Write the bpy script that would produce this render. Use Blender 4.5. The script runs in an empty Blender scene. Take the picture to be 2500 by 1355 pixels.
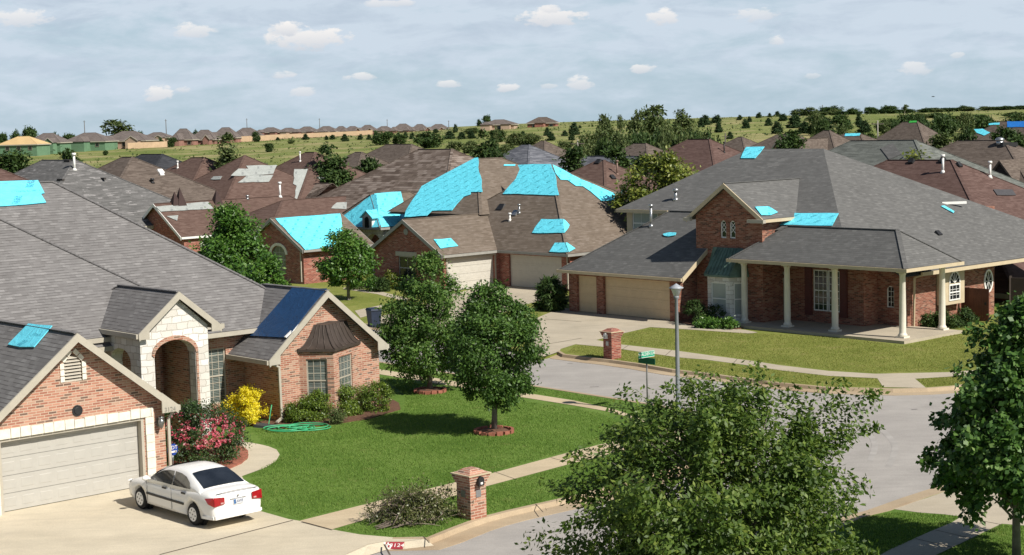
import bpy, bmesh, math, random
import numpy as np
from mathutils import Vector, Matrix
from mathutils.bvhtree import BVHTree
from mathutils.geometry import tessellate_polygon
R_ = math.radians
S = bpy.context.scene
COL = S.collection

# ------------------------------------------------------------------ camera
FPX, PW, PH, CH = 4000.0, 2500.0, 1355.0, 11.0
pitch = math.atan((677.5-297)/FPX); roll = R_(1.5)
_f = Vector((0, math.cos(pitch), -math.sin(pitch))); _r = Vector((1, 0, 0)); _u = _r.cross(_f)
_R = _r*math.cos(roll) - _u*math.sin(roll); _U = _r*math.sin(roll) + _u*math.cos(roll)
CAM = Vector((0, 0, CH))
cd = bpy.data.cameras.new('camera'); cam = bpy.data.objects.new('camera', cd); COL.objects.link(cam)
cd.sensor_width = 36; cd.lens = FPX/PW*36; cd.clip_start = .5; cd.clip_end = 20000
cam.matrix_world = Matrix(((_R.x, _U.x, -_f.x, 0), (_R.y, _U.y, -_f.y, 0), (_R.z, _U.z, -_f.z, CH), (0, 0, 0, 1)))
S.camera = cam
S.view_settings.view_transform = 'Standard'; S.view_settings.look = 'None'
S.view_settings.exposure = 0.42; S.view_settings.gamma = 1

SUN_AZ, SUN_EL = 129.0, 43.0
ld = bpy.data.lights.new('sun', 'SUN'); sun = bpy.data.objects.new('sun', ld); COL.objects.link(sun)
ld.energy = 4.6; ld.angle = R_(.5); ld.color = (1, .945, .86)
sd = Vector((math.sin(R_(SUN_AZ))*math.cos(R_(SUN_EL)), math.cos(R_(SUN_AZ))*math.cos(R_(SUN_EL)), math.sin(R_(SUN_EL))))
sun.rotation_euler = sd.to_track_quat('Z', 'Y').to_euler(); sun.location = (0, 0, 80)

def ray(px, py):
    return (_f + _R*((px-PW/2)/FPX) + _U*((PH/2-py)/FPX)).normalized()
def G(px, py, z=0.0):
    d = ray(px, py); return CAM + d*((z-CH)/d.z)
def AT(px, py, D):                      # point on the sight line at ground distance D
    d = ray(px, py); return CAM + d*(D/math.hypot(d.x, d.y))

# ------------------------------------------------------------------ sky
W = bpy.data.worlds.new('World'); S.world = W; W.use_nodes = True
nt = W.node_tree; nt.nodes.clear()
def nn(t, ty, **kw):
    n = t.nodes.new(ty)
    for k, v in kw.items():
        if k.startswith('_'): setattr(n, k[1:], v)
        else: n.inputs[int(k[1:]) if k[0] == 'i' and k[1:].isdigit() else k].default_value = v
    return n
def mth(t, op, a, b=None, c=None):
    n = t.nodes.new('ShaderNodeMath'); n.operation = op
    for i, x in enumerate((a, b, c)):
        if x is None: continue
        if isinstance(x, (int, float)): n.inputs[i].default_value = x
        else: t.links.new(x, n.inputs[i])
    return n.outputs[0]
def ramp(t, fac, stops, interp='LINEAR'):
    n = t.nodes.new('ShaderNodeValToRGB'); n.color_ramp.interpolation = interp
    e = n.color_ramp.elements
    while len(e) > 1: e.remove(e[-1])
    for i, (p, c) in enumerate(stops):
        x = e[0] if i == 0 else e.new(p)
        x.position = p; x.color = (*c, 1) if not isinstance(c, (int, float)) else (c, c, c, 1)
    t.links.new(fac, n.inputs[0]); return n.outputs[0]
def mixc(t, fac, a, b, mode='MIX'):
    n = t.nodes.new('ShaderNodeMix'); n.data_type = 'RGBA'; n.blend_type = mode
    for i, x in ((0, fac), (6, a), (7, b)):
        if isinstance(x, (int, float)): n.inputs[i].default_value = x
        elif isinstance(x, tuple): n.inputs[i].default_value = (*x, 1)
        else: t.links.new(x, n.inputs[i])
    return n.outputs[2]
SKY_K = .05
sky = nt.nodes.new('ShaderNodeTexSky'); sky.sky_type = 'NISHITA'; sky.sun_disc = False
sky.sun_elevation = R_(SUN_EL); sky.sun_rotation = R_(SUN_AZ); sky.air_density = 1.0; sky.dust_density = .6; sky.ozone_density = 1.5
tc = nt.nodes.new('ShaderNodeTexCoord'); sx = nt.nodes.new('ShaderNodeSeparateXYZ'); nt.links.new(tc.outputs['Generated'], sx.inputs[0])
azn = mth(nt, 'ARCTAN2', sx.outputs[0], sx.outputs[1]); eln = sx.outputs[2]
def cvec(ka, ke, w):
    c = nt.nodes.new('ShaderNodeCombineXYZ')
    nt.links.new(mth(nt, 'MULTIPLY', azn, ka), c.inputs[0]); nt.links.new(mth(nt, 'MULTIPLY', eln, ke), c.inputs[1]); c.inputs[2].default_value = w
    return c.outputs[0]
def noise(t, vec, scale, detail=5, rough=.55, dist=0.0):
    n = nn(t, 'ShaderNodeTexNoise', Scale=scale, Detail=detail, Roughness=rough, Distortion=dist)
    if vec is not None: t.links.new(vec, n.inputs['Vector'])
    return n.outputs[0]
st1 = noise(nt, cvec(15, 52, 0), 1.0, 6, .6, .5); st2 = noise(nt, cvec(52, 150, 3), 1.0, 5, .6)
st3 = noise(nt, cvec(5, 26, 7), 1.0, 3, .5)
stk = mth(nt, 'ADD', mth(nt, 'ADD', mth(nt, 'MULTIPLY', st1, .65), mth(nt, 'MULTIPLY', st2, .3)), mth(nt, 'MULTIPLY', st3, .5))
hi = mth(nt, 'MULTIPLY', eln, 14.0); hi.node.use_clamp = True
# clear air behind the clouds: the physical sky, paler towards the ground
veil = ramp(nt, mth(nt, 'MULTIPLY', stk, mth(nt, 'ADD', mth(nt, 'MULTIPLY', hi, .32), .80)), [(.46, 0), (.60, .4), (.76, 1.0)])
base = mixc(nt, .8, sky.outputs[0], (.33/SKY_K, .455/SKY_K, .545/SKY_K))
skyc = mixc(nt, veil, base, (.46/SKY_K, .53/SKY_K, .605/SKY_K))
dk = ramp(nt, noise(nt, cvec(17, 66, 11), 1.0, 6, .6, .4), [(.5, 0), (.68, .7)])
skyc = mixc(nt, mth(nt, 'MULTIPLY', dk, hi), skyc, (.335/SKY_K, .405/SKY_K, .49/SKY_K))
pn = noise(nt, cvec(110, 230, 5), 1.0, 5, .6)
for (px, py, w, h, k) in [(750, 92, 125, 34, .9), (700, 70, 50, 22, .8), (50, 45, 85, 26, .6), (470, 75, 62, 22, .6), (1345, 42, 100, 28, .75), (1620, 42, 48, 26, .7), (1845, 35, 70, 20, .45),
        (388, 228, 46, 24, .7), (445, 218, 26, 10, .5), (880, 188, 50, 12, .55), (742, 222, 38, 18, .5), (692, 183, 40, 12, .5), (1096, 205, 42, 12, .55),
        (1237, 214, 44, 13, .65), (1415, 202, 42, 22, .6), (1572, 168, 40, 15, .6), (1893, 99, 24, 16, .5), (2235, 168, 48, 20, .45), (945, 8, 90, 12, .5), (2335, 135, 22, 10, .4), (1345, 22, 30, 14, .6), (1340, 210, 30, 9, .35), (1980, 185, 30, 10, .3)]:
    d = ray(px, py); a0 = math.atan2(d.x, d.y); z0 = d.z
    dx = mth(nt, 'DIVIDE', mth(nt, 'SUBTRACT', azn, a0), w/FPX); dz = mth(nt, 'DIVIDE', mth(nt, 'SUBTRACT', eln, z0), h/FPX)
    r2 = mth(nt, 'ADD', mth(nt, 'MULTIPLY', dx, dx), mth(nt, 'MULTIPLY', dz, dz))
    m = mth(nt, 'SUBTRACT', mth(nt, 'ADD', mth(nt, 'MULTIPLY', pn, 2.6), -.55), r2)
    m = ramp(nt, m, [(.05, 0), (.5, min(1, k*1.25))])
    up = mth(nt, 'MULTIPLY_ADD', dz, .5, .55); up.node.use_clamp = True
    skyc = mixc(nt, m, skyc, mixc(nt, up, (.44/SKY_K, .475/SKY_K, .53/SKY_K), (.74/SKY_K, .715/SKY_K, .69/SKY_K)))
low = mth(nt, 'MULTIPLY_ADD', eln, -9.0, 1.9); low.node.use_clamp = True      # the bright cloud sheet thins out overhead
skyc = mixc(nt, low, sky.outputs[0], skyc)
bg = nt.nodes.new('ShaderNodeBackground'); bg.inputs[1].default_value = SKY_K
wo = nt.nodes.new('ShaderNodeOutputWorld'); nt.links.new(skyc, bg.inputs[0]); nt.links.new(bg.outputs[0], wo.inputs[0])

# ------------------------------------------------------------------ mesh helpers
class MB:
    def __init__(s): s.v = []; s.f = []; s.m = []; s.sm = []; s.cur = 0; s.smooth = False
    def poly(s, pts, sm=None):
        n = len(s.v); s.v += [tuple(p) for p in pts]; s.f.append(tuple(range(n, n+len(pts)))); s.m.append(s.cur); s.sm.append(s.smooth if sm is None else sm)
    def face(s, idx): s.f.append(tuple(idx)); s.m.append(s.cur); s.sm.append(s.smooth)
    def box(s, x0, x1, y0, y1, z0, z1):
        s.hexa([(x0, y0, z0), (x1, y0, z0), (x1, y1, z0), (x0, y1, z0)], [(x0, y0, z1), (x1, y0, z1), (x1, y1, z1), (x0, y1, z1)])
    def hexa(s, b, t):
        n = len(s.v); k = len(b); s.v += [tuple(p) for p in b]+[tuple(p) for p in t]
        s.face([n+i for i in reversed(range(k))]); s.face([n+k+i for i in range(k)])
        for i in range(k): j = (i+1) % k; s.face((n+i, n+j, n+k+j, n+k+i))
    def prism(s, pts, dvec):                       # polygon extruded along dvec
        d = Vector(dvec); s.hexa([tuple(p) for p in pts], [tuple(Vector(p)+d) for p in pts])
    def obox(s, p, q, w, h, up=(0, 0, 1)):         # bar from p to q, w wide, h high, centred
        p = Vector(p); q = Vector(q); d = (q-p).normalized(); U = Vector(up); L = d.cross(U)
        if L.length < 1e-5: L = d.cross(Vector((0, 1, 0)))
        L.normalize(); U = L.cross(d); o = [L*(-w/2)-U*(h/2), L*(w/2)-U*(h/2), L*(w/2)+U*(h/2), L*(-w/2)+U*(h/2)]
        s.hexa([p+x for x in o], [q+x for x in o])
    def tube(s, pts, rad, seg=8, cap=True):
        pts = [Vector(p) for p in pts]; n0 = len(s.v); k = len(pts)
        if isinstance(rad, (int, float)): rad = [rad]*k
        ref = Vector((.31, .17, .93)); old = s.smooth; s.smooth = True
        for i, p in enumerate(pts):
            d = (pts[min(i+1, k-1)]-pts[max(i-1, 0)])
            if d.length < 1e-9: d = Vector((0, 0, 1))
            d.normalize()
            a = d.cross(ref if abs(d.dot(ref)) < .95 else Vector((1, 0, 0))).normalized(); b = d.cross(a)
            for j in range(seg):
                t = 2*math.pi*j/seg; s.v.append(tuple(p+(a*math.cos(t)+b*math.sin(t))*rad[i]))
        for i in range(k-1):
            for j in range(seg):
                j2 = (j+1) % seg; s.face((n0+i*seg+j, n0+i*seg+j2, n0+(i+1)*seg+j2, n0+(i+1)*seg+j))
        s.smooth = False
        if cap: s.face([n0+j for j in reversed(range(seg))]); s.face([n0+(k-1)*seg+j for j in range(seg)])
        s.smooth = old
    def lathe(s, prof, c=(0, 0, 0), seg=20):
        s.tube([(c[0], c[1], c[2]+z) for r, z in prof], [max(r, .001) for r, z in prof], seg)
    def ball(s, c, rx, ry, rz, nu=12, nv=8):
        n0 = len(s.v); old = s.smooth; s.smooth = True
        for i in range(nv+1):
            ph = math.pi*i/nv
            for j in range(nu):
                th = 2*math.pi*j/nu; s.v.append((c[0]+rx*math.sin(ph)*math.cos(th), c[1]+ry*math.sin(ph)*math.sin(th), c[2]+rz*math.cos(ph)))
        for i in range(nv):
            for j in range(nu):
                j2 = (j+1) % nu; s.face((n0+i*nu+j, n0+(i+1)*nu+j, n0+(i+1)*nu+j2, n0+i*nu+j2))
        s.smooth = old
    def bvh(s): return BVHTree.FromPolygons([Vector(v) for v in s.v], s.f)
    def build(s, name, mats, parent=None, recalc=False, loc=None):
        me = bpy.data.meshes.new(name)
        vs = s.v
        if loc is not None: vs = [(x-loc[0], y-loc[1], z-loc[2]) for x, y, z in s.v]
        me.from_pydata(vs, [], s.f)
        if recalc:
            b = bmesh.new(); b.from_mesh(me); bmesh.ops.recalc_face_normals(b, faces=b.faces); b.to_mesh(me); b.free()
        if not isinstance(mats, (list, tuple)): mats = [mats]
        for m in mats: me.materials.append(m)
        me.polygons.foreach_set('material_index', s.m); me.polygons.foreach_set('use_smooth', s.sm)
        uv = me.uv_layers.new(name='UVMap'); data = np.zeros((len(me.loops), 2), np.float32)
        V = vs
        for p in me.polygons:
            n = p.normal
            if abs(n.z) > .985: ax = Vector((1, 0, 0)); ay = Vector((0, 1, 0))
            else: ax = Vector((0, 0, 1)).cross(n).normalized(); ay = n.cross(ax)
            for li, vi in zip(p.loop_indices, p.vertices):
                q = Vector(V[vi]); data[li] = (q.dot(ax), q.dot(ay))
        uv.data.foreach_set('uv', data.ravel())
        me.update()
        o = bpy.data.objects.new(name, me); COL.objects.link(o)
        if parent is not None: o.parent = parent
        if loc is not None: o.location = loc
        return o
def tag(o, label=None, cat=None, group=None, kind=None):
    if label: o['label'] = label
    if cat: o['category'] = cat
    if group: o['group'] = group
    if kind: o['kind'] = kind
    return o
def thing(name, label, cat, loc=(0, 0, 0), rz=0.0, group=None):
    o = bpy.data.objects.new(name, None); COL.objects.link(o); o.location = loc; o.rotation_euler = (0, 0, rz); o.empty_display_size = .3
    return tag(o, label, cat, group)
def copy_tree(o, loc, rz, sc=1.0, label=None, group=None):
    c = o.copy(); COL.objects.link(c); c.location = loc; c.rotation_euler = (0, 0, rz); c.scale = (sc,)*3 if isinstance(sc, (int, float)) else sc
    if label: c['label'] = label
    if group: c['group'] = group
    for ch in list(o.children):
        d = ch.copy(); COL.objects.link(d); d.parent = c
        for g in list(ch.children):
            e = g.copy(); COL.objects.link(e); e.parent = d
    return c
def text_mb(mb, body, size, M4, extr=.004, align='CENTER'):
    cu = bpy.data.curves.new('t', 'FONT'); cu.body = body; cu.size = size; cu.extrude = extr; cu.align_x = align; cu.align_y = 'CENTER'; cu.resolution_u = 3
    ob = bpy.data.objects.new('t', cu); COL.objects.link(ob)
    me = bpy.data.meshes.new_from_object(ob.evaluated_get(bpy.context.evaluated_depsgraph_get()))
    n = len(mb.v); mb.v += [tuple(M4 @ v.co) for v in me.vertices]
    for p in me.polygons: mb.face([n+i for i in p.vertices])
    bpy.data.objects.remove(ob); bpy.data.curves.remove(cu); bpy.data.meshes.remove(me)
def basis(o, x, y):                      # 4x4 with x,y axes at o
    x = Vector(x).normalized(); y = Vector(y).normalized(); z = x.cross(y)
    return Matrix(((x.x, y.x, z.x, o[0]), (x.y, y.y, z.y, o[1]), (x.z, y.z, z.z, o[2]), (0, 0, 0, 1)))

# ------------------------------------------------------------------ materials
MATS = {}
def newmat(name):
    m = bpy.data.materials.new(name); m.use_nodes = True; t = m.node_tree; b = t.nodes['Principled BSDF']; return m, t, b
def uvn(t): return t.nodes.new('ShaderNodeUVMap').outputs[0]
def objc(t): return t.nodes.new('ShaderNodeTexCoord').outputs['Object']
def mapv(t, vec, sc, loc=(0, 0, 0)):
    n = t.nodes.new('ShaderNodeMapping'); n.inputs['Scale'].default_value = sc; n.inputs['Location'].default_value = loc; t.links.new(vec, n.inputs[0]); return n.outputs[0]
def bump(t, b, h, strength=.3, dist=.02):
    n = nn(t, 'ShaderNodeBump', Strength=strength, Distance=dist); t.links.new(h, n.inputs['Height']); t.links.new(n.outputs[0], b.inputs['Normal'])
def plain(name, col, rough=.6, var=.12, scale=3.0, metal=0.0, bmp=0.0, spec=.4):
    if name in MATS: return MATS[name]
    m, t, b = newmat(name); oc = objc(t)
    n1 = noise(t, oc, scale, 4, .6)
    lo = tuple(c*(1-var) for c in col); hi_ = tuple(min(1, c*(1+var)) for c in col)
    t.links.new(ramp(t, n1, [(.3, lo), (.7, hi_)]), b.inputs['Base Color'])
    b.inputs['Roughness'].default_value = rough; b.inputs['Metallic'].default_value = metal; b.inputs['Specular IOR Level'].default_value = spec
    if bmp: bump(t, b, noise(t, oc, scale*14, 3), bmp, .01)
    MATS[name] = m; return m
def bricktex(t, vec, w, h, mortar, off=.5):
    n = nn(t, 'ShaderNodeTexBrick', Scale=1.0); n.offset = off; n.squash = 1
    n.inputs['Color1'].default_value = (0, 0, 0, 1); n.inputs['Color2'].default_value = (1, 1, 1, 1); n.inputs['Mortar'].default_value = (.5, .5, .5, 1)
    n.inputs['Mortar Size'].default_value = mortar; n.inputs['Mortar Smooth'].default_value = .1
    n.inputs['Brick Width'].default_value = w; n.inputs['Row Height'].default_value = h
    t.links.new(vec, n.inputs['Vector']); return n
def brick_mat(name, stops, mortar_col, w=.26, h=.078, mort=.011):
    m, t, b = newmat(name); u = uvn(t)
    if name == 'white_stone':
        wb = nn(t, 'ShaderNodeTexNoise', Scale=2.2, Detail=3.0); t.links.new(u, wb.inputs[0]); q = t.nodes.new('ShaderNodeVectorMath'); q.operation = 'MULTIPLY_ADD'; t.links.new(wb.outputs['Color'], q.inputs[0]); q.inputs[1].default_value = (.34, .2, 0); t.links.new(u, q.inputs[2]); u = q.outputs[0]
    br = bricktex(t, u, w, h, mort)
    sx_ = t.nodes.new('ShaderNodeSeparateColor'); t.links.new(br.outputs[0], sx_.inputs[0])
    c = ramp(t, sx_.outputs[0], stops, 'CONSTANT')
    big = noise(t, objc(t), .9, 3, .6)
    c = mixc(t, mth(t, 'MULTIPLY', ramp(t, big, [(.35, 0), (.7, 1)]), .35), c, mixc(t, .5, c, mortar_col))
    fine = noise(t, objc(t), 60, 2); c = mixc(t, .25, c, mixc(t, 1.0, c, ramp(t, fine, [(.3, .5), (.7, 1.0)]), 'MULTIPLY'))
    c = mixc(t, br.outputs['Fac'], c, mortar_col)
    t.links.new(c, b.inputs['Base Color']); b.inputs['Roughness'].default_value = .85; b.inputs['Specular IOR Level'].default_value = .2
    bump(t, b, mth(t, 'SUBTRACT', 1.0, br.outputs['Fac']), .5, .012)
    MATS[name] = m; return m
def shingle_mat(name, stops, w=.32, h=.145, line=.35, line_col=None, patch=.25):
    m, t, b = newmat(name); u = uvn(t)
    wob = nn(t, 'ShaderNodeTexNoise', Scale=.7, Detail=2.0); t.links.new(u, wob.inputs[0])
    uu = t.nodes.new('ShaderNodeVectorMath'); uu.operation = 'MULTIPLY_ADD'; t.links.new(wob.outputs['Color'], uu.inputs[0]); uu.inputs[1].default_value = (.05, .04, 0); t.links.new(u, uu.inputs[2])
    br = bricktex(t, uu.outputs[0], w, h, .004)
    s1 = t.nodes.new('ShaderNodeSeparateColor'); t.links.new(br.outputs[0], s1.inputs[0])
    br2 = bricktex(t, mapv(t, uu.outputs[0], (1, 1, 1), (.11, .0, 0)), w*1.25, h, .0, .37)
    s2 = t.nodes.new('ShaderNodeSeparateColor'); t.links.new(br2.outputs[0], s2.inputs[0])
    r = mth(t, 'ADD', mth(t, 'MULTIPLY', s1.outputs[0], .6), mth(t, 'MULTIPLY', s2.outputs[0], .4))
    c = ramp(t, r, stops)
    # butt-edge line at the foot of some tabs
    sv = t.nodes.new('ShaderNodeSeparateXYZ'); t.links.new(uu.outputs[0], sv.inputs[0])
    fr = mth(t, 'FRACT', mth(t, 'DIVIDE', sv.outputs[1], h))
    edge = mth(t, 'LESS_THAN', fr, .2)
    keep = mth(t, 'GREATER_THAN', s2.outputs[0], .42)
    lf = mth(t, 'MULTIPLY', mth(t, 'MULTIPLY', edge, mth(t, 'MULTIPLY_ADD', keep, .7, .3)), line)
    dark = line_col or tuple(x*.35 for x in stops[0][1])
    c = mixc(t, lf, c, dark)
    big = noise(t, mapv(t, uvn(t), (1, .45, 1)), .55, 5, .65, .6); c = mixc(t, patch+.14, c, mixc(t, 1.0, c, ramp(t, big, [(.3, .55), (.75, 1.25)]), 'MULTIPLY'))
    t.links.new(c, b.inputs['Base Color']); b.inputs['Roughness'].default_value = .9; b.inputs['Specular IOR Level'].default_value = .2
    bump(t, b, fr, .35, .02)
    MATS[name] = m; return m
def leaf_mat(name, cols, trans=.25, rough=.42, spec=.5):
    m, t, b = newmat(name); g = t.nodes.new('ShaderNodeNewGeometry'); oi = t.nodes.new('ShaderNodeObjectInfo')
    n1 = noise(t, objc(t), .9, 3)
    k = mth(t, 'ADD', mth(t, 'MULTIPLY', g.outputs['Random Per Island'], .55), mth(t, 'MULTIPLY', n1, .45))
    k = mth(t, 'ADD', k, mth(t, 'MULTIPLY_ADD', oi.outputs['Random'], .14, -.07))
    c = ramp(t, k, cols); t.links.new(c, b.inputs['Base Color']); b.inputs['Roughness'].default_value = rough; b.inputs['Specular IOR Level'].default_value = spec
    tr = t.nodes.new('ShaderNodeBsdfTranslucent'); t.links.new(mixc(t, .5, c, mixc(t, 1.0, c, (1.5, 1.6, .5), 'MULTIPLY')), tr.inputs[0])
    mx = t.nodes.new('ShaderNodeMixShader'); mx.inputs[0].default_value = trans
    t.links.new(b.outputs[0], mx.inputs[1]); t.links.new(tr.outputs[0], mx.inputs[2]); t.links.new(mx.outputs[0], t.nodes['Material Output'].inputs[0])
    MATS[name] = m; return m
def ground_mat(name, cols, blotch=None, fine=30.0, bmp=.3, rough=.95, scale=.35):
    m, t, b = newmat(name); oc = objc(t)
    n1 = noise(t, oc, scale, 5, .6); n2 = noise(t, oc, fine, 3, .7); n3 = noise(t, oc, 2.3, 4, .6)
    k = mth(t, 'ADD', mth(t, 'ADD', mth(t, 'MULTIPLY', n1, .45), mth(t, 'MULTIPLY', n2, .3)), mth(t, 'MULTIPLY', n3, .25))
    c = ramp(t, k, cols)
    if blotch: c = mixc(t, ramp(t, noise(t, oc, blotch[1], 4, .65, .5), [(blotch[2], 0), (blotch[2]+.12, blotch[3])]), c, blotch[0])
    t.links.new(c, b.inputs['Base Color']); b.inputs['Roughness'].default_value = rough; b.inputs['Specular IOR Level'].default_value = .15
    if bmp: bump(t, b, n2, bmp, .04)
    MATS[name] = m; return m
def concrete_mat(name, col, stain=(.5, .38, .22), amt=.3, crack=True):
    m, t, b = newmat(name); oc = objc(t)
    n1 = noise(t, oc, .5, 6, .65); n2 = noise(t, oc, 25, 3, .7)
    c = ramp(t, n1, [(.3, tuple(x*.86 for x in col)), (.7, tuple(min(1, x*1.08) for x in col))])
    c = mixc(t, mth(t, 'MULTIPLY', ramp(t, noise(t, oc, .22, 5, .6, .6), [(.5, 0), (.72, 1)]), amt), c, stain)
    c = mixc(t, .3, c, mixc(t, 1.0, c, ramp(t, n2, [(.3, .45), (.7, 1.15)]), 'MULTIPLY'))
    n3 = noise(t, mapv(t, oc, (.35, 1.6, 1)), 1.1, 6, .7, 1.2); c = mixc(t, .35, c, mixc(t, 1.0, c, ramp(t, n3, [(.35, .78), (.6, 1.06)]), 'MULTIPLY'))
    if crack:
        v = nn(t, 'ShaderNodeTexVoronoi', Scale=.16); v.feature = 'DISTANCE_TO_EDGE'
        w = nn(t, 'ShaderNodeTexNoise', Scale=1.2, Detail=5.0); t.links.new(oc, w.inputs[0])
        ad = t.nodes.new('ShaderNodeVectorMath'); ad.operation = 'MULTIPLY_ADD'; t.links.new(w.outputs['Color'], ad.inputs[0]); ad.inputs[1].default_value = (.9, .9, 0); t.links.new(oc, ad.inputs[2])
        t.links.new(ad.outputs[0], v.inputs[0])
        c = mixc(t, mth(t, 'MULTIPLY', mth(t, 'LESS_THAN', v.outputs[0], .0035), .35), c, tuple(x*.45 for x in col))
    t.links.new(c, b.inputs['Base Color']); b.inputs['Roughness'].default_value = .85; b.inputs['Specular IOR Level'].default_value = .25
    bump(t, b, n2, .15, .01); MATS[name] = m; return m
def tarp_mat(name, col, ink, mark=True, rough=.45, pw=1.15, ph=.55):
    m, t, b = newmat(name); u = uvn(t); oc = objc(t)
    wr = noise(t, oc, 1.8, 5, .65, 1.6)
    c = ramp(t, wr, [(.3, tuple(x*.84 for x in col)), (.7, tuple(min(1, x*1.08) for x in col))])
    if mark:                                     # rows of slanted printed marks and a thin line of small print
        sv = t.nodes.new('ShaderNodeSeparateXYZ'); t.links.new(u, sv.inputs[0]); U_, V_ = sv.outputs[0], sv.outputs[1]
        row = mth(t, 'FLOOR', mth(t, 'DIVIDE', V_, ph)); fv = mth(t, 'FRACT', mth(t, 'DIVIDE', V_, ph))
        fu = mth(t, 'FRACT', mth(t, 'ADD', mth(t, 'DIVIDE', U_, pw), mth(t, 'MULTIPLY', row, .5)))
        sl = mth(t, 'ADD', fu, mth(t, 'MULTIPLY', fv, -.35))
        a = mth(t, 'MULTIPLY', mth(t, 'LESS_THAN', mth(t, 'ABSOLUTE', mth(t, 'SUBTRACT', sl, .25)), .085), mth(t, 'LESS_THAN', mth(t, 'ABSOLUTE', mth(t, 'SUBTRACT', fv, .55)), .24))
        brk = mth(t, 'GREATER_THAN', noise(t, mapv(t, u, (14, 26, 1)), 1.0, 2), .47)
        a = mth(t, 'MULTIPLY', a, brk)
        l = mth(t, 'MULTIPLY', mth(t, 'LESS_THAN', mth(t, 'ABSOLUTE', mth(t, 'SUBTRACT', fv, .08)), .05), mth(t, 'LESS_THAN', fu, .55))
        l = mth(t, 'MULTIPLY', l, mth(t, 'GREATER_THAN', noise(t, mapv(t, u, (22, 4, 1)), 1.0, 1), .45))
        c = mixc(t, mth(t, 'MINIMUM', mth(t, 'ADD', mth(t, 'MULTIPLY', a, .8), mth(t, 'MULTIPLY', l, .5)), 1.0), c, ink)
    t.links.new(c, b.inputs['Base Color']); b.inputs['Roughness'].default_value = rough; b.inputs['Specular IOR Level'].default_value = .3
    bump(t, b, wr, .6, .1); MATS[name] = m; return m

BRICK_L = brick_mat('brick_rose', [(0, (.33, .13, .085)), (.2, (.42, .19, .125)), (.42, (.5, .25, .17)), (.6, (.36, .15, .1)), (.72, (.2, .12, .085)), (.8, (.14, .085, .065)), (.86, (.46, .28, .2))], (.5, .38, .29))
BRICK_R = brick_mat('brick_brown', [(0, (.2, .06, .036)), (.2, (.27, .088, .055)), (.42, (.34, .14, .09)), (.6, (.21, .065, .04)), (.74, (.1, .042, .03)), (.84, (.36, .19, .13))], (.3, .19, .14))
BRICK_M = brick_mat('brick_red', [(0, (.24, .055, .04)), (.25, (.31, .08, .055)), (.5, (.37, .12, .085)), (.7, (.17, .045, .035)), (.85, (.4, .2, .15))], (.34, .22, .17))
BRICK_T = brick_mat('brick_tan', [(0, (.42, .28, .18)), (.4, (.5, .36, .24)), (.7, (.36, .22, .14))], (.5, .42, .32))
STONE = brick_mat('white_stone', [(0, (.7, .68, .62)), (.3, (.76, .74, .69)), (.6, (.64, .61, .55)), (.8, (.8, .79, .75))], (.44, .41, .36), .42, .24, .014)
SH_L = shingle_mat('shingle_warm_grey', [(.05, (.15, .143, .14)), (.45, (.177, .17, .167)), (.7, (.194, .187, .183)), (.95, (.235, .227, .222))], .26, .15, .7, (.05, .045, .044), .12)
SH_R = shingle_mat('shingle_cool_grey', [(.05, (.108, .107, .103)), (.45, (.124, .123, .119)), (.7, (.136, .135, .13)), (.95, (.166, .164, .158))], .28, .15, .4, (.05, .05, .048), .1)
SH_M = shingle_mat('shingle_tan_brown', [(.05, (.13, .102, .078)), (.45, (.158, .126, .098)), (.65, (.176, .142, .112)), (.95, (.21, .172, .14))], .34, .15, .45, (.06, .045, .035), .12)
SH_BB = shingle_mat('shingle_brown', [(.1, (.098, .06, .048)), (.5, (.122, .078, .063)), (.9, (.148, .098, .08))], .34, .15, .3, None, .12)
SH_GL = shingle_mat('shingle_speckled_grey', [(.1, (.105, .103, .1)), (.5, (.138, .135, .131)), (.8, (.165, .161, .157)), (.95, (.27, .26, .255))], .5, .15, .25)
SH_TAU = shingle_mat('shingle_taupe', [(.1, (.09, .07, .057)), (.5, (.122, .097, .08)), (.9, (.155, .125, .104))], .34, .15, .3, None, .12)
SH_MOT = shingle_mat('shingle_mottled', [(.1, (.095, .07, .055)), (.4, (.14, .108, .088)), (.6, (.19, .15, .125)), (.9, (.26, .215, .185))], .6, .3, .6, None, .1)
SH_RED = shingle_mat('shingle_red_brown', [(.1, (.092, .055, .046)), (.5, (.115, .071, .06)), (.9, (.142, .091, .078))], .34, .15, .3, None, .12)
SH_BLU = shingle_mat('shingle_blue_grey', [(.1, (.09, .095, .11)), (.5, (.13, .136, .155)), (.9, (.19, .195, .215))], .7, .2, .5)
SH_SLT = shingle_mat('shingle_slate', [(.1, (.03, .032, .037)), (.9, (.055, .057, .063))], .4, .15, .2)
SH_GRN = shingle_mat('shingle_green_grey', [(.1, (.1, .108, .097)), (.5, (.135, .145, .131)), (.9, (.175, .186, .168))], .5, .16, .25)
SH_FAR = shingle_mat('shingle_far_taupe', [(.1, (.128, .106, .096)), (.9, (.172, .146, .133))], .8, .3, .2)
CREAM = plain('cream_trim', (.42, .385, .315), .55, .08)
TANTRIM = plain('tan_trim', (.52, .43, .29), .55, .07)
DKTRIM = plain('brown_trim', (.13, .1, .08), .55, .1)
GRTRIM = plain('grey_trim', (.3, .29, .26), .5, .1)
WHITE = plain('white_paint', (.78, .77, .73), .45, .05)
GAR_L = plain('cream_door', (.42, .405, .365), .5, .04)
GAR_R = plain('tan_door', (.6, .46, .29), .55, .05)
GAR_M = plain('ivory_door', (.5, .475, .415), .55, .05)
METAL = plain('galvanised', (.42, .43, .43), .35, .12, 8, .8)
GREYPOST = plain('grey_post', (.2, .215, .225), .5, .1, 4)
BLACK = plain('black_plastic', (.02, .02, .021), .5, .2)
DKMETAL = plain('bronze_metal', (.075, .058, .048), .5, .2, 3, .3)
COPPER = plain('green_copper', (.1, .16, .13), .55, .35, 2.5, .2)
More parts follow.
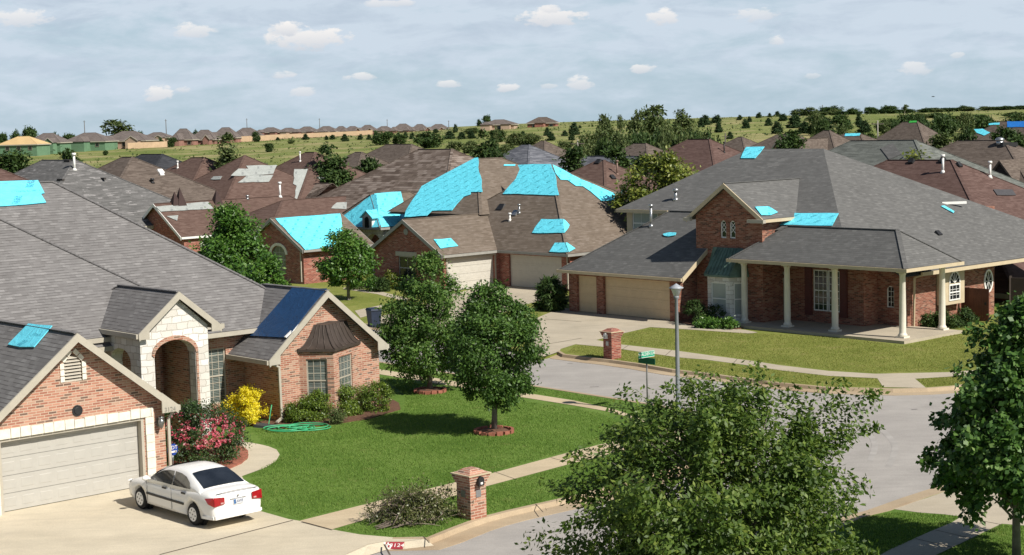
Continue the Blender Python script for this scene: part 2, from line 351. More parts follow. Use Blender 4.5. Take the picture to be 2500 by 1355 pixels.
def glass_mat(name, col, rough=.08, blinds=None, spec=.6):
    m, t, b = newmat(name); c = None
    if blinds:
        sv = t.nodes.new('ShaderNodeSeparateXYZ'); t.links.new(uvn(t), sv.inputs[0])
        f = mth(t, 'LESS_THAN', mth(t, 'FRACT', mth(t, 'DIVIDE', sv.outputs[1], blinds[1])), .55)
        big = ramp(t, noise(t, objc(t), 1.2, 3), [(.35, .5), (.65, 1)])
        t.links.new(mixc(t, mth(t, 'MULTIPLY', f, big), col, blinds[0]), b.inputs['Base Color'])
    else:
        t.links.new(ramp(t, noise(t, objc(t), 1.5, 3), [(.35, col), (.7, tuple(x*1.8+.004 for x in col))]), b.inputs['Base Color'])
    b.inputs['Roughness'].default_value = rough; b.inputs['Specular IOR Level'].default_value = spec; MATS[name] = m; return m
GLASS = glass_mat('window_glass', (.012, .015, .016))
GLASS_B = glass_mat('window_glass_blinds', (.04, .05, .045), .12, ((.22, .26, .24), .06))
GLASS_S = glass_mat('window_glass_sheer', (.3, .34, .32), .15, ((.42, .46, .44), .05))
CYAN = tarp_mat('cyan_membrane', (.16, .76, .92), (.02, .25, .33))
CYAN_N = tarp_mat('cyan_membrane_near', (.15, .68, .84), (.03, .25, .36), True, .45, 1.9, .95)
GREYU = tarp_mat('grey_membrane', (.34, .36, .34), (.16, .17, .17), True, .7, 1.4, .8)
NAVY = tarp_mat('navy_tarp', (.018, .055, .135), (.03, .05, .1), False, .4)
BLUET = tarp_mat('blue_tarp', (.03, .2, .62), (.03, .05, .1), False, .4)
GREENT = tarp_mat('green_tarp', (.08, .55, .1), (.03, .05, .1), False, .4)

# ------------------------------------------------------------------ terrain
def TH(x, y):
    D = math.hypot(x, y); a = math.degrees(math.atan2(x, y)) if y > 0 else (30 if x > 0 else -30)
    pl = float(np.interp(a, [-25, -17, -10, -5, -2, 1, 5, 10, 14, 17, 22], [4.6, 4.8, 5.6, 6.6, 8.2, 9.3, 10.0, 10.1, 10.1, 10.3, 10.4]))
    t = min(1, max(0, (D-165)/435)); t = t*(.75+.25*t)
    z = pl*t
    if D > 600: z += min(1, (D-600)/250)*float(np.interp(a, [-17, -5, 0, 6, 12, 17], [0, 0, .1, .1, .2, .2]))
    if D > 1300: z -= (D-1300)*.004
    if D > 180: z += .35*math.sin(x*.021+1)*math.sin(y*.017)*min(1, (D-180)/150)
    return z
def GT(px, py, zo=0.0):                    # where a sight line meets the terrain
    d = ray(px, py); t = 20.0; k = 1.0/math.hypot(d.x, d.y)
    D = 150.0
    while D < 3000:
        p = CAM + d*(D*k)
        if p.z <= TH(p.x, p.y)+zo: return p
        D *= 1.004
    return CAM + d*(900*k)
LAWN = ground_mat('lawn_green', [(.36, (.055, .115, .014)), (.5, (.1, .172, .03)), (.62, (.155, .23, .052))], ((.22, .2, .08), .9, .62, .5), 9.0, .6)
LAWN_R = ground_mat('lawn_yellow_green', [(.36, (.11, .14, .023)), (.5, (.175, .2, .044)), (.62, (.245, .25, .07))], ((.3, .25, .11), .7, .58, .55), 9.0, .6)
FIELD = ground_mat('field_grass', [(.34, (.085, .125, .025)), (.5, (.16, .19, .052)), (.62, (.25, .25, .095))], ((.33, .28, .14), .035, .5, .8), .6, 0, .95, .03)
STREET = concrete_mat('street_paving', (.385, .36, .33), (.31, .29, .27), .45, False)
DRIVE = concrete_mat('driveway_concrete', (.6, .53, .4), (.48, .4, .27), .3, False)
KERB = concrete_mat('kerb_concrete', (.44, .345, .23), (.3, .17, .08), .5, False)
WALK = concrete_mat('walk_concrete', (.56, .46, .31), (.44, .32, .19), .35, False)
WALK_R = concrete_mat('walk_concrete_grey', (.48, .42, .32), (.36, .3, .2), .35, False)
MULCH = plain('mulch', (.12, .06, .035), .95, .4, 12, 0, .5)
EDGING = plain('brick_edging', (.3, .11, .07), .85, .3, 6)
DIRT = plain('bare_dirt', (.45, .3, .18), .95, .15, .3)
def ground():
    mb = MB(); Ds = [0, 12, 25, 40, 60, 80, 100, 120, 140, 160, 175, 190]+[190*1.05**i for i in range(1, 60)]+[4500, 7000, 12000]
    A = np.radians(np.concatenate([np.arange(-180, -30, 15), np.arange(-30, 30, 1.0), np.arange(30, 180, 15)])); n = len(A)
    for D in Ds:
        for a in A:
            x, y = D*math.sin(a), D*math.cos(a); mb.v.append((x, y, TH(x, y)-.2))
    mb.smooth = True
    for i in range(len(Ds)-1):
        for j in range(n):
            k = (j+1) % n; mb.face((i*n+j, (i+1)*n+j, (i+1)*n+k, i*n+k))
    tag(mb.build('ground', FIELD), kind='structure')
ground()

# ------------------------------------------------------------------ streets, kerbs, lawns, walks
ZS = -.15
def sheet(name, pts, mat, z, kind='structure'):
    mb = MB(); tri = tessellate_polygon([[Vector((p[0], p[1], z)) for p in pts]])
    mb.v = [(p[0], p[1], z) for p in pts]
    for t in tri:
        a, b, c = (Vector(mb.v[i]) for i in t)
        mb.face(t if (b-a).cross(c-a).z > 0 else t[::-1])
    return tag(mb.build(name, mat), kind=kind)
def lot(name, pts, mat, z=0.0, bot=-.22):
    mb = MB(); n = len(pts); tri = tessellate_polygon([[Vector((p[0], p[1], z)) for p in pts]])
    mb.v = [(p[0], p[1], z) for p in pts]
    for t in tri:
        a, b, c = (Vector(mb.v[i]) for i in t)
        mb.face(t if (b-a).cross(c-a).z > 0 else t[::-1])
    for i in range(n):
        p, q = pts[i], pts[(i+1) % n]; mb.poly([(p[0], p[1], bot), (q[0], q[1], bot), (q[0], q[1], z), (p[0], p[1], z)])
    return tag(mb.build(name, mat), kind='structure')
def smooth(pts, k=4):                                  # Catmull-Rom through points
    P = [Vector((p[0], p[1])) for p in pts]; out = []
    for i in range(len(P)-1):
        a = P[max(i-1, 0)]; b = P[i]; c = P[i+1]; d = P[min(i+2, len(P)-1)]
        for j in range(k):
            t = j/k; out.append(.5*((2*b)+(c-a)*t+(2*a-5*b+4*c-d)*t*t+(3*b-a-3*c+d)*t**3))
    out.append(P[-1]); return out
def kerb(name, pts, side, gutter=.6, cuts=()):
    P = [Vector((p[0], p[1])) for p in pts]; mb = MB(); prof = [(-.02, -.1), (-.02, .012), (.14, .008), (.2, ZS+.03), (.2+gutter, ZS+.012), (.2+gutter, ZS-.05)]
    n = len(P); k = len(prof)
    for i in range(n):
        d1 = (P[i]-P[i-1]).normalized() if i else None; d2 = (P[i+1]-P[i]).normalized() if i < n-1 else None
        d = ((d1 or d2)+(d2 or d1)).normalized(); nrm = Vector((d.y, -d.x))*side
        for o, z in prof: q = P[i]+nrm*o; mb.v.append((q.x, q.y, z))
    for i in range(n-1):
        for j in range(k-1):
            f = (i*k+j, (i+1)*k+j, (i+1)*k+j+1, i*k+j+1); mb.face(f if side > 0 else f[::-1])
    return tag(mb.build(name, KERB), kind='structure')
def off(pts, d):
    P = [Vector((p[0], p[1])) for p in pts]; out = []
    for i in range(len(P)):
        d1 = (P[i]-P[i-1]).normalized() if i else None; d2 = (P[i+1]-P[i]).normalized() if i < len(P)-1 else None
        t = ((d1 or d2)+(d2 or d1)).normalized(); out.append(P[i]+Vector((t.y, -t.x))*d)
    return out
def px2(l, z=0.0): return [G(a, b, z).xy for a, b in l]
sheet('street', [(-120, 12), (120, 12), (120, 118), (-120, 118)], STREET, ZS)
# corner lot of the pale brick house: kerb along the near street, round the corner and up the far street
near_st = px2([(1043, 1313), (1186, 1260), (1400, 1210)]); d = (near_st[2]-near_st[0]).normalized()
up = px2([(1515, 977), (1300, 943), (1043, 904)]); du = (up[2]-up[0]).normalized()
cornerL = px2([(1560, 1166), (1680, 1128), (1765, 1092), (1800, 1064), (1790, 1040), (1735, 1016), (1640, 998)])
apron = px2([(700, 1294), (811, 1294), (880, 1306), (960, 1313)])
kL = smooth([near_st[0], near_st[1], near_st[2]]+cornerL+up+[up[2]+du*12, up[2]+du*26+Vector((-1.5, -1)), up[2]+du*60+Vector((-14, -8))], 4)
left_end = apron[0]-d*2.2
lotL = [left_end-d*60, left_end-d*4, apron[0]-d*.6]+apron[1:]+kL+[Vector((-110, 118)), Vector((-110, 30))]
lot('lawn_corner_lot', lotL, LAWN)
kerb('kerb_corner_lot', [apron[3]]+kL, 1, .6)
# the lots across: M house and R house share one kerb
kr = px2([(1366, 857), (1380, 865), (1415, 869), (1447, 873), (1493, 878), (1566, 888), (1647, 902), (1720, 910), (1904, 934), (2023, 945), (2101, 947), (2180, 949), (2261, 947), (2320, 943), (2420, 930), (2560, 905)])
far = off(kL[len(kL)-17:], 8.6)[::-1]                  # other side of the far street
far = [p for p in far if p.x < 0.4]
lotR = far+px2([(1290, 872), (1335, 868)])+[kr[0]]+kr[1:]+[kr[-1]+Vector((40, 24)), Vector((150, 175)), Vector((-110, 175)), Vector((-110, 124))]
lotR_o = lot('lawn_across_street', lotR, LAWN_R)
kerb('kerb_across_street', kr, 1, .55)
kerb('kerb_far_street', far, 1, .5)
# foreground lot
kf = px2([(1700, 1560), (1880, 1400), (1985, 1325), (2060, 1283), (2103, 1263), (2171, 1247), (2262, 1214), (2350, 1185), (2500, 1140), (2800, 1060)])
lot('lawn_near_lot', kf+[kf[-1]+Vector((30, -20)), Vector((60, 12)), Vector((0, 8))], LAWN)
kerb('kerb_near_lot', kf, -1, .62)
Lm = lambda u, v: (LO + La*u + Lb*v).xy
LO = G(358, 1190); LAZ = R_(47.8); La = Vector((math.sin(LAZ), math.cos(LAZ), 0)); Lb = Vector((-La.y, La.x, 0))
sheet('driveway_corner_lot', [Lm(-9, -14.5), Lm(-7, -.2), Lm(-5.5, .25), Lm(.8, .25), Lm(.8, .02), Lm(1.5, -.6)]+px2([(591, 1163), (632, 1247), (706, 1268), (732, 1272), (770, 1283), (811, 1293), (880, 1306), (960, 1312.5), (1033, 1311), (1038, 1315.5), (985, 1322.5), (940, 1322), (899, 1329), (690, 1422)]), DRIVE, .006)
AT_ = [(1040, 1316), (985, 1323), (940, 1322.5), (900, 1330), (700, 1420)]; AB_ = [(1060, 1333), (989, 1340), (942, 1342.5), (880, 1362), (672, 1456)]
lot('driveway_apron', px2([(500, 1400), (700, 1290), (811, 1293), (880, 1305), (960, 1312), (1034, 1310.5)]+AT_), DRIVE, .002)
mb = MB(); tp_ = [G(*p, .002) for p in AT_]; bt2 = [G(*p, -.135) for p in AB_]
for i in range(4): mb.poly([tp_[i], bt2[i], bt2[i+1], tp_[i+1]][::-1])
tag(mb.build('apron_slope', DRIVE), kind='structure')
sheet('front_path', px2([(560, 1172), (591, 1163), (649, 1142), (674, 1126), (683, 1110), (675, 1098), (655, 1090), (633, 1085), (560, 1072), (545, 1080), (596, 1098), (607, 1110), (604, 1122), (585, 1134), (540, 1148)]), DRIVE, .010)
sheet('sidewalk_near_street', px2([(732, 1272), (938, 1220), (1112, 1178), (1186, 1160), (1400, 1102), (1561, 1062), (1620, 1040), (1500, 1000), (1400, 978), (1291, 961), (1043, 920), (927, 902), (760, 872), (760, 884), (927, 914), (1043, 933), (1286, 972), (1400, 990), (1490, 1006), (1590, 1036), (1640, 1052), (1740, 1040), (1772, 1052), (1650, 1078), (1571, 1088), (1400, 1131), (1183, 1189), (1112, 1210), (1064, 1223), (895, 1268), (811, 1293)]), WALK, .010)
sheet('driveway_garage_house', px2([(1372, 752), (1560, 768), (1645, 778), (1645, 790), (1586, 799), (1513, 816), (1449, 832), (1453, 836), (1407, 840), (1369, 852), (1366, 858), (1335, 869), (1288, 873), (1296, 820), (1292, 785), (1330, 768)]), WALK_R, .006)
sheet('sidewalk_across_street', px2([(1407, 838), (1453, 830), (1513, 841), (1647, 856), (1720, 866), (1840, 882), (1904, 892), (2023, 906), (2137, 913), (2320, 909), (2480, 895), (2480, 907), (2320, 920), (2234, 925), (2261, 947.5), (2156, 945.5), (2142, 924), (2023, 918), (1900, 904), (1840, 894), (1720, 878), (1657, 873), (1513, 852), (1472, 847), (1407, 841)]), WALK_R, .010)
sheet('path_to_porch', px2([(1586, 799), (1640, 786), (1700, 796), (1820, 806), (1850, 812), (1830, 815), (1700, 806)]), WALK_R, .014)
sheet('driveway_far_house', px2([(1080, 722), (1212, 694), (1236, 690), (1380, 698), (1356, 724), (1290, 742), (1225, 765), (1090, 800), (940, 800), (920, 775), (1040, 745)]), WALK_R, .008)
sheet('sidewalk_far_house', px2([(840, 702), (930, 712), (1000, 730), (990, 736), (920, 718), (838, 706)]), WALK_R, .012)
sheet('path_far_street', px2([(866, 759), (935, 744), (940, 760), (880, 776)]), WALK_R, .012)
sheet('driveway_near_lot', px2([(2180, 1243), (2248, 1252), (2306, 1256), (2347, 1262), (2446, 1279), (2560, 1288), (2800, 1300), (2800, 1130), (2500, 1140), (2350, 1186), (2262, 1216)]), WALK_R, .006)
sheet('sidewalk_near_lot', px2([(2347, 1262), (2321, 1278), (2267, 1300), (2224, 1319), (2171, 1343), (2100, 1385), (2190, 1410), (2287, 1355), (2446, 1279)]), WALK_R, .010)
# saw-cut joints in the slabs
def joints(name, segs, z=.012, w=.03):
    mb = MB()
    for a, b in segs:
        p, q = G(*a), G(*b); dd = (q-p).normalized(); nn_ = Vector((-dd.y, dd.x, 0))*(w/2); zz = Vector((0, 0, z))
        mb.poly([p-nn_+zz, q-nn_+zz, q+nn_+zz, p+nn_+zz])
    tag(mb.build(name, plain('joint', (.09, .07, .05), .95)), kind='structure')
joints('driveway_joint', [((390, 1355), (715, 1271)), ((736, 1275), (811, 1295)), ((938, 1330), (952, 1356)), ((1312, 845), (1420, 826)), ((1330, 779), (1420, 786))], .014, .05)
joints('sidewalk_joint', [((1206, 1152), (1262, 1172)), ((900, 1229), (960, 1250)), ((1345, 1118), (1400, 1133)), ((1640, 855), (1625, 868)), ((1800, 877), (1790, 888)), ((2350, 1263), (2446, 1282)), ((2284, 1295), (2375, 1316)), ((2235, 1316), (2328, 1338)), ((1535, 843), (1520, 853))], .014, .03)
joints('kerb_joint', [((1034, 1311), (1048, 1327)), ((1308, 1232), (1326, 1252)), ((2023, 945), (2024, 958)), ((1660, 904), (1655, 912))], .018, .03)

def arcmark(name, pts, w, z, col):
    P = smooth(px2(pts, ZS), 6); mb = MB()
    for i in range(len(P)-1):
        d_ = (P[i+1]-P[i]).normalized(); n_ = Vector((-d_.y, d_.x))*w/2; mb.poly([(*(P[i]-n_), z), (*(P[i+1]-n_), z), (*(P[i+1]+n_), z), (*(P[i]+n_), z)])
    tag(mb.build(name, plain(name+'_stain', col, .9, .12, 2)), kind='structure')
arcmark('tyre_mark', [(2040, 1012), (2100, 1040), (2135, 1080), (2125, 1125)], .22, ZS+.004, (.345, .325, .30)); arcmark('tyre_mark', [(2090, 1018), (2150, 1048), (2185, 1090), (2170, 1140)], .22, ZS+.004, (.35, .33, .305))
for pts in (((1440, 945), (1462, 944)), ((2225, 1000), (2240, 999)), ((1385, 888), (1398, 887))): arcmark('street_crack', list(pts), .1, ZS+.004, (.15, .14, .13))
# ------------------------------------------------------------------ houses
class House:
    def __init__(s, name, label, O, az_u, group=None):
        A = R_(az_u); s.a = Vector((math.sin(A), math.cos(A), 0)); s.b = Vector((-s.a.y, s.a.x, 0)); s.O = Vector((O[0], O[1], 0))
        s.e = thing(name, label, 'house', s.O, math.atan2(s.a.y, s.a.x), group); s.roof = MB(); s.trim = MB(); s.wall = MB(); s.cap = MB(); s.bv = None
    def w(s, u, v, z): return s.O+s.a*u+s.b*v+Vector((0, 0, z))
    def l(s, p): q = Vector(p)-s.O; return Vector((q.dot(s.a), q.dot(s.b), p[2]))
    def vol(s, axis, p0, p1, q0, q1, ze, rise, in0=None, in1=None, qr=None, th=.16, rake=True, gut=True):
        qr = (q0+q1)/2 if qr is None else qr
        in0 = (q1-q0)/2 if in0 is None else in0; in1 = (q1-q0)/2 if in1 is None else in1
        T = (lambda p, q, z: (p, q, z)) if axis == 'u' else (lambda p, q, z: (q, p, z))
        e00, e10, e11, e01 = (p0, q0), (p1, q0), (p1, q1), (p0, q1); r0, r1 = (p0+in0, qr), (p1-in1, qr); zr = ze+rise
        fs = [[(*e00, ze), (*e10, ze), (*r1, zr), (*r0, zr)], [(*e11, ze), (*e01, ze), (*r0, zr), (*r1, zr)]]
        if in0 > .01: fs.append([(*e01, ze), (*e00, ze), (*r0, zr)])
        if in1 > .01: fs.append([(*e10, ze), (*e11, ze), (*r1, zr)])
        for f in fs:
            g = [p for i, p in enumerate(f) if (Vector(p)-Vector(f[i-1])).length > 1e-4]
            top = [Vector(T(*p)) for p in g]; n = (top[1]-top[0]).cross(top[2]-top[0])
            if n.z < 0: top.reverse()
            s.roof.poly(top); s.roof.poly([p-Vector((0, 0, th)) for p in reversed(top)])
        cs = [(r0, r1, zr, zr)]
        if in0 > .01: cs += [(e00, r0, ze, zr), (e01, r0, ze, zr)]
        if in1 > .01: cs += [(e10, r1, ze, zr), (e11, r1, ze, zr)]
        for A, B, za, zb in cs:
            if math.dist(A, B) > .3: s.cap.obox(T(*A, za-.004), T(*B, zb-.004), .22, .035)
        if gut:
            edges = [(e00, e10, (0, -1)), (e01, e11, (0, 1))]
            if in0 > .01: edges.append((e00, e01, (-1, 0)))
            if in1 > .01: edges.append((e10, e11, (1, 0)))
            for A, B, o in edges:
                g = .1; x0, x1 = min(A[0], B[0]), max(A[0], B[0]); y0, y1 = min(A[1], B[1]), max(A[1], B[1])
                if o[0] == 0: y0, y1 = sorted((y0, y0+o[1]*g)); x0 -= .1 if in0 > .01 else 0; x1 += .1 if in1 > .01 else 0
                else: x0, x1 = sorted((x0, x0+o[0]*g))
                b_ = [T(x0, y0, ze-th-.02), T(x1, y0, ze-th-.02), T(x1, y1, ze-th-.02), T(x0, y1, ze-th-.02)]; s.trim.hexa(b_, [(p[0], p[1], ze-.015) for p in b_])
        if rake:
            for inn, p, o in ((in0, p0, -1), (in1, p1, 1)):
                if inn > .01: continue
                for q in (q0, q1):
                    a0 = (p, q, ze); a1 = (p, qr, zr); pts = [a0, a1, (p, qr, zr-.26), (p, q, ze-.26)]
                    s.trim.hexa([T(*x) for x in pts], [T(x[0]+o*.045, x[1], x[2]-.012) for x in pts])
    def facade(s, p0, d, nrm, outline, holes=(), depth=.2, mb=None):
        mb = mb or s.wall; p0 = Vector(p0); d = Vector(d).normalized(); nrm = Vector(nrm)
        P = lambda q: p0+d*q[0]+Vector((0, 0, q[1]))
        loops = [[P(q) for q in outline]]+[[P(q) for q in h] for h in holes]; flat = [p for l in loops for p in l]
        for t in tessellate_polygon(loops):
            a, b, c = (flat[i] for i in t)
            mb.poly([a, b, c] if (b-a).cross(c-a).dot(nrm) > 0 else [a, c, b])
        for h in holes:
            for i in range(len(h)):
                a, b = P(h[i]), P(h[(i+1) % len(h)]); mb.poly([a, b, b-nrm*depth, a-nrm*depth])
    def part(s, name, mb, mat, parent=None, label=None):
        if not mb.v: return None
        o = mb.build(name, mat, parent or s.e)
        if label: o['label'] = label
        return o
    def finish(s, roofm, wallm, trimm, roofname='roof'):
        s.bv = s.roof.bvh(); s.roof_o = s.part('roof', s.roof, roofm); s.wall_o = s.part('wall', s.wall, wallm); s.part('trim', s.trim, trimm); s.part('ridge_cap', s.cap, roofm)
    def hit(s, px, py):
        o = s.l(CAM); d = ray(px, py); dl = Vector((d.dot(s.a), d.dot(s.b), d.z)); h = s.bv.ray_cast(o, dl); return h[0], h[1]
    def window(s, p0, d, nrm, s0, s1, z0, z1, cols=2, rows=4, fm=None, glass=None, fr=.06, depth=.1, arch=0.0, mid=True, name='window'):
        d = Vector(d).normalized(); nrm = Vector(nrm); p0 = Vector(p0)-nrm*depth; P = lambda a, z, o=0: p0+d*a+Vector((0, 0, z))+nrm*o
        mb = MB()
        def bar(a0, a1, b0, b1, o=.03): mb.hexa([P(a0, b0, -.02), P(a1, b0, -.02), P(a1, b0, o), P(a0, b0, o)], [P(a0, b1, -.02), P(a1, b1, -.02), P(a1, b1, o), P(a0, b1, o)])
        bar(s0, s0+fr, z0, z1); bar(s1-fr, s1, z0, z1); bar(s0+fr, s1-fr, z0, z0+fr); bar(s0+fr, s1-fr, z1-fr, z1)
        if mid: bar(s0+fr, s1-fr, (z0+z1)/2-fr*.45, (z0+z1)/2+fr*.45, .024)
        m = .022
        for i in range(1, cols): x = s0+(s1-s0)*i/cols; bar(x-m/2, x+m/2, z0+fr, z1-fr, .012)
        for j in range(1, rows):
            z = z0+(z1-z0)*j/rows
            if mid and abs(z-(z0+z1)/2) < .05: continue
            bar(s0+fr, s1-fr, z-m/2, z+m/2, .008)
        fo = s.part(name, mb, fm or WHITE); g = MB(); g.poly([P(s0, z0), P(s1, z0), P(s1, z1), P(s0, z1)]); s.part('pane', g, glass or GLASS, fo); return fo
    def garage(s, p0, d, nrm, s0, s1, z0, z1, mat, cols=4, depth=.22):
        d = Vector(d).normalized(); nrm = Vector(nrm); p0 = Vector(p0)-nrm*depth; P = lambda a, z, o=0: p0+d*a+Vector((0, 0, z))+nrm*o
        mb = MB(); mb.poly([P(s0, z0), P(s1, z0), P(s1, z1), P(s0, z1)]); n = 4; H = (z1-z0)/n
        for j in range(n):
            b0, b1 = z0+j*H+.008, z0+(j+1)*H-.008
            mb.hexa([P(s0+.01, b0), P(s1-.01, b0), P(s1-.01, b0, .02), P(s0+.01, b0, .02)], [P(s0+.01, b1), P(s1-.01, b1), P(s1-.01, b1, .02), P(s0+.01, b1, .02)])
            W_ = (s1-s0)/cols
            for i in range(cols):
                for k in range(2):
                    a0 = s0+i*W_+.1+k*W_/2; a1 = a0+W_/2-.18
                    mb.hexa([P(a0, b0+.12, .02), P(a1, b0+.12, .02), P(a1-.02, b0+.13, .026), P(a0+.02, b0+.13, .026)], [P(a0, b1-.12, .02), P(a1, b1-.12, .02), P(a1-.02, b1-.13, .026), P(a0+.02, b1-.13, .026)])
        return s.part('garage_door', mb, mat)
    def vent(s, px, py, h=.6, r=.06, mat=None, cap=True, label=None):
        p, n = s.hit(px, py)
        if p is None: return
        mb = MB(); mb.tube([p-Vector((0, 0, .1)), p+Vector((0, 0, h))], r, 10); mb.tube([p-Vector((0, 0, .1)), p+Vector((0, 0, .12))], [r*2.4, r*1.1], 10)
        if cap: mb.tube([p+Vector((0, 0, h)), p+Vector((0, 0, h+r*2))], [r*1.9, r*1.7], 10)
        s.part('vent_pipe', mb, mat or WHITE, None, label)
    def boxvent(s, px, py, w=.35, h=.2, mat=None):
        p, n = s.hit(px, py)
        if p is None: return
        x = Vector((0, 0, 1)).cross(n).normalized(); y = n.cross(x); mb = MB(); q = [p-x*w/2-y*w/2, p+x*w/2-y*w/2, p+x*w/2+y*w/2, p-x*w/2+y*w/2]
        mb.hexa([a-n*.05 for a in q], [q[0]+n*h*.5, q[1]+n*h*.5, q[2]*.8+p*.2+n*h, q[3]*.8+p*.2+n*h]); s.part('roof_vent', mb, mat or BLACK)
def tarp(H, name, label, cat, polys, mat, group=None, off_=.035, th=.03, ref=None):
    """membrane lying on the roof: every outline is carried along the sight line on to the roof plane it lies on"""
    mb = MB(); k = 0
    for poly in polys:
        if isinstance(poly, dict): ref = poly['ref']; poly = poly['p']
        else: ref = (sum(p[0] for p in poly)/len(poly), sum(p[1] for p in poly)/len(poly))
        c, n = H.hit(*ref)
        if c is None: print('tarp miss', label, ref); continue
        if n.z < 0: n = -n
        o = H.l(CAM); pts = []
        for px, py in poly:
            dd = ray(px, py); dl = Vector((dd.dot(H.a), dd.dot(H.b), dd.z)); pts.append(o+dl*((c-o).dot(n)/dl.dot(n)))
        rnd = random.Random(len(poly)+int(poly[0][0])); fine = []
        for i, p in enumerate(pts):
            q = pts[(i+1) % len(pts)]; m = max(1, int((q-p).length/.7)); e = (q-p).normalized(); sd_ = n.cross(e)
            for j in range(m): fine.append(p+(q-p)*(j/m)+(sd_*rnd.uniform(-.06, .06) if j else Vector()))
        bot = [H.w(*(p+n*off_)) for p in fine]; N = H.a*n.x+H.b*n.y+Vector((0, 0, n.z)); top = [p+N*th for p in bot]
        for t in tessellate_polygon([top]):
            a, b, cc = (top[i] for i in t)
            mb.poly([a, b, cc] if (b-a).cross(cc-a).dot(N) > 0 else [a, cc, b])
        for i in range(len(top)):
            j = (i+1) % len(top); mb.poly([bot[i], bot[j], top[j], top[i]])
    if not mb.v: return None
    cx = np.mean(np.array(mb.v), axis=0)
    return tag(mb.build(name, mat, None, False, tuple(cx)), label, cat, group)
def arc_hole(s0, s1, z0, zs, zt, n=10):                # opening with an arched head
    c = (s0+s1)/2; r = (s1-s0)/2
    return [(s0, z0), (s1, z0), (s1, zs)]+[(c+r*math.cos(math.pi*i/n), zs+(zt-zs)*math.sin(math.pi*i/n)) for i in range(1, n)]+[(s0, zs)]
def rect(s0, s1, z0, z1): return [(s0, z0), (s1, z0), (s1, z1), (s0, z1)]
def downspout(H, pts, mat, name='downspout'):
    mb = MB()
    for p, q in zip(pts[:-1], pts[1:]): mb.obox(p, q, .09, .07, (0, 1, .02) if abs(Vector(q).z-Vector(p).z) > .5 else (0, 0, 1))
    H.part(name, mb, mat)

# ---- L: pale brick house at the corner
L = House('brick_house', 'pale pink brick house with white stone entry arch, grey shingle roof and cream garage door', LO, 47.8)
s = .8
L.vol('v', -.35, 13, -5.52, 1.02, 2.5, 2.6, 0, 6)                                  # garage wing
L.vol('u', -16, 12.85, 8.0, 23.3, 3.4, 5.72, 7.6, 7.6)                             # main hip
L.vol('u', -20, 8.0, 8.12, 22.8, 3.72, 5.25, 7.2, 7.4)                             # raised western part
L.vol('v', 5.8, 12, 3.22, 6.55, 4.0, 1.34, 0, 2)                                   # entry gable
L.vol('v', 5.72, 14, 8.5, 14.02, 2.46, 2.36, 0, 4)                                 # bay wing
L.facade((0, 0, 0), (1, 0, 0), (0, -1, 0), [(-5.4, 0), (.74, 0), (.74, 2.55), (-2.25, 4.92), (-5.4, 2.4)],
         [rect(-4.75, .0, .0, 2.2), [(-2.56, 3.62), (-1.98, 3.62), (-1.98, 4.2), (-2.27, 4.52), (-2.56, 4.2)]], .26)
L.wall.box(-5.4, -5.3, .02, 12, 0, 2.5); L.wall.box(.64, .738, .02, 8.5, 0, 2.5)
L.wall.box(-15.5, 3.3, 8.55, 8.7, 0, 3.5); L.wall.box(-15.5, 12.4, 8.75, 22, 0, 3.3)
L.facade((0, 8.5, 0), (1, 0, 0), (0, -1, 0), [(6.05, 0), (9.3, 0), (9.3, 3.35), (6.05, 3.35)], [rect(7.55, 8.4, .6, 2.72)], .2)
L.facade((0, 6.06, 0), (1, 0, 0), (0, -1, 0), [(9.2, 0), (13.85, 0), (13.85, 2.5), (11.26, 4.68), (9.2, 2.95)], [], .2)
L.wall.box(9.2, 9.3, 6.08, 9, 0, 2.9); L.wall.box(13.75, 13.85, 6.08, 12, 0, 2.5)
# porch interior: brick back and sides in shade
L.wall.box(3.9, 6.0, 8.3, 8.5, 0, 4); L.wall.box(5.55, 5.6, 6.4, 8.3, 0, 3.9); L.wall.box(5.05, 5.2, 7.9, 8.29, 0, 3.0)
st = MB()
L.facade((0, 5.98, 0), (1, 0, 0), (0, -1, 0), [(3.36, 0), (6.1, 0), (6.1, 4.02), (4.88, 5.1), (3.36, 3.95)], [arc_hole(3.9, 5.55, .0, 3.1, 3.62)], .5, st)
L.facade((3.36, 0, 0), (0, 1, 0), (-1, 0, 0), [(5.98, 0), (8.54, 0), (8.54, 3.7), (5.98, 3.9)], [arc_hole(6.7, 8.1, 0, 2.9, 3.35)], .45, st)
st.box(6.0, 6.098, 6.0, 8.5, 0, 3.9)
L.part('stone_entry', st, STONE)
ba = MB(); hp = arc_hole(3.84, 5.61, .0, 3.12, 3.70, 14)
for i in range(1, len(hp)-1):
    a, b = hp[i], hp[i+1]; 
    c = (4.725, 2.2); f = lambda q, k: (q[0]+(q[0]-c[0])*k, q[1]+((q[1]-c[1])*k if q[1] > 3.0 else 0))
    A0, B0, A1, B1 = f(a, -.05), f(b, -.05), f(a, .05), f(b, .05)
    ba.hexa([(A0[0], 5.94, A0[1]), (B0[0], 5.94, B0[1]), (B1[0], 5.94, B1[1]), (A1[0], 5.94, A1[1])], [(A0[0], 6.1, A0[1]), (B0[0], 6.1, B0[1]), (B1[0], 6.1, B1[1]), (A1[0], 6.1, A1[1])])
L.part('brick_arch', ba, BRICK_L)
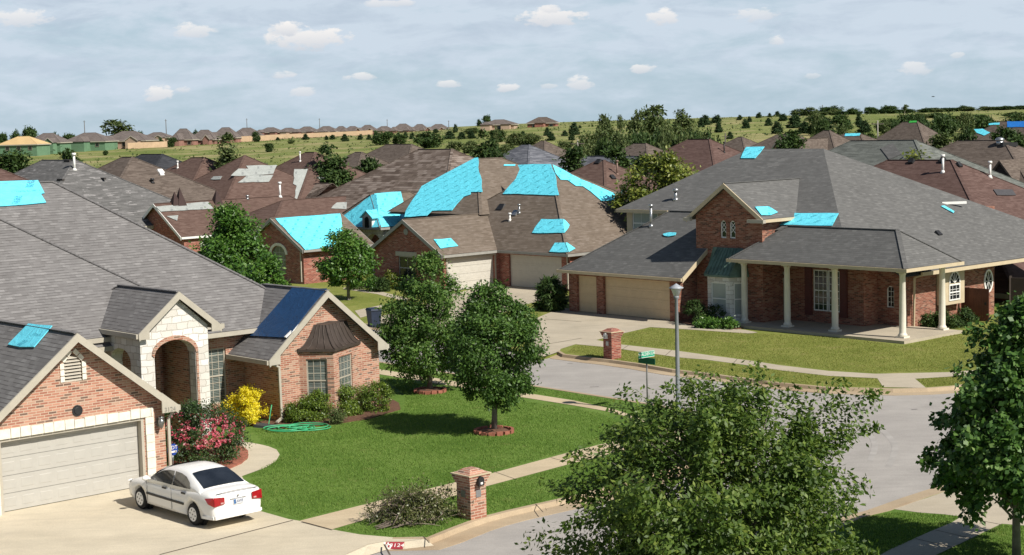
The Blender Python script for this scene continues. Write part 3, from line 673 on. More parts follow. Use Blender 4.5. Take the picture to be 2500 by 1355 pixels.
# stone blocks round the garage opening
sb = MB(); rn = random.Random(3); x = -5.06
while x < .3:
    w_ = rn.uniform(.3, .42); w_ = min(w_, .33-x); hgt = rn.uniform(.24, .28)
    sb.box(x+.008, x+w_-.008, -.06-rn.uniform(0, .015), .05, 2.21, 2.22+hgt); x += w_
    if .33-x < .05: break
for x0 in (-5.06, .045):
    z = .0
    while z < 2.15:
        h_ = rn.uniform(.2, .36); h_ = min(h_, 2.2-z); sb.box(x0, x0+.285, -.055-rn.uniform(0, .015), .05, z+.006, z+h_-.006); z += h_
L.part('stone_surround', sb, plain('white_stone_block', (.72, .68, .58), .9, .12, 5, 0, .5))
jb = MB(); jb.box(-.09, .0, .0, .3, 0, 2.2); jb.box(-4.75, -4.66, .0, .3, 0, 2.2); jb.box(-4.66, -.09, .0, .3, 2.12, 2.2)
L.part('door_frame', jb, CREAM)
L.garage((0, 0, 0), (1, 0, 0), (0, -1, 0), -4.66, -.09, .02, 2.12, GAR_L, 4, .24)
# louvred attic vent with stone border
lv = MB()
for z0, z1 in ((3.62, 4.2),):
    k = 8
    for i in range(k):
        z = z0+(z1-z0+.2)*i/k; hw = .27 if z < 4.15 else .27*(4.52-z)/.36
        lv.hexa([(-2.27-hw, -.01, z), (-2.27+hw, -.01, z), (-2.27+hw, .08, z+.06), (-2.27-hw, .08, z+.06)], [(-2.27-hw, .0, z+.02), (-2.27+hw, .0, z+.02), (-2.27+hw, .09, z+.08), (-2.27-hw, .09, z+.08)])
lvo = L.part('attic_vent', lv, CREAM)
vb = MB(); ring = [(-2.56, 3.62), (-1.98, 3.62), (-1.98, 4.2), (-2.27, 4.52), (-2.56, 4.2)]
for i in range(1, 5):
    a, b = Vector((ring[i][0], 0, ring[i][1])), Vector((ring[(i+1) % 5][0], 0, ring[(i+1) % 5][1]))
    m = max(1, int((b-a).length/.16)); cc = Vector((-2.27, 0, 4.0))
    for j in range(m):
        p, q = a+(b-a)*((j+.06)/m), a+(b-a)*((j+.94)/m); nrm = Vector(((b-a).z, 0, -(b-a).x)).normalized(); nrm = nrm if nrm.dot(p-cc) > 0 else -nrm
        vb.hexa([p+Vector((0, -.03, 0)), q+Vector((0, -.03, 0)), q+nrm*.13+Vector((0, -.03, 0)), p+nrm*.13+Vector((0, -.03, 0))], [p+Vector((0, .04, 0)), q+Vector((0, .04, 0)), q+nrm*.13+Vector((0, .04, 0)), p+nrm*.13+Vector((0, .04, 0))])
L.part('stone_border', vb, MATS['white_stone_block'], lvo)
# v-shaped bay under a curved metal roof
bw = MB(); BP = [(10.08, 6.06), (10.98, 5.12), (12.85, 6.06)]
for (p, q, h0, h1) in ((BP[0], BP[1], .25, 1.05), (BP[1], BP[2], .45, 1.55)):
    P0 = Vector((*p, 0)); dd = Vector((q[0]-p[0], q[1]-p[1], 0)); Ln = dd.length; nrm = Vector((dd.y, -dd.x, 0)).normalized()
    L.facade(P0, dd, nrm, [(0, 0), (Ln, 0), (Ln, 2.68), (0, 2.68)], [rect(h0, h1, .62, 2.28)], .14, bw)
    L.window(P0, dd, nrm, h0, h1, .62, 2.28, 3 if h1 < 1.2 else 4, 6, CREAM, GLASS_B, .055, .08)
L.part('bay_wall', bw, BRICK_L)
br = MB(); seams = MB(); nS = 6; eav = [(9.98, 6.03), (10.97, 5.0), (12.97, 6.03)]; topL, topR = Vector((10.8, 6.03, 3.52)), Vector((12.3, 6.03, 3.52)); topM = Vector((11.1, 5.72, 3.5))
br.smooth = True
def curve(a, b, t): return Vector((a.x+(b.x-a.x)*t, a.y+(b.y-a.y)*t, a.z+(b.z-a.z)*(1-(1-t)**1.9)))
for (ta, tb, ea, eb, ns) in ((topL, topM, eav[0], eav[1], 4), (topM, topR, eav[1], eav[2], 6)):
    ea = Vector((*ea, 2.66)); eb = Vector((*eb, 2.66)); n0 = len(br.v)
    for i in range(ns+1):
        for j in range(7):
            br.v.append(tuple(curve(ta.lerp(tb, i/ns), ea.lerp(eb, i/ns), j/6)))
    for i in range(ns):
        for j in range(6): br.face((n0+i*7+j, n0+i*7+j+1, n0+(i+1)*7+j+1, n0+(i+1)*7+j))
    for i in range(ns+1): seams.tube([curve(ta.lerp(tb, i/ns), ea.lerp(eb, i/ns), j/6)+Vector((0, -.008, .012)) for j in range(7)], .017, 5)
    br.poly([eb-Vector((0, 0, .0)), ea, ea-Vector((0, 0, .1)), eb-Vector((0, 0, .1))], False)
br.poly([topL, topM, topR, Vector((11.5, 6.05, 3.6))])
bro = L.part('bay_roof', br, DKMETAL); L.part('seam', seams, DKMETAL, bro)
L.window((0, 8.5, 0), (1, 0, 0), (0, -1, 0), 7.55, 8.4, .6, 2.72, 3, 8, CREAM, GLASS_B, .06, .1)
downspout(L, [(1.0, -.15, 2.36), (.98, -.16, 2.3), (.82, -.08, 2.05), (.82, -.08, .05)], CREAM)
downspout(L, [(8.62, 5.9, 2.3), (9.1, 5.98, 2.12), (9.13, 5.98, .18), (8.75, 5.75, .1)], CREAM)
# carriage lamp and door light
lm = MB(); lm.lathe([(.03, 2.2), (.1, 2.16), (.05, 2.1), (.09, 2.08), (.1, 1.98), (.06, 1.86), (.02, 1.8)], (.5, -.2, 0), 10); lm.obox((.5, -.2, 2.15), (.5, 0, 2.1), .03, .03); lm.box(.45, .55, -.02, .02, 1.85, 2.1)
L.part('wall_lamp', lm, plain('pewter', (.2, .2, .19), .3, .2, 6, .6))
pl = MB(); pl.tube([(-2.2, -.03, 2.72), (-2.2, .02, 2.72)], [.17, .17], 14); pl.tube([(-2.2, -.05, 2.72), (-2.2, -.02, 2.72)], [.1, .13], 12); L.part('plaque_light', pl, BLACK)
ad = MB(); text_mb(ad, '3124', .2, basis((.72, -.405, 2.4), (1, 0, 0), (0, 0, 1)), .006); L.part('house_number', ad, plain('pewter_number', (.3, .29, .25), .4))
EPS = [];
def epp(*a):
    m = MB(); m.prism(*a); L.part('eave_return', m, CREAM)
epp([(.45, -.352, 2.31), (1.04, -.352, 2.31), (1.04, -.352, 2.49), (.45, -.352, 2.96)], (0, -.045, 0)); epp([(-4.95, -.352, 2.31), (-5.54, -.352, 2.31), (-5.54, -.352, 2.49), (-4.95, -.352, 2.96)], (0, -.045, 0))
for sg, c0 in ((-1, 11.26), (1, 11.26)):
    e_ = c0+sg*2.78; epp([(e_, 5.718, 2.26), (e_-sg*.5, 5.718, 2.26), (e_-sg*.5, 5.718, 2.86), (e_, 5.718, 2.44)], (0, -.045, 0))
for sg in (-1, 1):
    e_ = 4.885+sg*1.68; epp([(e_, 5.798, 3.78), (e_-sg*.42, 5.798, 3.78), (e_-sg*.42, 5.798, 4.3), (e_, 5.798, 3.98)], (0, -.045, 0))
L.finish(SH_L, BRICK_L, CREAM)
tarp(L, 'roof_tarp', 'large bright cyan tarp along the ridge of the corner house roof', 'tarp', [[(-40, 447), (92, 443), (108, 474), (99, 476), (112, 497), (-40, 507)]], CYAN_N, 'cyan tarps on the roofs')
tarp(L, 'roof_tarp', 'small cyan sheet on the garage wing roof left of the louvred gable', 'tarp', [[(72, 793), (130, 798), (86, 850), (22, 844)]], CYAN_N, 'cyan tarps on the roofs')
tarp(L, 'navy_tarp', 'dark navy blue tarp with a loose white batten over the bay wing roof', 'tarp', [{'p': [(716, 704), (800, 707), (786, 722), (702, 827), (650, 824), (612, 822)], 'ref': (700, 790)}], NAVY)
bt = MB(); q = []
for px_, py_ in ((700, 828), (775, 740)):
    p_, n_ = L.hit(px_, py_); q.append(L.w(*(p_+n_*.1)))
bt.obox(q[0], q[1], .09, .05); tag(bt.build('batten', WHITE, None, False, tuple((q[0]+q[1])/2)), 'white wooden batten holding the edge of the navy tarp', 'batten')

# ---- R: two-storey brick house with a columned porch
RO = G(1640, 784)
R = House('brick_house', 'dark brown brick house with white porch columns, tan garage doors and large grey hip roof', RO, 138.2)
def slab(H, pts, th=.16):
    top = [Vector(p) for p in pts]; n = (top[1]-top[0]).cross(top[2]-top[0])
    if n.z < 0: top.reverse()
    H.roof.poly(top); H.roof.poly([p-Vector((0, 0, th)) for p in reversed(top)])
RL, RR = (-3.4, 10.7, 9.0), (2.1, 10.7, 9.0)
slab(R, [(-8, 4.1, 5.7), (5.05, 4.1, 5.7), (5.05, 2.6, 4.95), (9.46, 2.6, 4.95), RR, RL])
slab(R, [(-8, 17.3, 5.7), (-8, 4.1, 5.7), RL])
slab(R, [(9.46, 2.6, 4.95), (13, 2.6, 3.0), (13, 22, 3.0), RR])
slab(R, [RR, (13, 22, 3.0), (-8, 17.3, 5.7)]); slab(R, [RR, (-8, 17.3, 5.7), RL])
R.trim.box(-8.1, -3.9, 4.0, 4.1, 5.5, 5.69); R.trim.box(-8.1, -8, 4.0, 17, 5.5, 5.69); R.trim.box(13, 13.12, 4.2, 22, 2.8, 2.98)
R.vol('u', -8.3, 1.25, -.5, 12, 2.45, 3.24, 4.55, 0, qr=4.1)                       # garage roof
R.vol('v', 1.2, 8.7, .12, 5.44, 5.6, 1.86, 0, 0)                                 # tower gable
R.vol('u', 3.75, 14.75, .4, 5.1, 3.55, 1.65, 2.1, 2.1)                             # porch roof
# walls
R.facade((0, 0, 0), (1, 0, 0), (0, -1, 0), [(-8.0, 0), (.45, 0), (.45, 2.6), (-8.0, 2.6)], [rect(-7.35, -5.75, 0, 2.12), rect(-5.2, -.12, 0, 2.15)], .25)
R.garage((0, 0, 0), (1, 0, 0), (0, -1, 0), -7.35, -5.75, .02, 2.12, GAR_R, 2, .2); R.garage((0, 0, 0), (1, 0, 0), (0, -1, 0), -5.2, -.12, .02, 2.15, GAR_R, 4, .2)
R.facade((.45, 0, 0), (0, 1, 0), (1, 0, 0), [(0, 0), (1.6, 0), (1.6, 3.7), (0, 2.5)], [], .1)
R.wall.box(-8.0, -7.9, .02, 12, 0, 2.5)
R.facade((0, 1.55, 0), (1, 0, 0), (0, -1, 0), [(.47, 0), (5.08, 0), (5.08, 5.7), (2.78, 7.28), (.47, 5.7)], [arc_hole(2.2, 2.62, 4.5, 5.25, 5.45), arc_hole(2.84, 3.26, 4.5, 5.25, 5.45)], .16)
R.wall.box(.47, .57, 1.57, 6, 2, 5.7); R.facade((5.08, 1.55, 0), (0, 1, 0), (1, 0, 0), [(0, 0), (4, 0), (4, 5.75), (0, 5.75)], [], .1)
R.facade((0, 3.3, 0), (1, 0, 0), (0, -1, 0), [(3.86, .14), (10.2, .14), (10.2, 4), (3.86, 4)], [rect(4.3, 5.1, .14, 2.12), rect(7.0, 8.7, .75, 2.9)], .14)
R.facade((10.2, 3.3, 0), (0, 1, 0), (1, 0, 0), [(0, .1), (1.2, .1), (1.2, 4), (0, 4)], [], .1)
R.facade((0, 4.5, 0), (1, 0, 0), (0, -1, 0), [(10.2, .1), (12.0, .1), (12.0, 3.6), (10.2, 3.6)], [arc_hole(10.75, 11.2, 1.05, 1.95, 2.15)], .14)
R.facade((12.0, 4.5, 0), (0, 1, 0), (1, 0, 0), [(0, 0), (8.0, 0), (8.0, 3.2), (0, 3.2)], [], .1)
R.wall.box(-7.7, 8, 12, 19, 0, 5.4)
up_ = MB(); R.facade((0, 4.6, 0), (1, 0, 0), (0, -1, 0), [(-7.7, 2), (-2, 2), (-2, 5.8), (-7.7, 5.8)], [rect(-7.25, -5.2, 4.2, 5.5)], .1, up_); R.part('siding', up_, TANTRIM)
R.window((0, 4.6, 0), (1, 0, 0), (0, -1, 0), -7.25, -5.2, 4.2, 5.5, 3, 2, WHITE, GLASS_S, .07, .06)
for a in (2.2, 2.84):
    w_ = R.window((0, 1.55, 0), (1, 0, 0), (0, -1, 0), a, a+.42, 4.5, 5.45, 1, 1, WHITE, GLASS, .07, .1, mid=False)
    lt = MB()
    for i in range(-2, 5):
        for sg in (1, -1):
            z0 = 4.5+i*.26; p = Vector((a+.04, 1.63, z0 if sg > 0 else z0+.36)); q = Vector((a+.38, 1.63, z0+.36 if sg > 0 else z0))
            if min(p.z, q.z) > 4.5 and max(p.z, q.z) < 5.42: lt.obox(p, q, .025, .025)
    R.part('lattice', lt, WHITE, w_)
# front door with a broken pediment
R.part('door_leaf', (lambda m: (m.box(4.42, 4.98, 3.40, 3.44, .16, 2.05), m)[1])(MB()), plain('russet_door', (.16, .055, .035), .4, .2))
df = MB()
for x0, x1 in ((4.1, 4.3), (5.1, 5.3)): df.box(x0, x1, 3.22, 3.32, .14, 2.2)
df.box(4.0, 5.4, 3.2, 3.32, 2.2, 2.36)
df.hexa([(3.95, 3.2, 2.36), (4.55, 3.2, 2.72), (4.55, 3.2, 2.82), (3.95, 3.2, 2.46)], [(3.95, 3.32, 2.36), (4.55, 3.32, 2.72), (4.55, 3.32, 2.82), (3.95, 3.32, 2.46)])
df.hexa([(5.45, 3.2, 2.36), (4.85, 3.2, 2.72), (4.85, 3.2, 2.82), (5.45, 3.2, 2.46)], [(5.45, 3.32, 2.36), (4.85, 3.32, 2.72), (4.85, 3.32, 2.82), (5.45, 3.32, 2.46)])
df.lathe([(.06, 2.4), (.1, 2.5), (.05, 2.62), (.02, 2.74)], (4.7, 3.26, 0), 8)
R.part('door_surround', df, CREAM)
sdw = MB(); 
for x0, x1, y0, y1, z0, z1 in ((4.32, 4.42, 3.36, 3.42, .15, 2.12), (4.98, 5.08, 3.36, 3.42, .15, 2.12), (4.42, 4.98, 3.36, 3.42, 2.04, 2.12)): sdw.box(x0, x1, y0, y1, z0, z1)
R.part('storm_door', sdw, WHITE)
R.window((0, 3.3, 0), (1, 0, 0), (0, -1, 0), 7.0, 7.9, .75, 2.9, 3, 6, WHITE, GLASS, .06, .08); R.window((0, 3.3, 0), (1, 0, 0), (0, -1, 0), 7.95, 8.7, .75, 2.9, 3, 6, WHITE, GLASS, .06, .08)
sh = plain('dark_red_shutter', (.1, .018, .014), .5, .2)
for x0 in (6.5, 8.75):
    m = MB(); m.box(x0, x0+.46, 3.24, 3.298, .5, 3.0)
    for i in range(12): m.box(x0+.05, x0+.41, 3.225, 3.24, .62+i*.19, .76+i*.19)
    R.part('shutter', m, sh)
R.window((0, 4.5, 0), (1, 0, 0), (0, -1, 0), 10.75, 11.2, 1.05, 2.15, 2, 4, WHITE, GLASS, .05, .08, mid=False)
# box window, oval window and gate on the sunny side
bx = MB(); bx.box(12.02, 12.45, 7.05, 8.95, 1.0, 2.95); bxo = R.part('window_box', bx, TANTRIM)
R.window((12.46, 0, 0), (0, 1, 0), (1, 0, 0), 7.5, 8.5, 1.2, 2.05, 3, 3, WHITE, GLASS, .07, .0)
fw = MB(); hp = [(7.5+1.0*(i/12), 0) for i in range(13)]
fan = MB(); fan.poly([(12.47, 8.0+.48*math.cos(math.pi*i/16), 2.1+.62*math.sin(math.pi*i/16)) for i in range(17)]); 
for i in range(16):
    a0, a1 = math.pi*i/16, math.pi*(i+1)/16; c = lambda a, r, x: (x, 8.0+r*.5*math.cos(a), 2.1+r*.64*math.sin(a))
    fw.hexa([c(a0, 1.0, 12.46), c(a1, 1.0, 12.46), c(a1, .86, 12.46), c(a0, .86, 12.46)], [c(a0, 1.0, 12.5), c(a1, 1.0, 12.5), c(a1, .86, 12.5), c(a0, .86, 12.5)])
for i in range(1, 6): a0 = math.pi*i/6; fw.obox((12.485, 8.0, 2.1), (12.485, 8.0+.48*math.cos(a0), 2.1+.62*math.sin(a0)), .03, .025)
fwo = R.part('fan_window', fw, WHITE); R.part('pane', fan, GLASS, fwo)
ov = MB(); ovg = MB(); ovg.poly([(12.012, 11.9+.36*math.cos(2*math.pi*i/24), 1.85+.56*math.sin(2*math.pi*i/24)) for i in range(24)])
for i in range(24):
    a0, a1 = 2*math.pi*i/24, 2*math.pi*(i+1)/24; c = lambda a, k, x: (x, 11.9+(.36+k)*math.cos(a), 1.85+(.56+k)*math.sin(a))
    ov.hexa([c(a0, .07, 12.0), c(a1, .07, 12.0), c(a1, -.03, 12.0), c(a0, -.03, 12.0)], [c(a0, .07, 12.05), c(a1, .07, 12.05), c(a1, -.03, 12.05), c(a0, -.03, 12.05)])
for i in range(4): a0 = math.pi*i/4; ov.obox((12.03, 11.9-.36*math.cos(a0), 1.85-.56*math.sin(a0)), (12.03, 11.9+.36*math.cos(a0), 1.85+.56*math.sin(a0)), .025, .025)
ovo = R.part('oval_window', ov, WHITE); R.part('pane', ovg, GLASS, ovo)
downspout(R, [(12.9, 4.9, 2.85), (12.15, 4.9, 2.6), (12.1, 4.9, .1)], TANTRIM)
downspout(R, [(4.15, .6, 3.4), (4.15, 3.22, 3.2), (4.15, 3.22, .2)], TANTRIM)
# stone bay under a green copper roof
sbay = MB(); BP = [(1.35, 1.55), (1.95, .75), (3.5, .75), (4.05, 1.55)]
for p, q in zip(BP[:-1], BP[1:]):
    P0 = Vector((*p, 0)); dd = Vector((q[0]-p[0], q[1]-p[1], 0)); Ln = dd.length; nrm = Vector((dd.y, -dd.x, 0)).normalized(); h0, h1 = (.22, Ln-.18) if Ln < 1.3 else (.25, Ln-.25)
    R.facade(P0, dd, nrm, [(0, 0), (Ln, 0), (Ln, 2.5), (0, 2.5)], [rect(h0, h1, .45, 2.2)], .1, sbay); R.window(P0, dd, nrm, h0, h1, .45, 2.2, 1, 1, WHITE, GLASS_S, .06, .06)
R.part('stone_bay', sbay, STONE)
cb = MB(); tp = [(1.7, 1.53, 4.0), (2.1, 1.45, 4.0), (3.4, 1.45, 4.0), (3.8, 1.53, 4.0)]; bt_ = [(1.2, 1.5, 2.6), (1.85, .58, 2.6), (3.6, .58, 2.6), (4.2, 1.5, 2.6)]
for i in range(3): cb.poly([bt_[i], bt_[i+1], tp[i+1], tp[i]]); cb.poly([(bt_[i][0], bt_[i][1], 2.5), (bt_[i+1][0], bt_[i+1][1], 2.5), bt_[i+1], bt_[i]])
for i in range(8): t = i/7; cb.obox(Vector(bt_[1]).lerp(Vector(bt_[2]), t), Vector(tp[1]).lerp(Vector(tp[2]), t), .04, .05)
R.part('bay_roof', cb, COPPER)
# porch slab and columns
ps = MB(); ps.hexa([(3.3, -.05, 0), (14.95, -.05, 0), (14.95, 4.9, 0), (3.3, 4.9, 0)], [(3.3, -.05, .14), (14.95, -.05, .14), (14.95, 4.9, .14), (3.3, 4.9, .14)]); R.part('porch_floor', ps, WALK_R)
for (x, y) in ((4.3, .98), (7.15, .98), (10.15, .98), (14.15, .98), (14.0, 4.55)):
    m = MB(); m.box(x-.24, x+.24, y-.24, y+.24, .14, .22); m.lathe([(.22, .22), (.23, .28), (.18, .34), (.165, .4), (.165, 1.3), (.14, 3.15), (.17, 3.2), (.18, 3.28)], (x, y, 0), 18); m.box(x-.21, x+.21, y-.21, y+.21, 3.28, 3.4)
    R.part('column', m, plain('column_paint', (.66, .62, .52), .5, .06))
R.trim.box(3.9, 14.5, .75, 1.2, 3.32, 3.46); R.trim.box(13.8, 14.35, 1.2, 4.8, 3.32, 3.46)
for b6 in ((4.5, 5.6, 1.0, 1.22, 5.4, 5.58), (.02, .5, 1.0, 1.22, 5.4, 5.58)): ee = MB(); ee.box(*b6); R.part('eave_return', ee, CREAM)
R.finish(SH_R, BRICK_R, TANTRIM)
CG = 'cyan tarps on the roofs'
tarp(R, 'roof_tarp', 'cyan tarp just under the ridge of the columned house, left of its top corner', 'tarp', [[(1822, 361), (1867, 360), (1844, 388), (1809, 388)]], CYAN, CG)
tarp(R, 'roof_tarp', 'long wrinkled cyan tarp strip above the porch roof beside the brick tower', 'tarp', [[(1897, 521), (2048, 523), (2032, 553), (1874, 550)]], CYAN, CG)
tarp(R, 'roof_tarp', 'crumpled cyan tarp on the right eave of the brick tower gable', 'tarp', [[(1842, 507), (1876, 506), (1898, 520), (1880, 527), (1858, 527)]], CYAN, CG)
tarp(R, 'roof_tarp', 'narrow cyan strip near the right edge of the columned house roof', 'tarp', [[(2296, 505), (2305, 504), (2329, 518), (2327, 522)]], CYAN, CG)
tarp(R, 'roof_tarp', 'tiny cyan patch over a vent on the garage slope below the tower', 'tarp', [[(1619, 573), (1634, 569), (1652, 570), (1649, 576), (1632, 579), (1622, 577)]], CYAN, CG)
R.vent(1650, 487, .45, .09, METAL); R.vent(1590, 552, 1.1, .07, METAL); R.boxvent(2290, 571, .35, .15, BLACK)
R.vent(1824, 362, .45, .16, METAL)
e_ = MB(); p_, n_ = R.hit(2318, 501)
e_.obox(p_+Vector((-.3, -.3, .12)), p_+Vector((.5, .9, .12)), .12, .14); R.part('eave_board', e_, WHITE)

# ---- M: brick house half covered in cyan membrane
MO = G(1222, 697)
M_ = House('brick_house', 'red brick house with two ivory garage doors and large cyan sheets over its brown roof', MO, 137)
M_.vol('v', -5.3, 9, -7.75, .25, 2.45, 2.25, 0, 3)                                 # left garage wing
M_.vol('u', -9.5, 6.95, -.45, 16, 2.45, 5.45, 8.2, 8.2, qr=6.3)                    # right hip
M_.vol('v', 1.4, 16, -13.7, -3.35, 4.62, 3.73, 5.2, 7, qr=-9.3, gut=False)                      # main peak
M_.vol('v', -7.3, -1.0, -20.0, -12.35, 2.45, 2.15, 0, 0)                              # left wing gable
M_.vol('v', .45, 9, -20.2, -13.3, 3.5, 2.35, 1.8, 3, qr=-16.6)                               # entry hip
M_.facade((0, -5, 0), (1, 0, 0), (0, -1, 0), [(-7.4, 0), (0, 0), (0, 2.55), (-3.75, 4.5), (-7.4, 2.55)], [rect(-4.7, -2.9, 0, 2.2)], .2)
M_.facade((0, -5, 0), (0, 1, 0), (1, 0, 0), [(0, 0), (5, 0), (5, 2.55), (0, 2.55)], [rect(.3, 4.5, 0, 2.1)], .2)
M_.garage((0, -5, 0), (0, 1, 0), (1, 0, 0), .3, 4.5, .02, 2.1, GAR_M, 4, .16)
M_.facade((0, 0, 0), (1, 0, 0), (0, -1, 0), [(0, 0), (6.7, 0), (6.7, 2.5), (0, 2.5)], [rect(.9, 5.9, 0, 2.15)], .2)
M_.garage((0, 0, 0), (1, 0, 0), (0, -1, 0), .9, 5.9, .02, 2.15, GAR_M, 4, .16)
M_.facade((6.7, 0, 0), (0, 1, 0), (1, 0, 0), [(0, 0), (14, 0), (14, 2.5), (0, 2.5)], [], .1)
gl_ = MB(); gl_.box(-4.9, -2.7, -5.05, -4.95, 2.2, 2.5); M_.part('lintel', gl_, CREAM); gf = MB(); gf.box(.02, .05, -4.8, -4.7, 0, 2.2); gf.box(.02, .05, -.5, -.38, 0, 2.2); gf.box(.02, .05, -4.7, -.5, 2.1, 2.22)
M_.part('door_frame', gf, CREAM); M_.window((0, -5, 0), (1, 0, 0), (0, -1, 0), -4.7, -2.9, .6, 2.2, 2, 2, GRTRIM, GLASS, .08, .1)
rv = MB(); rv.tube([(-3.75, -5.05, 3.85), (-3.75, -4.98, 3.85)], [.22, .22], 16); M_.part('round_vent', rv, GRTRIM)
M_.facade((0, -7, 0), (1, 0, 0), (0, -1, 0), [(-19.6, 0), (-12.75, 0), (-12.75, 2.5), (-16.2, 4.4), (-19.6, 2.5)], [arc_hole(-16.6, -14.9, .6, 2.0, 2.6)], .12)
aw = MB(); n_ = 10
for i in range(n_):
    a0, a1 = math.pi*i/n_, math.pi*(i+1)/n_; c = lambda a, r: (-15.75+r*math.cos(a), 2.0+r*.72*math.sin(a))
    A0, A1, B1, B0 = c(a0, .86), c(a1, .86), c(a1, 1.12), c(a0, 1.12); aw.hexa([(x, -7.04, z) for x, z in (A0, A1, B1, B0)], [(x, -6.98, z) for x, z in (A0, A1, B1, B0)])
M_.part('stone_arch', aw, MATS['white_stone_block']); M_.window((0, -7, 0), (1, 0, 0), (0, -1, 0), -16.6, -14.9, .6, 2.6, 4, 4, CREAM, GLASS_B, .06, .1)
M_.facade((-12.75, -7, 0), (0, 1, 0), (1, 0, 0), [(0, 0), (5, 0), (5, 2.5), (0, 2.5)], [], .1)
ew = MB(); M_.facade((0, .9, 0), (1, 0, 0), (0, -1, 0), [(-17.6, 0), (-13.65, 0), (-13.65, 3.5), (-17.6, 3.5)], [arc_hole(-15.7, -13.95, 0, 2.2, 2.95)], .5, ew); M_.facade((-13.65, .9, 0), (0, 1, 0), (1, 0, 0), [(0, 0), (3, 0), (3, 3.5), (0, 3.5)], [], .3, ew); M_.part('stone_entry', ew, STONE)
eb = MB(); eb.box(-17, -13.7, 2.4, 2.5, 0, 3.4); M_.part('entry_back', eb, BRICK_M)
downspout(M_, [(-12.9, -6.95, 2.35), (-13.0, -7.06, 2.2), (-13.0, -7.06, .15)], CREAM)
downspout(M_, [(-7.3, -5.06, 2.4), (-7.3, -5.06, .1)], CREAM); downspout(M_, [(6.6, -.3, 2.4), (6.5, -.06, 2.2), (6.5, -.06, .1)], CREAM)
M_.wall.box(-21, -7, 8, 14, 0, 2.5)
# dormer on the entry roof
dm = MB(); dm.prism([(-15.4, .38, 3.3), (-14.3, .38, 3.3), (-14.3, .38, 4.25), (-14.85, .38, 4.62), (-15.4, .38, 4.25)], (0, .06, 0)); dmo = M_.part('dormer', dm, GRTRIM)  # grey front carries painted shade; the lit sides are coloured white
ds = MB(); ds.box(-14.36, -14.3, .45, 2.2, 3.3, 4.24); ds.box(-15.4, -15.34, .45, 2.2, 3.3, 4.24); M_.part('dormer_side', ds, WHITE, dmo)
dr = MB(); dr.prism([(-15.6, .28, 4.15), (-14.85, .28, 4.68), (-14.1, .28, 4.15), (-14.1, .28, 4.22), (-14.85, .28, 4.76), (-15.6, .28, 4.22)], (0, 2.6, 0)); M_.part('dormer_roof', dr, CYAN, dmo)
dg = MB(); dg.prism([(-15.08, .375, 3.45), (-14.62, .375, 3.45), (-14.62, .375, 4.1), (-14.7, .375, 4.22), (-14.85, .375, 4.28), (-15.0, .375, 4.22), (-15.08, .375, 4.1)], (0, -.03, 0)); M_.part('dormer_window', dg, GLASS, dmo)
M_.finish(SH_M, BRICK_M, GRTRIM)
tarp(M_, 'roof_membrane', 'cyan membrane covering the whole left gable slope of the red brick house', 'tarp', [[(672, 535), (830, 523), (836, 560), (848, 600), (745, 612)]], CYAN, CG)
tarp(M_, 'roof_membrane', 'cyan membrane wrapped over the entry hip behind the small dormer', 'tarp', [{'p': [(910, 476), (921, 476), (928, 555), (836, 555), (836, 530)], 'ref': (868, 530)}, {'p': [(913, 474), (978, 469), (986, 500), (988, 550), (930, 556), (922, 510)], 'ref': (950, 530)}], CYAN, CG)
tarp(M_, 'roof_membrane', 'largest cyan membrane, ragged edged, on the main front slope of the red brick house', 'tarp', [[(1160, 387), (1168, 386), (1170, 420), (1177, 440), (1179, 470), (1150, 470), (1150, 476), (1132, 482), (1104, 515), (1055, 516), (1043, 528), (988, 531), (992, 515), (1006, 492), (1022, 470), (1030, 456)]], CYAN, CG)
tarp(M_, 'roof_membrane', 'cyan membrane from ridge to mid slope on the right part of the red brick house', 'tarp', [[(1265, 404), (1346, 402), (1356, 425), (1360, 455), (1366, 478), (1300, 476), (1228, 475), (1240, 460), (1260, 438), (1270, 415)], {'p': [(1348, 403), (1420, 440), (1500, 474), (1502, 490), (1468, 492), (1440, 468), (1422, 456), (1405, 455), (1385, 441), (1368, 440), (1356, 425)], 'ref': (1420, 450)}], CYAN, CG)
tarp(M_, 'roof_membrane', 'six sided cyan patch midway down the right garage slope', 'tarp', [{'p': [(1323, 536), (1374, 536), (1380, 570), (1300, 570), (1308, 555)], 'ref': (1345, 555)}, {'p': [(1374, 536), (1380, 540), (1390, 551), (1386, 560), (1378, 569)], 'ref': (1382, 553)}], CYAN, CG)
tarp(M_, 'roof_membrane', 'cyan patch at the eave corner above the right ivory garage door', 'tarp', [{'p': [(1356, 594), (1380, 594), (1388, 617), (1342, 616)], 'ref': (1365, 606)}, {'p': [(1380, 594), (1384, 594), (1404, 608), (1388, 617)], 'ref': (1390, 606)}], CYAN, CG)
tarp(M_, 'roof_membrane', 'small cyan rectangle low on the left garage wing of the red brick house', 'tarp', [[(1058, 586), (1100, 583), (1118, 602), (1075, 608)]], CYAN, CG)
tarp(M_, 'roof_membrane', 'short cyan strip along the ridge between the two cyan slopes', 'tarp', [[(1230, 403), (1258, 403), (1257, 406), (1229, 406)]], CYAN, CG)
M_.vent(1245, 538, .4, .06, WHITE); M_.vent(1268, 520, .5, .06, METAL); M_.boxvent(1258, 521, .5, .15, METAL); M_.boxvent(1223, 506, .6, .12, BLACK); M_.vent(1411, 428, .5, .07, WHITE); M_.vent(909, 472, .35, .06, WHITE)

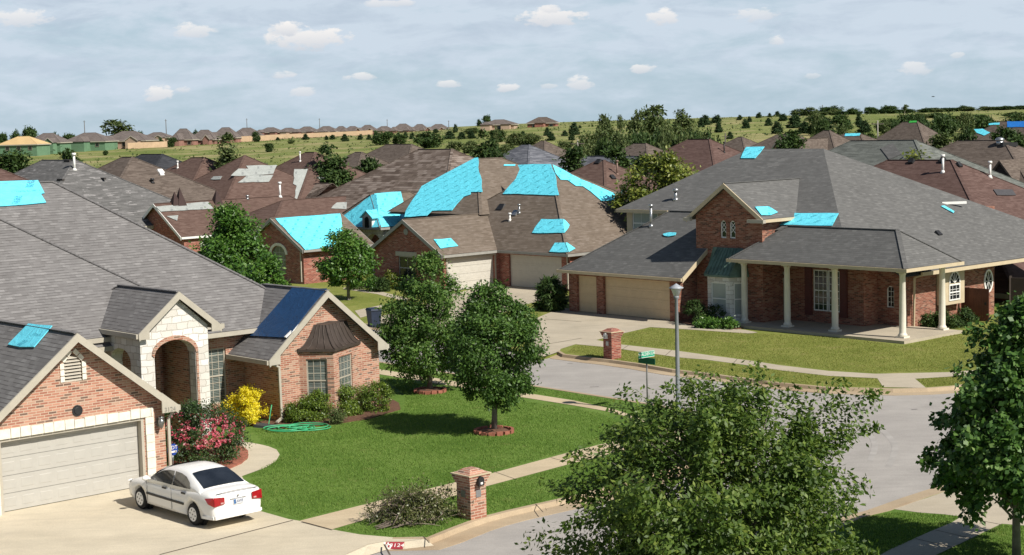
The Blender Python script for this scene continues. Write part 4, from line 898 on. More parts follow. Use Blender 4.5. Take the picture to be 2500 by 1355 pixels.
# ---- brown house with grey underlayment patches
BO = G(450, 578, 2.5)
B = House('brown_house', 'brown roofed brick house with pale grey patches and three dark pyramid vents', BO, 138)
B.vol('v', -.35, 16, -8.2, .1, 2.5, 2.6, 0, 3)
B.vol('u', -21, -2.5, 4.0, 23.5, 2.5, 6.1, 9.2, 9.2, qr=13.6)
B.vol('u', -22.5, -2.0, 11.5, 31, 2.5, 6.15, 9.5, 9.5, qr=21.2)
B.vol('v', 2.5, 20, -2.5, 8, 2.5, 2.6, 5.2, 4)
B.facade((0, 0, 0), (1, 0, 0), (0, -1, 0), [(-8.0, 0), (-.1, 0), (-.1, 2.55), (-4.05, 4.95), (-8.0, 2.55)], [], .1)
B.facade((-.1, 0, 0), (0, 1, 0), (1, 0, 0), [(0, 0), (14, 0), (14, 2.5), (0, 2.5)], [rect(1.5, 4.5, 0, 2.1)], .15)
B.garage((-.1, 0, 0), (0, 1, 0), (1, 0, 0), 1.5, 4.5, .02, 2.1, GAR_M, 4, .14)
B.wall.box(-20.5, -3, 8, 30, 0, 2.5)
B.finish(SH_BB, BRICK_M, WHITE)
GG = 'grey underlayment patches on the brown roof'
for lab, pl_ in (('topmost grey patch on the left peak of the brown roof', [[(625, 388), (681, 386), (676, 403), (600, 405)]]),
                 ('stepped grey patch, second from the top on the brown roof', [[(600, 406), (676, 404), (667, 425), (602, 430), (563, 430), (582, 413), (606, 413)]]),
                 ('grey patch, third of the stack on the brown roof peak', [[(602, 430), (667, 428), (656, 445), (580, 447)]]),
                 ('small square grey patch left of the stacked grey patches', [[(522, 432), (543, 431), (538, 439), (515, 439)]]),
                 ('tall L shaped grey patch hanging down the middle of the brown roof', [[(718, 414), (760, 413), (758, 432), (745, 492), (715, 500), (724, 455), (715, 450)]]),
                 ('ragged pale patch at the right edge of the brown roof', [[(773, 433), (792, 432), (795, 428), (802, 431), (820, 436), (795, 440), (783, 440)]]),
                 ('grey patch on the far ridge of the brown roof above a pipe', [[(720, 374), (744, 373), (740, 381), (715, 382)]]),
                 ('long grey strip along the ridge of the dark gabled wing', [[(380, 506), (508, 494), (521, 511), (392, 518)]]),
                 ('small grey triangle below the long ridge strip', [[(406, 529), (435, 527), (432, 540)]]),
                 ('grey patch at the right corner of the brown roof beside the cyan gable', [[(822, 496), (862, 494), (848, 512), (808, 510)]])):
    tarp(B, 'roof_patch', lab, 'roof patch', pl_, GREYU, GG)
B.vent(684, 480, 1.1, .09, WHITE); B.vent(733, 394, .8, .06, WHITE); B.vent(604, 485, .15, .08, METAL)
for px_, py_, h_ in ((427, 497, 1.0), (440, 497, 1.35), (529, 492, .95)):
    p_, n_ = B.hit(px_, py_)
    if p_ is not None: m = MB(); q4 = [p_+Vector((x, y, -.35)) for x, y in ((-.45, -.45), (.45, -.45), (.45, .45), (-.45, .45))]; [m.poly([q4[i], q4[(i+1) % 4], p_+Vector((0, 0, h_))]) for i in range(4)]; B.part('pyramid_vent', m, plain('dark_louvre', (.045, .025, .022), .8))

# ------------------------------------------------------------------ neighbouring and distant houses
def bg(name, label, pl, pr, D, az, hw, slope, roofm, wallm, trimm=None, group=None, in0=None, in1=None, eave_h=2.5, extra=None, back=None):
    p = AT(*pl, D); A = R_(az); a = Vector((math.sin(A), math.cos(A))); d = ray(*pr); d2 = Vector((d.x, d.y))
    den = a.x*d2.y-a.y*d2.x; t = (-(p.x*d2.y)+p.y*d2.x)/den; t = max(.1, t)
    H = House(name, label, (p.x, p.y), az, group); zr = p.z; rise = hw*slope; ze = zr-rise
    i0 = hw if in0 is None else in0; i1 = hw if in1 is None else in1; H.zr, H.t, H.hw, H.ze = zr, t, hw, ze
    H.vol('u', -i0, t+i1, -hw, hw if back is None else back, ze, rise, i0, i1, qr=0, gut=False)
    g = min(TH(*H.w(u, v, 0).xy) for u in (-i0, t+i1) for v in (-hw, hw))-.3
    H.wall.box(-i0+.4, t+i1-.4, -hw+.4, (hw if back is None else back)-.4, min(g, ze-eave_h), ze-.1)
    H.trim.box(-i0, t+i1, -hw-.06, -hw, ze-.3, ze-.02); H.trim.box(t+i1, t+i1+.06, -hw, hw, ze-.3, ze-.02)
    if extra: extra(H)
    H.finish(roofm, wallm, trimm or CREAM); return H
def gabwall(H, axis, c, half, at, ze, rise, zb, flip=-1):      # gable wall of a projecting wing
    mb = H.wall
    if axis == 'v': pts = [(c-half, at, zb), (c+half, at, zb), (c+half, at, ze), (c, at, ze+rise), (c-half, at, ze)]; mb.prism(pts, (0, .1, 0))
    else: pts = [(at, c-half, zb), (at, c+half, zb), (at, c+half, ze), (at, c, ze+rise), (at, c-half, ze)]; mb.prism(pts, (-.1, 0, 0))
NB = None
h = bg('grey_house', 'grey speckled hip roof behind the long cyan ridge tarp, with a tall white pipe', (104, 390), (184, 390), 150, 138, 8.8, .62, SH_GL, BRICK_M, None, None, extra=lambda H: H.vol('u', -8, 2, -10.5, 5, H.ze-.2, 3.6, 4, 4, gut=False))
h.vent(182, 414, 1.2, .1, WHITE); h.vent(146, 470, .12, .1, BLACK)
for px_, py_ in ((165, 394), (250, 437), (148, 440)): 
    p_, n_ = h.hit(px_, py_)
    if p_ is not None: m = MB(); m.hexa([p_+Vector((x, y, -.05)) for x, y in ((-.5, -.1), (.5, -.1), (.5, .1), (-.5, .1))], [p_+Vector((x, y, .12)) for x, y in ((-.5, -.1), (.5, -.1), (.5, .1), (-.5, .1))]); h.part('lifted_shingle', m, plain('felt_dark', (.05, .045, .042), .9))
h = bg('brown_house', 'taupe brown pyramid roof between the grey speckled roof and the patched brown roof', (299, 383), (324, 382), 150, 138, 9.5, .6, SH_TAU, BRICK_M)
h.boxvent(392, 419, .55, .15, WHITE); h.boxvent(394, 426, .4, .2, WHITE); h.vent(372, 445, .15, .1, BLACK)
def ex(H): H.vol('v', -12, 0, 5.5, 12.5, H.ze+.4, 2.5, 0, 3, gut=False); gabwall(H, 'v', 9, 3.2, -11.6, H.ze+.35, 2.3, H.ze-2.5)
h = bg('slate_house', 'dark slate roofed house with a small brick gable beyond the taupe pyramid roof', (346, 376), (397, 377), 188, 138, 7, .6, SH_SLT, BRICK_L, WHITE, extra=ex)
h = bg('brown_house', 'brown roof with one grey patch beside the sparse tree', (470, 384), (500, 378), 172, 138, 9, .6, SH_BB, BRICK_M)
tarp(h, 'roof_patch', 'lone grey patch on the brown roof beside the sparse tree', 'roof patch', [[(420, 401), (436, 400), (430, 408), (413, 409)]], GREYU, GG); h.vent(434, 410, .6, .07, WHITE)
h = bg('taupe_house', 'plain taupe hip roof standing behind the mottled roof', (944, 352), (1005, 351), 205, 138, 10, .62, SH_TAU, BRICK_M)
h = bg('taupe_house', 'small taupe roof peak right of the dark bushy tree behind the patched roof', (868, 371), (884, 371), 195, 138, 7.5, .6, SH_TAU, BRICK_M)
h = bg('mottled_house', 'weathered mottled brown roof behind the cyan covered house', (1022, 364), (1104, 363), 141, 138, 12.5, .62, SH_MOT, BRICK_M, extra=lambda H: H.vol('u', -17, -6, -14, 10, H.ze-.8, 5.6, 7, 7, gut=False))
def ex(H): H.vol('u', 6, 24, -3.5, 11, H.ze+.5, 4.6, 0, 5, gut=False)
h = bg('slate_blue_house', 'blue grey shingled roof with a dark valley behind the cyan ridge', (1276, 353), (1293, 352), 182, 138, 10.5, .62, SH_BLU, BRICK_M, extra=ex)
h = bg('taupe_house', 'small brown roof tip peeking over the blue grey roof', (1322, 343), (1330, 343), 240, 138, 7, .7, SH_TAU, BRICK_M)
def ex(H): H.vol('u', 5, 22, -4, 10, H.ze+.3, 3.6, 5, 6, gut=False)
h = bg('brown_house', 'dark chocolate brown roof right of the cyan ridge tarp', (1458, 391), (1476, 390), 133, 138, 9, .62, SH_BB, BRICK_M, extra=ex)
h.boxvent(1461, 396, .5, .2, BLACK); h.vent(1507, 426, 1.0, .07, plain('brown_pipe', (.2, .13, .1), .6)); h.boxvent(1495, 434, .45, .2, BLACK)
h = bg('taupe_house', 'taupe roof between the broken trees and the chocolate roof', (1549, 350), (1578, 350), 215, 138, 9.5, .62, SH_TAU, BRICK_T)
h = bg('red_brown_house', 'broad red brown hip roof behind the yellow green tree', (1680, 340), (1733, 338), 162, 138, 11.5, .62, SH_RED, BRICK_M)
h.vent(1768, 372, .9, .06, BLACK)
h = bg('taupe_house', 'small taupe peak left of the columned house ridge', (1803, 334), (1812, 334), 232, 138, 8, .62, SH_TAU, BRICK_M)
h = bg('taupe_house', 'low taupe roof with a dark hedge just left of the tan gable', (1900, 327), (1940, 326), 222, 138, 9, .6, SH_TAU, BRICK_T)
def ex(H): H.vol('v', -12, 2, -2.2, 5.5, H.ze+1.2, 4.2, 0, 3, gut=False); gabwall(H, 'v', 1.65, 3.5, -11.7, H.ze+1.2, 3.9, H.ze-2.5)
h = bg('tan_house', 'taupe roofed house with a tall tan gable and a small window', (2012, 318), (2026, 315), 224, 138, 8.5, .75, SH_TAU, BRICK_T, extra=ex)
h.window((0, -11.7, 0), (1, 0, 0), (0, -1, 0), 1.0, 2.3, h.ze+.2, h.ze+2.2, 2, 2, WHITE, GLASS, .1, -.05)
for lab, pl_ in (('cyan square near the peak of the taupe roof with the tan gable', [[(2023, 316), (2033, 315), (2036, 321), (2027, 322)]]), ('slanting cyan strip on the right slope of the taupe roof with the tan gable', [[(2044, 321), (2049, 320), (2055, 327), (2050, 328)]])):
    tarp(h, 'roof_tarp', lab, 'tarp', pl_, CYAN, CG)
h = bg('taupe_house', 'low brown roof topped by a long cyan strip right of the tan gable', (2062, 326), (2100, 326), 236, 138, 7, .55, SH_TAU, BRICK_M)
tarp(h, 'roof_tarp', 'long cyan strip along the low ridge right of the tan gable', 'tarp', [[(2064, 327), (2101, 326), (2098, 332), (2062, 333)]], CYAN, CG)
def ex(H):
    H.vol('v', -13, 2, 3.5, 11, H.ze+.2, 3.6, 4, 3, gut=False); H.wall.box(4, 10.5, -12.6, 0, H.ze-4, H.ze+.1)
    H.vol('v', -11, 2, 11.5, 18, H.ze-.6, 2.8, 4, 3, gut=False); H.wall.box(12, 17.5, -10.6, 0, H.ze-4.5, H.ze-.7)
    H.vol('v', -10, 2, -20, -9, H.ze-.6, 4.2, 0, 3, gut=False); gabwall(H, 'v', -14.5, 5.2, -9.7, H.ze-.7, 3.9, H.ze-4)
h = bg('tan_house', 'large tan brick house with a tall steep roof and a green tarp on its ridge', (2206, 297), (2240, 296), 262, 138, 10.5, .85, SH_TAU, BRICK_T, extra=ex)
for u0 in (5.5, 8): h.window((0, -12.6, 0), (1, 0, 0), (0, -1, 0), u0, u0+1.3, h.ze-2.6, h.ze-.6, 2, 3, CREAM, GLASS, .1, -.04)
h.window((0, -10.6, 0), (1, 0, 0), (0, -1, 0), 14, 15.6, h.ze-2.6, h.ze-1.2, 2, 2, CREAM, GLASS, .1, -.04)
tarp(h, 'roof_tarp', 'bright green tarp on the ridge of the tall tan house', 'tarp', [[(2221, 296), (2238, 295), (2238, 299), (2219, 300)]], GREENT)
h = bg('green_grey_house', 'green grey hip roof behind the columned house ridge', (2078, 343), (2234, 341), 134, 138, 9.5, .6, SH_GRN, BRICK_M)
p0, n0 = h.hit(2165, 357); p1, n1 = h.hit(2186, 384)
if p0 is not None and p1 is not None: m = MB(); m.obox(p0+n0*.02, p1+n0*.02, 1.0, .08, tuple(n0)); h.part('ridge_cap', m, SH_R)
h = bg('taupe_house', 'wide taupe roof at the right edge with a black ridge vent and dark dormer', (2340, 343), (2452, 342), 148, 138, 13, .6, SH_TAU, BRICK_M)
p_, n_ = h.hit(2464, 356); 
for px_, py_ in ((2441, 352), (2486, 352)):
    q_, n_ = h.hit(px_, py_)
    if q_ is not None: m = MB(); m.tube([q_-Vector((0, 0, .1)), q_+Vector((0, 0, .3))], .3, 12); m.ball(q_+Vector((0, 0, .38)), .38, .38, .22); h.part('turbine_vent', m, METAL)
a_, n_ = h.hit(2444, 357); b_, n_ = h.hit(2480, 357)
if a_ is not None and b_ is not None: m = MB(); m.obox(a_+Vector((0, 0, .15)), b_+Vector((0, 0, .15)), .7, .35); h.part('ridge_vent', m, BLACK)
q_, n_ = h.hit(2462, 428)
if q_ is not None:
    m = MB(); m.prism([q_+Vector((-1.7, -1.2, -1.0)), q_+Vector((1.7, -1.2, -1.0)), q_+Vector((0, -1.2, 1.1))], (0, 4, 0)); do = h.part('dormer', m, plain('dormer_face', (.03, .022, .022), .8))
    m = MB(); m.prism([q_+Vector((-1.95, -1.4, -1.1)), q_+Vector((0, -1.4, 1.28)), q_+Vector((1.95, -1.4, -1.1)), q_+Vector((1.75, -1.4, -1.1)), q_+Vector((0, -1.4, 1.05)), q_+Vector((-1.75, -1.4, -1.1))], (0, 4.4, 0)); h.part('dormer_roof', m, SH_TAU, do)
h = bg('red_brown_house', 'large dark red brown roof with tall white pipes right of the columned house', (2168, 390), (2324, 388), 116, 138, 12, .6, SH_RED, BRICK_M)
h.vent(2302, 420, 1.0, .08, WHITE); h.vent(2417, 432, .9, .08, WHITE)
for px_, py_ in ((2146, 396), (2226, 396), (2302, 394), (2340, 405)): h.boxvent(px_, py_, .4, .25, BLACK)
tarp(h, 'roof_patch', 'dark grey square patch on the sunny slope of the red brown roof', 'roof patch', [[(2424, 464), (2470, 464), (2480, 478), (2434, 478)]], plain('dark_felt', (.06, .058, .062), .8))
def ex(H): H.vol('v', -14, 2, 6, 14, H.ze, 3.5, 0, 3, gut=False); gabwall(H, 'v', 10, 3.7, -13.6, H.ze, 3.2, H.ze-3); H.vol('u', -16, 0, -12, 4, H.ze-1.4, 4, 6, 6, gut=False)
h = bg('taupe_house', 'far taupe house at the right edge with several cyan tarps', (2440, 296), (2462, 295), 258, 138, 11, .7, SH_TAU, BRICK_T, extra=ex)
for lab, pl_ in (('pale cyan strip near the ridge of the far right taupe roof', [[(2415, 302), (2441, 300), (2440, 305), (2414, 306)]]), ('ragged cyan tarp low on the far right taupe roof', [[(2378, 316), (2400, 315), (2420, 325), (2428, 331), (2404, 332), (2385, 325)]]),
                 ('short cyan strip on the left end of the far right taupe roof', [[(2338, 315), (2347, 315), (2346, 318), (2337, 318)]])):
    tarp(h, 'roof_tarp', lab, 'tarp', pl_, CYAN, CG)
h = bg('taupe_house', 'house at the far right edge with a deep blue tarp over its ridge', (2470, 297), (2540, 296), 246, 138, 8, .7, SH_TAU, BRICK_T)
tarp(h, 'roof_tarp', 'deep blue tarp covering the ridge at the far right edge', 'tarp', [[(2459, 297), (2506, 296), (2506, 311), (2459, 311)]], BLUET)
h = bg('red_brown_house', 'corner of a reddish roof at the left edge below the dark trees', (-40, 412), (2, 412), 150, 138, 9, .6, SH_RED, BRICK_M)

# distant rows beyond the field
FG = 'distant houses in rows beyond the field'
WG = plain('green_sheathing', (.12, .22, .13), .8, .15, .4); WBR = plain('far_brick', (.27, .14, .11), .85, .2, .4); WTAN = plain('far_tan_brick', (.42, .3, .22), .85, .15, .4); DECK = plain('plywood_deck', (.55, .39, .19), .8, .12, .3)
def far(label, x0, x1, yt, yb, D, roofm, wallm, wing=None, name='distant_house', az=100):
    mpx = D/FPX; w_ = (x1-x0)*mpx; rh = (yb-yt)*mpx; hw = min(w_*.36, 7.5)
    xa, xb = x0+(x1-x0)*.36, x0+(x1-x0)*.62
    rise = max(1.5, rh-2.3); sl = rise/hw; i0 = w_*.36; i1 = w_*.38
    def ex(H):
        n = len(label) % 3
        if wing != 0:
            for (c, hf, o, rr) in (((-i0*.45, w_*.16, 4.5, .55), (H.t+i1*.35, w_*.15, 3, .5)) if n else ((H.t*.5, w_*.17, 5, .6),)):
                H.vol('v', -hw-o, 2, c-hf, c+hf, H.ze+.05, rise*rr, 0 if n == 1 else hf*.9, 2, gut=False)
                H.wall.box(c-hf+.3, c+hf-.3, -hw-o+.3, 0, H.ze-4, H.ze+.04)
                if n == 1: gabwall(H, 'v', c, hf-.3, -hw-o+.25, H.ze, rise*rr-.2, H.ze-3)
    H = bg(name, label, (xa, yt), (xb, yt-.5), D, az, hw, sl, roofm, wallm, None, FG, in0=i0, in1=i1, extra=ex)
    for k in range(3):
        u = -i0+w_*(.2+.28*k); H.window((0, -hw+.4, 0), (1, 0, 0), (0, -1, 0), u, u+1.4, H.ze-1.9, H.ze-.5, 1, 1, plain('far_frame', (.3, .26, .2), .6), GLASS, .1, -.08, mid=False)
    return H
far('unfinished house with bare plywood roof and green walls at the far left', 8, 108, 333, 368, 560, DECK, WG, 0)
far('grey roofed house with green sheathing right of the plywood roof', 74, 162, 325, 363, 575, SH_FAR, WG)
far('wide grey roofed house with green walls and a dark porch beyond the dirt piles', 166, 274, 324, 360, 590, SH_FAR, WG)
far('grey roofed house directly behind the white truck', 258, 372, 320, 358, 600, SH_FAR, WTAN)
far('lower grey roof between the truck house and the brick pair', 350, 420, 323, 350, 640, SH_FAR, WTAN)
far('steep roofed brick house, left of the brick pair', 418, 478, 314, 355, 610, SH_FAR, WBR)
far('steep roofed brick house, right of the brick pair', 466, 534, 317, 355, 615, SH_FAR, WBR)
far('tall double peaked roof left of the near sparse tree top', 518, 585, 311, 350, 640, SH_FAR, WBR)
far('grey roof between the sparse tree top and the field fence', 566, 640, 312, 346, 660, SH_FAR, WTAN)
for i, (xa, xb, yt) in enumerate(((632, 690, 311), (678, 732, 312), (722, 778, 309), (768, 826, 308), (814, 852, 308), (838, 884, 308), (874, 922, 305), (914, 962, 308), (956, 1012, 302), (1002, 1048, 303), (1042, 1100, 303))):
    far(['first', 'second', 'third', 'fourth', 'fifth', 'sixth', 'seventh', 'eighth', 'ninth', 'tenth', 'last'][i]+' house from the left in the long fenced row behind the field', xa, xb, yt, 334-i*.5, 800, SH_FAR, WTAN if i % 2 else WBR)
far('taupe house on the hill crest with a pale retaining wall', 1178, 1262, 292, 319, 600, SH_FAR, WTAN)
far('dark taupe house on the hill crest with green sheathing on its garage', 1288, 1362, 286, 315, 610, SH_TAU, BRICK_M)
f_ = MB()
def fence_run(name, label, pts, hgt, mat, group=None, post=None):
    mb = MB(); P = [Vector((p.x, p.y, TH(p.x, p.y))) for p in pts]
    for a, b in zip(P[:-1], P[1:]): d = (b-a).normalized(); n_ = Vector((-d.y, d.x, 0))*.05; mb.hexa([a-n_, b-n_, b+n_, a+n_], [a-n_+Vector((0, 0, hgt)), b-n_+Vector((0, 0, hgt)), b+n_+Vector((0, 0, hgt)), a+n_+Vector((0, 0, hgt))])
    c = P[len(P)//2]; o = tag(mb.build(name, mat, None, False, tuple(c)), label, 'fence', group)
    if post:
        for p in P: m = MB(); q = p-c; m.box(q.x-.07, q.x+.07, q.y-.07, q.y+.07, q.z, q.z+hgt+.1); m.build('post', mat, o)
    return o
CEDARF = plain('cedar_fence', (.56, .4, .26), .85, .12, .5)
fence_run('wooden_fence', 'long tan cedar fence in front of the fenced row of distant houses', [AT(x, 337, 770) for x in (628, 700, 780, 850, 910)], 2.0, CEDARF, None, True)
fence_run('wooden_fence', 'short tan fence right of the white truck', [AT(x, 352, 585) for x in (312, 350, 408)], 2.0, CEDARF, None, True)
fence_run('wooden_fence', 'tan fence under the double peaked distant roof', [AT(x, 348, 640) for x in (566, 610, 672)], 2.0, CEDARF, None, True)
DKF = plain('weathered_fence', (.06, .045, .038), .9, .2, 1)
A_ = R.w(13.2, 20, 0); fence_run('wooden_fence', 'dark weathered fence at the right end of the columned house', [R.w(12.3, 13.6, 0), R.w(16, 14.5, 0), R.w(24, 15, 0)], 1.9, DKF, None, True)
m = MB(); 
for i in range(11): m.box(i*.15, i*.15+.14, -.02, .02, .05, 1.75)
for z in (.35, 1.4): m.box(0, 1.65, .02, .06, z, z+.1)
gt = m.build('gate', plain('red_brown_gate', (.12, .045, .03), .8, .2, 2)); gt.location = R.w(12.1, 9.2, 0); gt.rotation_euler = (0, 0, math.atan2(R.a.y, R.a.x)); tag(gt, 'red brown wooden gate beside the box window', 'gate'); m = MB(); m.box(1.4, 1.5, -.05, -.02, .9, 1.05); m.build('latch', BLACK, gt)
# utility poles
PG = 'thin utility poles behind the distant houses'; POLE = plain('pole_wood', (.1, .085, .07), .9, .2, .5)
for lab, x, yt, yb, D, arm in (('thin utility pole above the wide green walled house', 208, 294, 345, 700, 0), ('thin utility pole between the truck house and the brick pair', 407, 291, 345, 700, 0), ('thin utility pole left of the fenced row', 604, 289, 335, 850, 0), ('thin utility pole over the third house of the fenced row', 781, 289, 325, 900, 0), ('thin utility pole over the eighth house of the fenced row', 946, 291, 322, 900, 0), ('thin utility pole right of the fenced row', 1096, 294, 320, 900, 0),
                               ('utility pole on the wooded ridge at right', 2008, 256, 280, 750, 0), ('utility pole with a crossarm by the blue grey roof', 1411, 341, 385, 260, 1), ('utility pole with a crossarm left of the tall tan house', 2143, 294, 330, 300, 1), ('pale utility pole in the yard behind the taupe peak', 1771, 325, 352, 260, 0)):
    b_ = AT(x, yb, D); b_.z = TH(b_.x, b_.y); top = AT(x, yt, D).z; m = MB(); o = thing('utility_pole', lab, 'pole', b_, 0, PG)
    m.tube([(0, 0, -.3), (0, 0, top-b_.z)], [.2 if D > 400 else .13, .13 if D > 400 else .1], 8); m.build('pole', POLE if not arm else plain('pole_pale', (.3, .28, .25), .9), o)
    m = MB(); m.box(-1.1, 1.1, -.06, .06, top-b_.z-.7, top-b_.z-.55) if arm else m.box(-.5, .5, -.06, .06, top-b_.z-.6, top-b_.z-.5); m.build('crossarm', POLE, o)
# box truck and dirt piles on the building site
t_ = GT(290, 359); o = thing('box_truck', 'white box truck parked on the building site beyond the field', 'truck', t_, 0.0)
m = MB(); m.box(-2.8, 1.4, -1.1, 1.1, .8, 3.1); m.build('cargo_box', WHITE, o); m = MB(); m.hexa([(1.45, -1, .5), (3.4, -1, .5), (3.4, 1, .5), (1.45, 1, .5)], [(1.45, -1, 2.2), (2.6, -1, 2.2), (2.6, 1, 2.2), (1.45, 1, 2.2)]); m.build('cab', WHITE, o)
m = MB(); m.poly([(1.7, -1.02, 1.45), (2.7, -1.02, 1.45), (2.4, -1.02, 2.05), (1.7, -1.02, 2.05)]); m.build('window', GLASS, o)
for x in (-1.8, 2.5):
    for y in (-1, 1): m = MB(); m.tube([(x, y-.13, .42), (x, y+.13, .42)], .42, 14); m.build('wheel', BLACK, o)
for lab, x, y, wd, hg in (('pale mound of dirt left of the truck, farthest left', 118, 366, 5, 1.3), ('broad reddish dirt mound in the middle of the building site', 160, 366, 8, 1.6), ('pale peaked dirt mound nearest the truck', 190, 364, 6, 1.9), ('low sandy dirt ridge behind the mounds', 225, 361, 6, 1.0)):
    p = GT(x, y); m = MB(); rn = random.Random(x); n0 = 0; m.smooth = True
    for i in range(7):
        for j in range(18):
            a = 2*math.pi*j/18; r = wd*(i/6)*(1+.2*math.sin(3*a+x)); m.v.append((r*math.cos(a), r*.6*math.sin(a), hg*(1-(i/6)**1.3)*(1+.15*rn.uniform(-1, 1))-.15))
    for i in range(6):
        for j in range(18): k = (j+1) % 18; m.face((i*18+j, (i+1)*18+j, (i+1)*18+k, i*18+k))
    o = m.build('dirt_mound', DIRT); o.location = p; tag(o, lab, 'dirt pile', 'dirt mounds on the building site')

# ------------------------------------------------------------------ white sedan
CP = plain('car_white', (.8, .79, .76), .22, .02, 1, 0, 0, .5)
CGL = glass_mat('car_glass', (.012, .015, .02), .05, None, .9)
TAIL = plain('tail_red', (.3, .008, .012), .2, .2, 6, 0, 0, .7); RIM = plain('hubcap_silver', (.8, .79, .76), .6, .04, 4, 0); RUB = plain('tyre_rubber', (.018, .018, .019), .8, .2)
c_ = LO+La*-.78+Lb*-3.95; car = thing('parked_car', 'white four door sedan parked nose in on the driveway of the corner house', 'car', (c_.x, c_.y, .008), math.atan2(Lb.y, Lb.x))
def loft(sections, closed_ends=True):
    mb = MB(); mb.smooth = True; k = len(sections[0]); mb.v = [p for s_ in sections for p in s_]
    for i in range(len(sections)-1):
        for j in range(k): j2 = (j+1) % k; mb.face((i*k+j, i*k+j2, (i+1)*k+j2, (i+1)*k+j))
    if closed_ends: mb.face(tuple(range(k))[::-1]); mb.face(tuple((len(sections)-1)*k+j for j in range(k)))
    return mb
def csec(x, zb, zt, w, crown=.02):
    hf = [(0, zt+crown), (.5*w, zt+crown*.7), (.8*w, zt-.01), (.93*w, zt-.05), (.985*w, zt-.13), (w, (zt*.62+zb*.38)), (.985*w, zb+.16), (.95*w, zb+.05), (.8*w, zb), (0, zb)]
    return [(x, y, z) for y, z in hf]+[(x, -y, z) for y, z in hf[-2:0:-1]]
ST = [(-2.46, .42, .72, .70), (-2.43, .30, .93, .77), (-2.36, .25, 1.0, .81), (-2.15, .22, 1.02, .845), (-1.75, .2, 1.03, .86), (-1.2, .19, .99, .865), (-.4, .18, .97, .868), (.5, .18, .955, .868), (1.05, .18, .945, .862), (1.5, .19, .895, .85), (1.95, .2, .825, .82), (2.25, .24, .745, .755), (2.4, .3, .66, .67), (2.46, .38, .56, .58)]
body = loft([csec(*s_) for s_ in ST])
XF, XR, WR = 1.46, -1.46, .315
bo = body.build('body', CP, None, True)
for x in (XF, XR):
    for sg in (1, -1):
        m = MB(); m.tube([(x, sg*.58, .33), (x, sg*1.2, .33)], .385, 28); cu = m.build('cut', CP, None, True)
        md = bo.modifiers.new('b', 'BOOLEAN'); md.operation = 'DIFFERENCE'; md.object = cu; md.solver = 'EXACT'
        bpy.context.view_layer.update(); me = bpy.data.meshes.new_from_object(bo.evaluated_get(bpy.context.evaluated_depsgraph_get())); bo.modifiers.clear(); bo.data = me; bpy.data.objects.remove(cu)
bo.parent = car
GP = [(1.12, .93), (.95, 1.03), (.62, 1.22), (.3, 1.365), (.05, 1.415), (-.4, 1.44), (-.8, 1.42), (-1.02, 1.385), (-1.4, 1.235), (-1.72, 1.085), (-1.86, 1.01)]
hwid = lambda z: .825-.2*(z-.95)/.49
def gsec(x, z):
    w = hwid(z); r = min(.1, (z-.9)*.4); hf = [(0, z+.018), (.55*w, z+.012), (w-r, z-.01), (w-.02, z-r*.6), (hwid(max(.9, (z+.9)/2)), (z+.9)/2), (.83, .88), (0, .88)]
    return [(x, y, zz) for y, zz in hf]+[(x, -y, zz) for y, zz in hf[-2:0:-1]]
loft([gsec(*g) for g in GP]).build('cabin', CP, car, True)
def sidepane(name, pts):
    for sg in (1, -1):
        m = MB(); m.poly([(x, sg*(hwid(z)+.016), z) for x, z in pts][::sg]); m.build(name, CGL, car)
sidepane('front_window', [(.93, .985), (.6, 1.17), (.3, 1.29), (.02, 1.345), (-.3, 1.36), (-.34, .985)])
sidepane('rear_window', [(-.38, .985), (-.36, 1.36), (-.7, 1.345), (-.98, 1.29), (-1.22, 1.16), (-1.3, 1.0)])
m = MB(); m.smooth = True
for x, z, w in ((-1.05, 1.388, .56), (-1.4, 1.252, .61), (-1.79, 1.068, .66)):
    for i in range(7): y = -w+2*w*i/6; m.v.append((x-.012, y, z+.028-.03*(abs(y)/w)**3))
for r_ in range(2):
    for i in range(6): m.face((r_*7+i, r_*7+i+1, (r_+1)*7+i+1, (r_+1)*7+i))
m.build('rear_windscreen', CGL, car)
m = MB()
for x, z, w in ((1.04, .992, .7), (.62, 1.242, .63), (.32, 1.378, .57)):
    for i in range(7): y = -w+2*w*i/6; m.v.append((x+.012, y, z+.03-.03*(abs(y)/w)**3))
for r_ in range(2):
    for i in range(6): m.face((r_*7+i, r_*7+i+1, (r_+1)*7+i+1, (r_+1)*7+i))
m.build('windscreen', CGL, car)
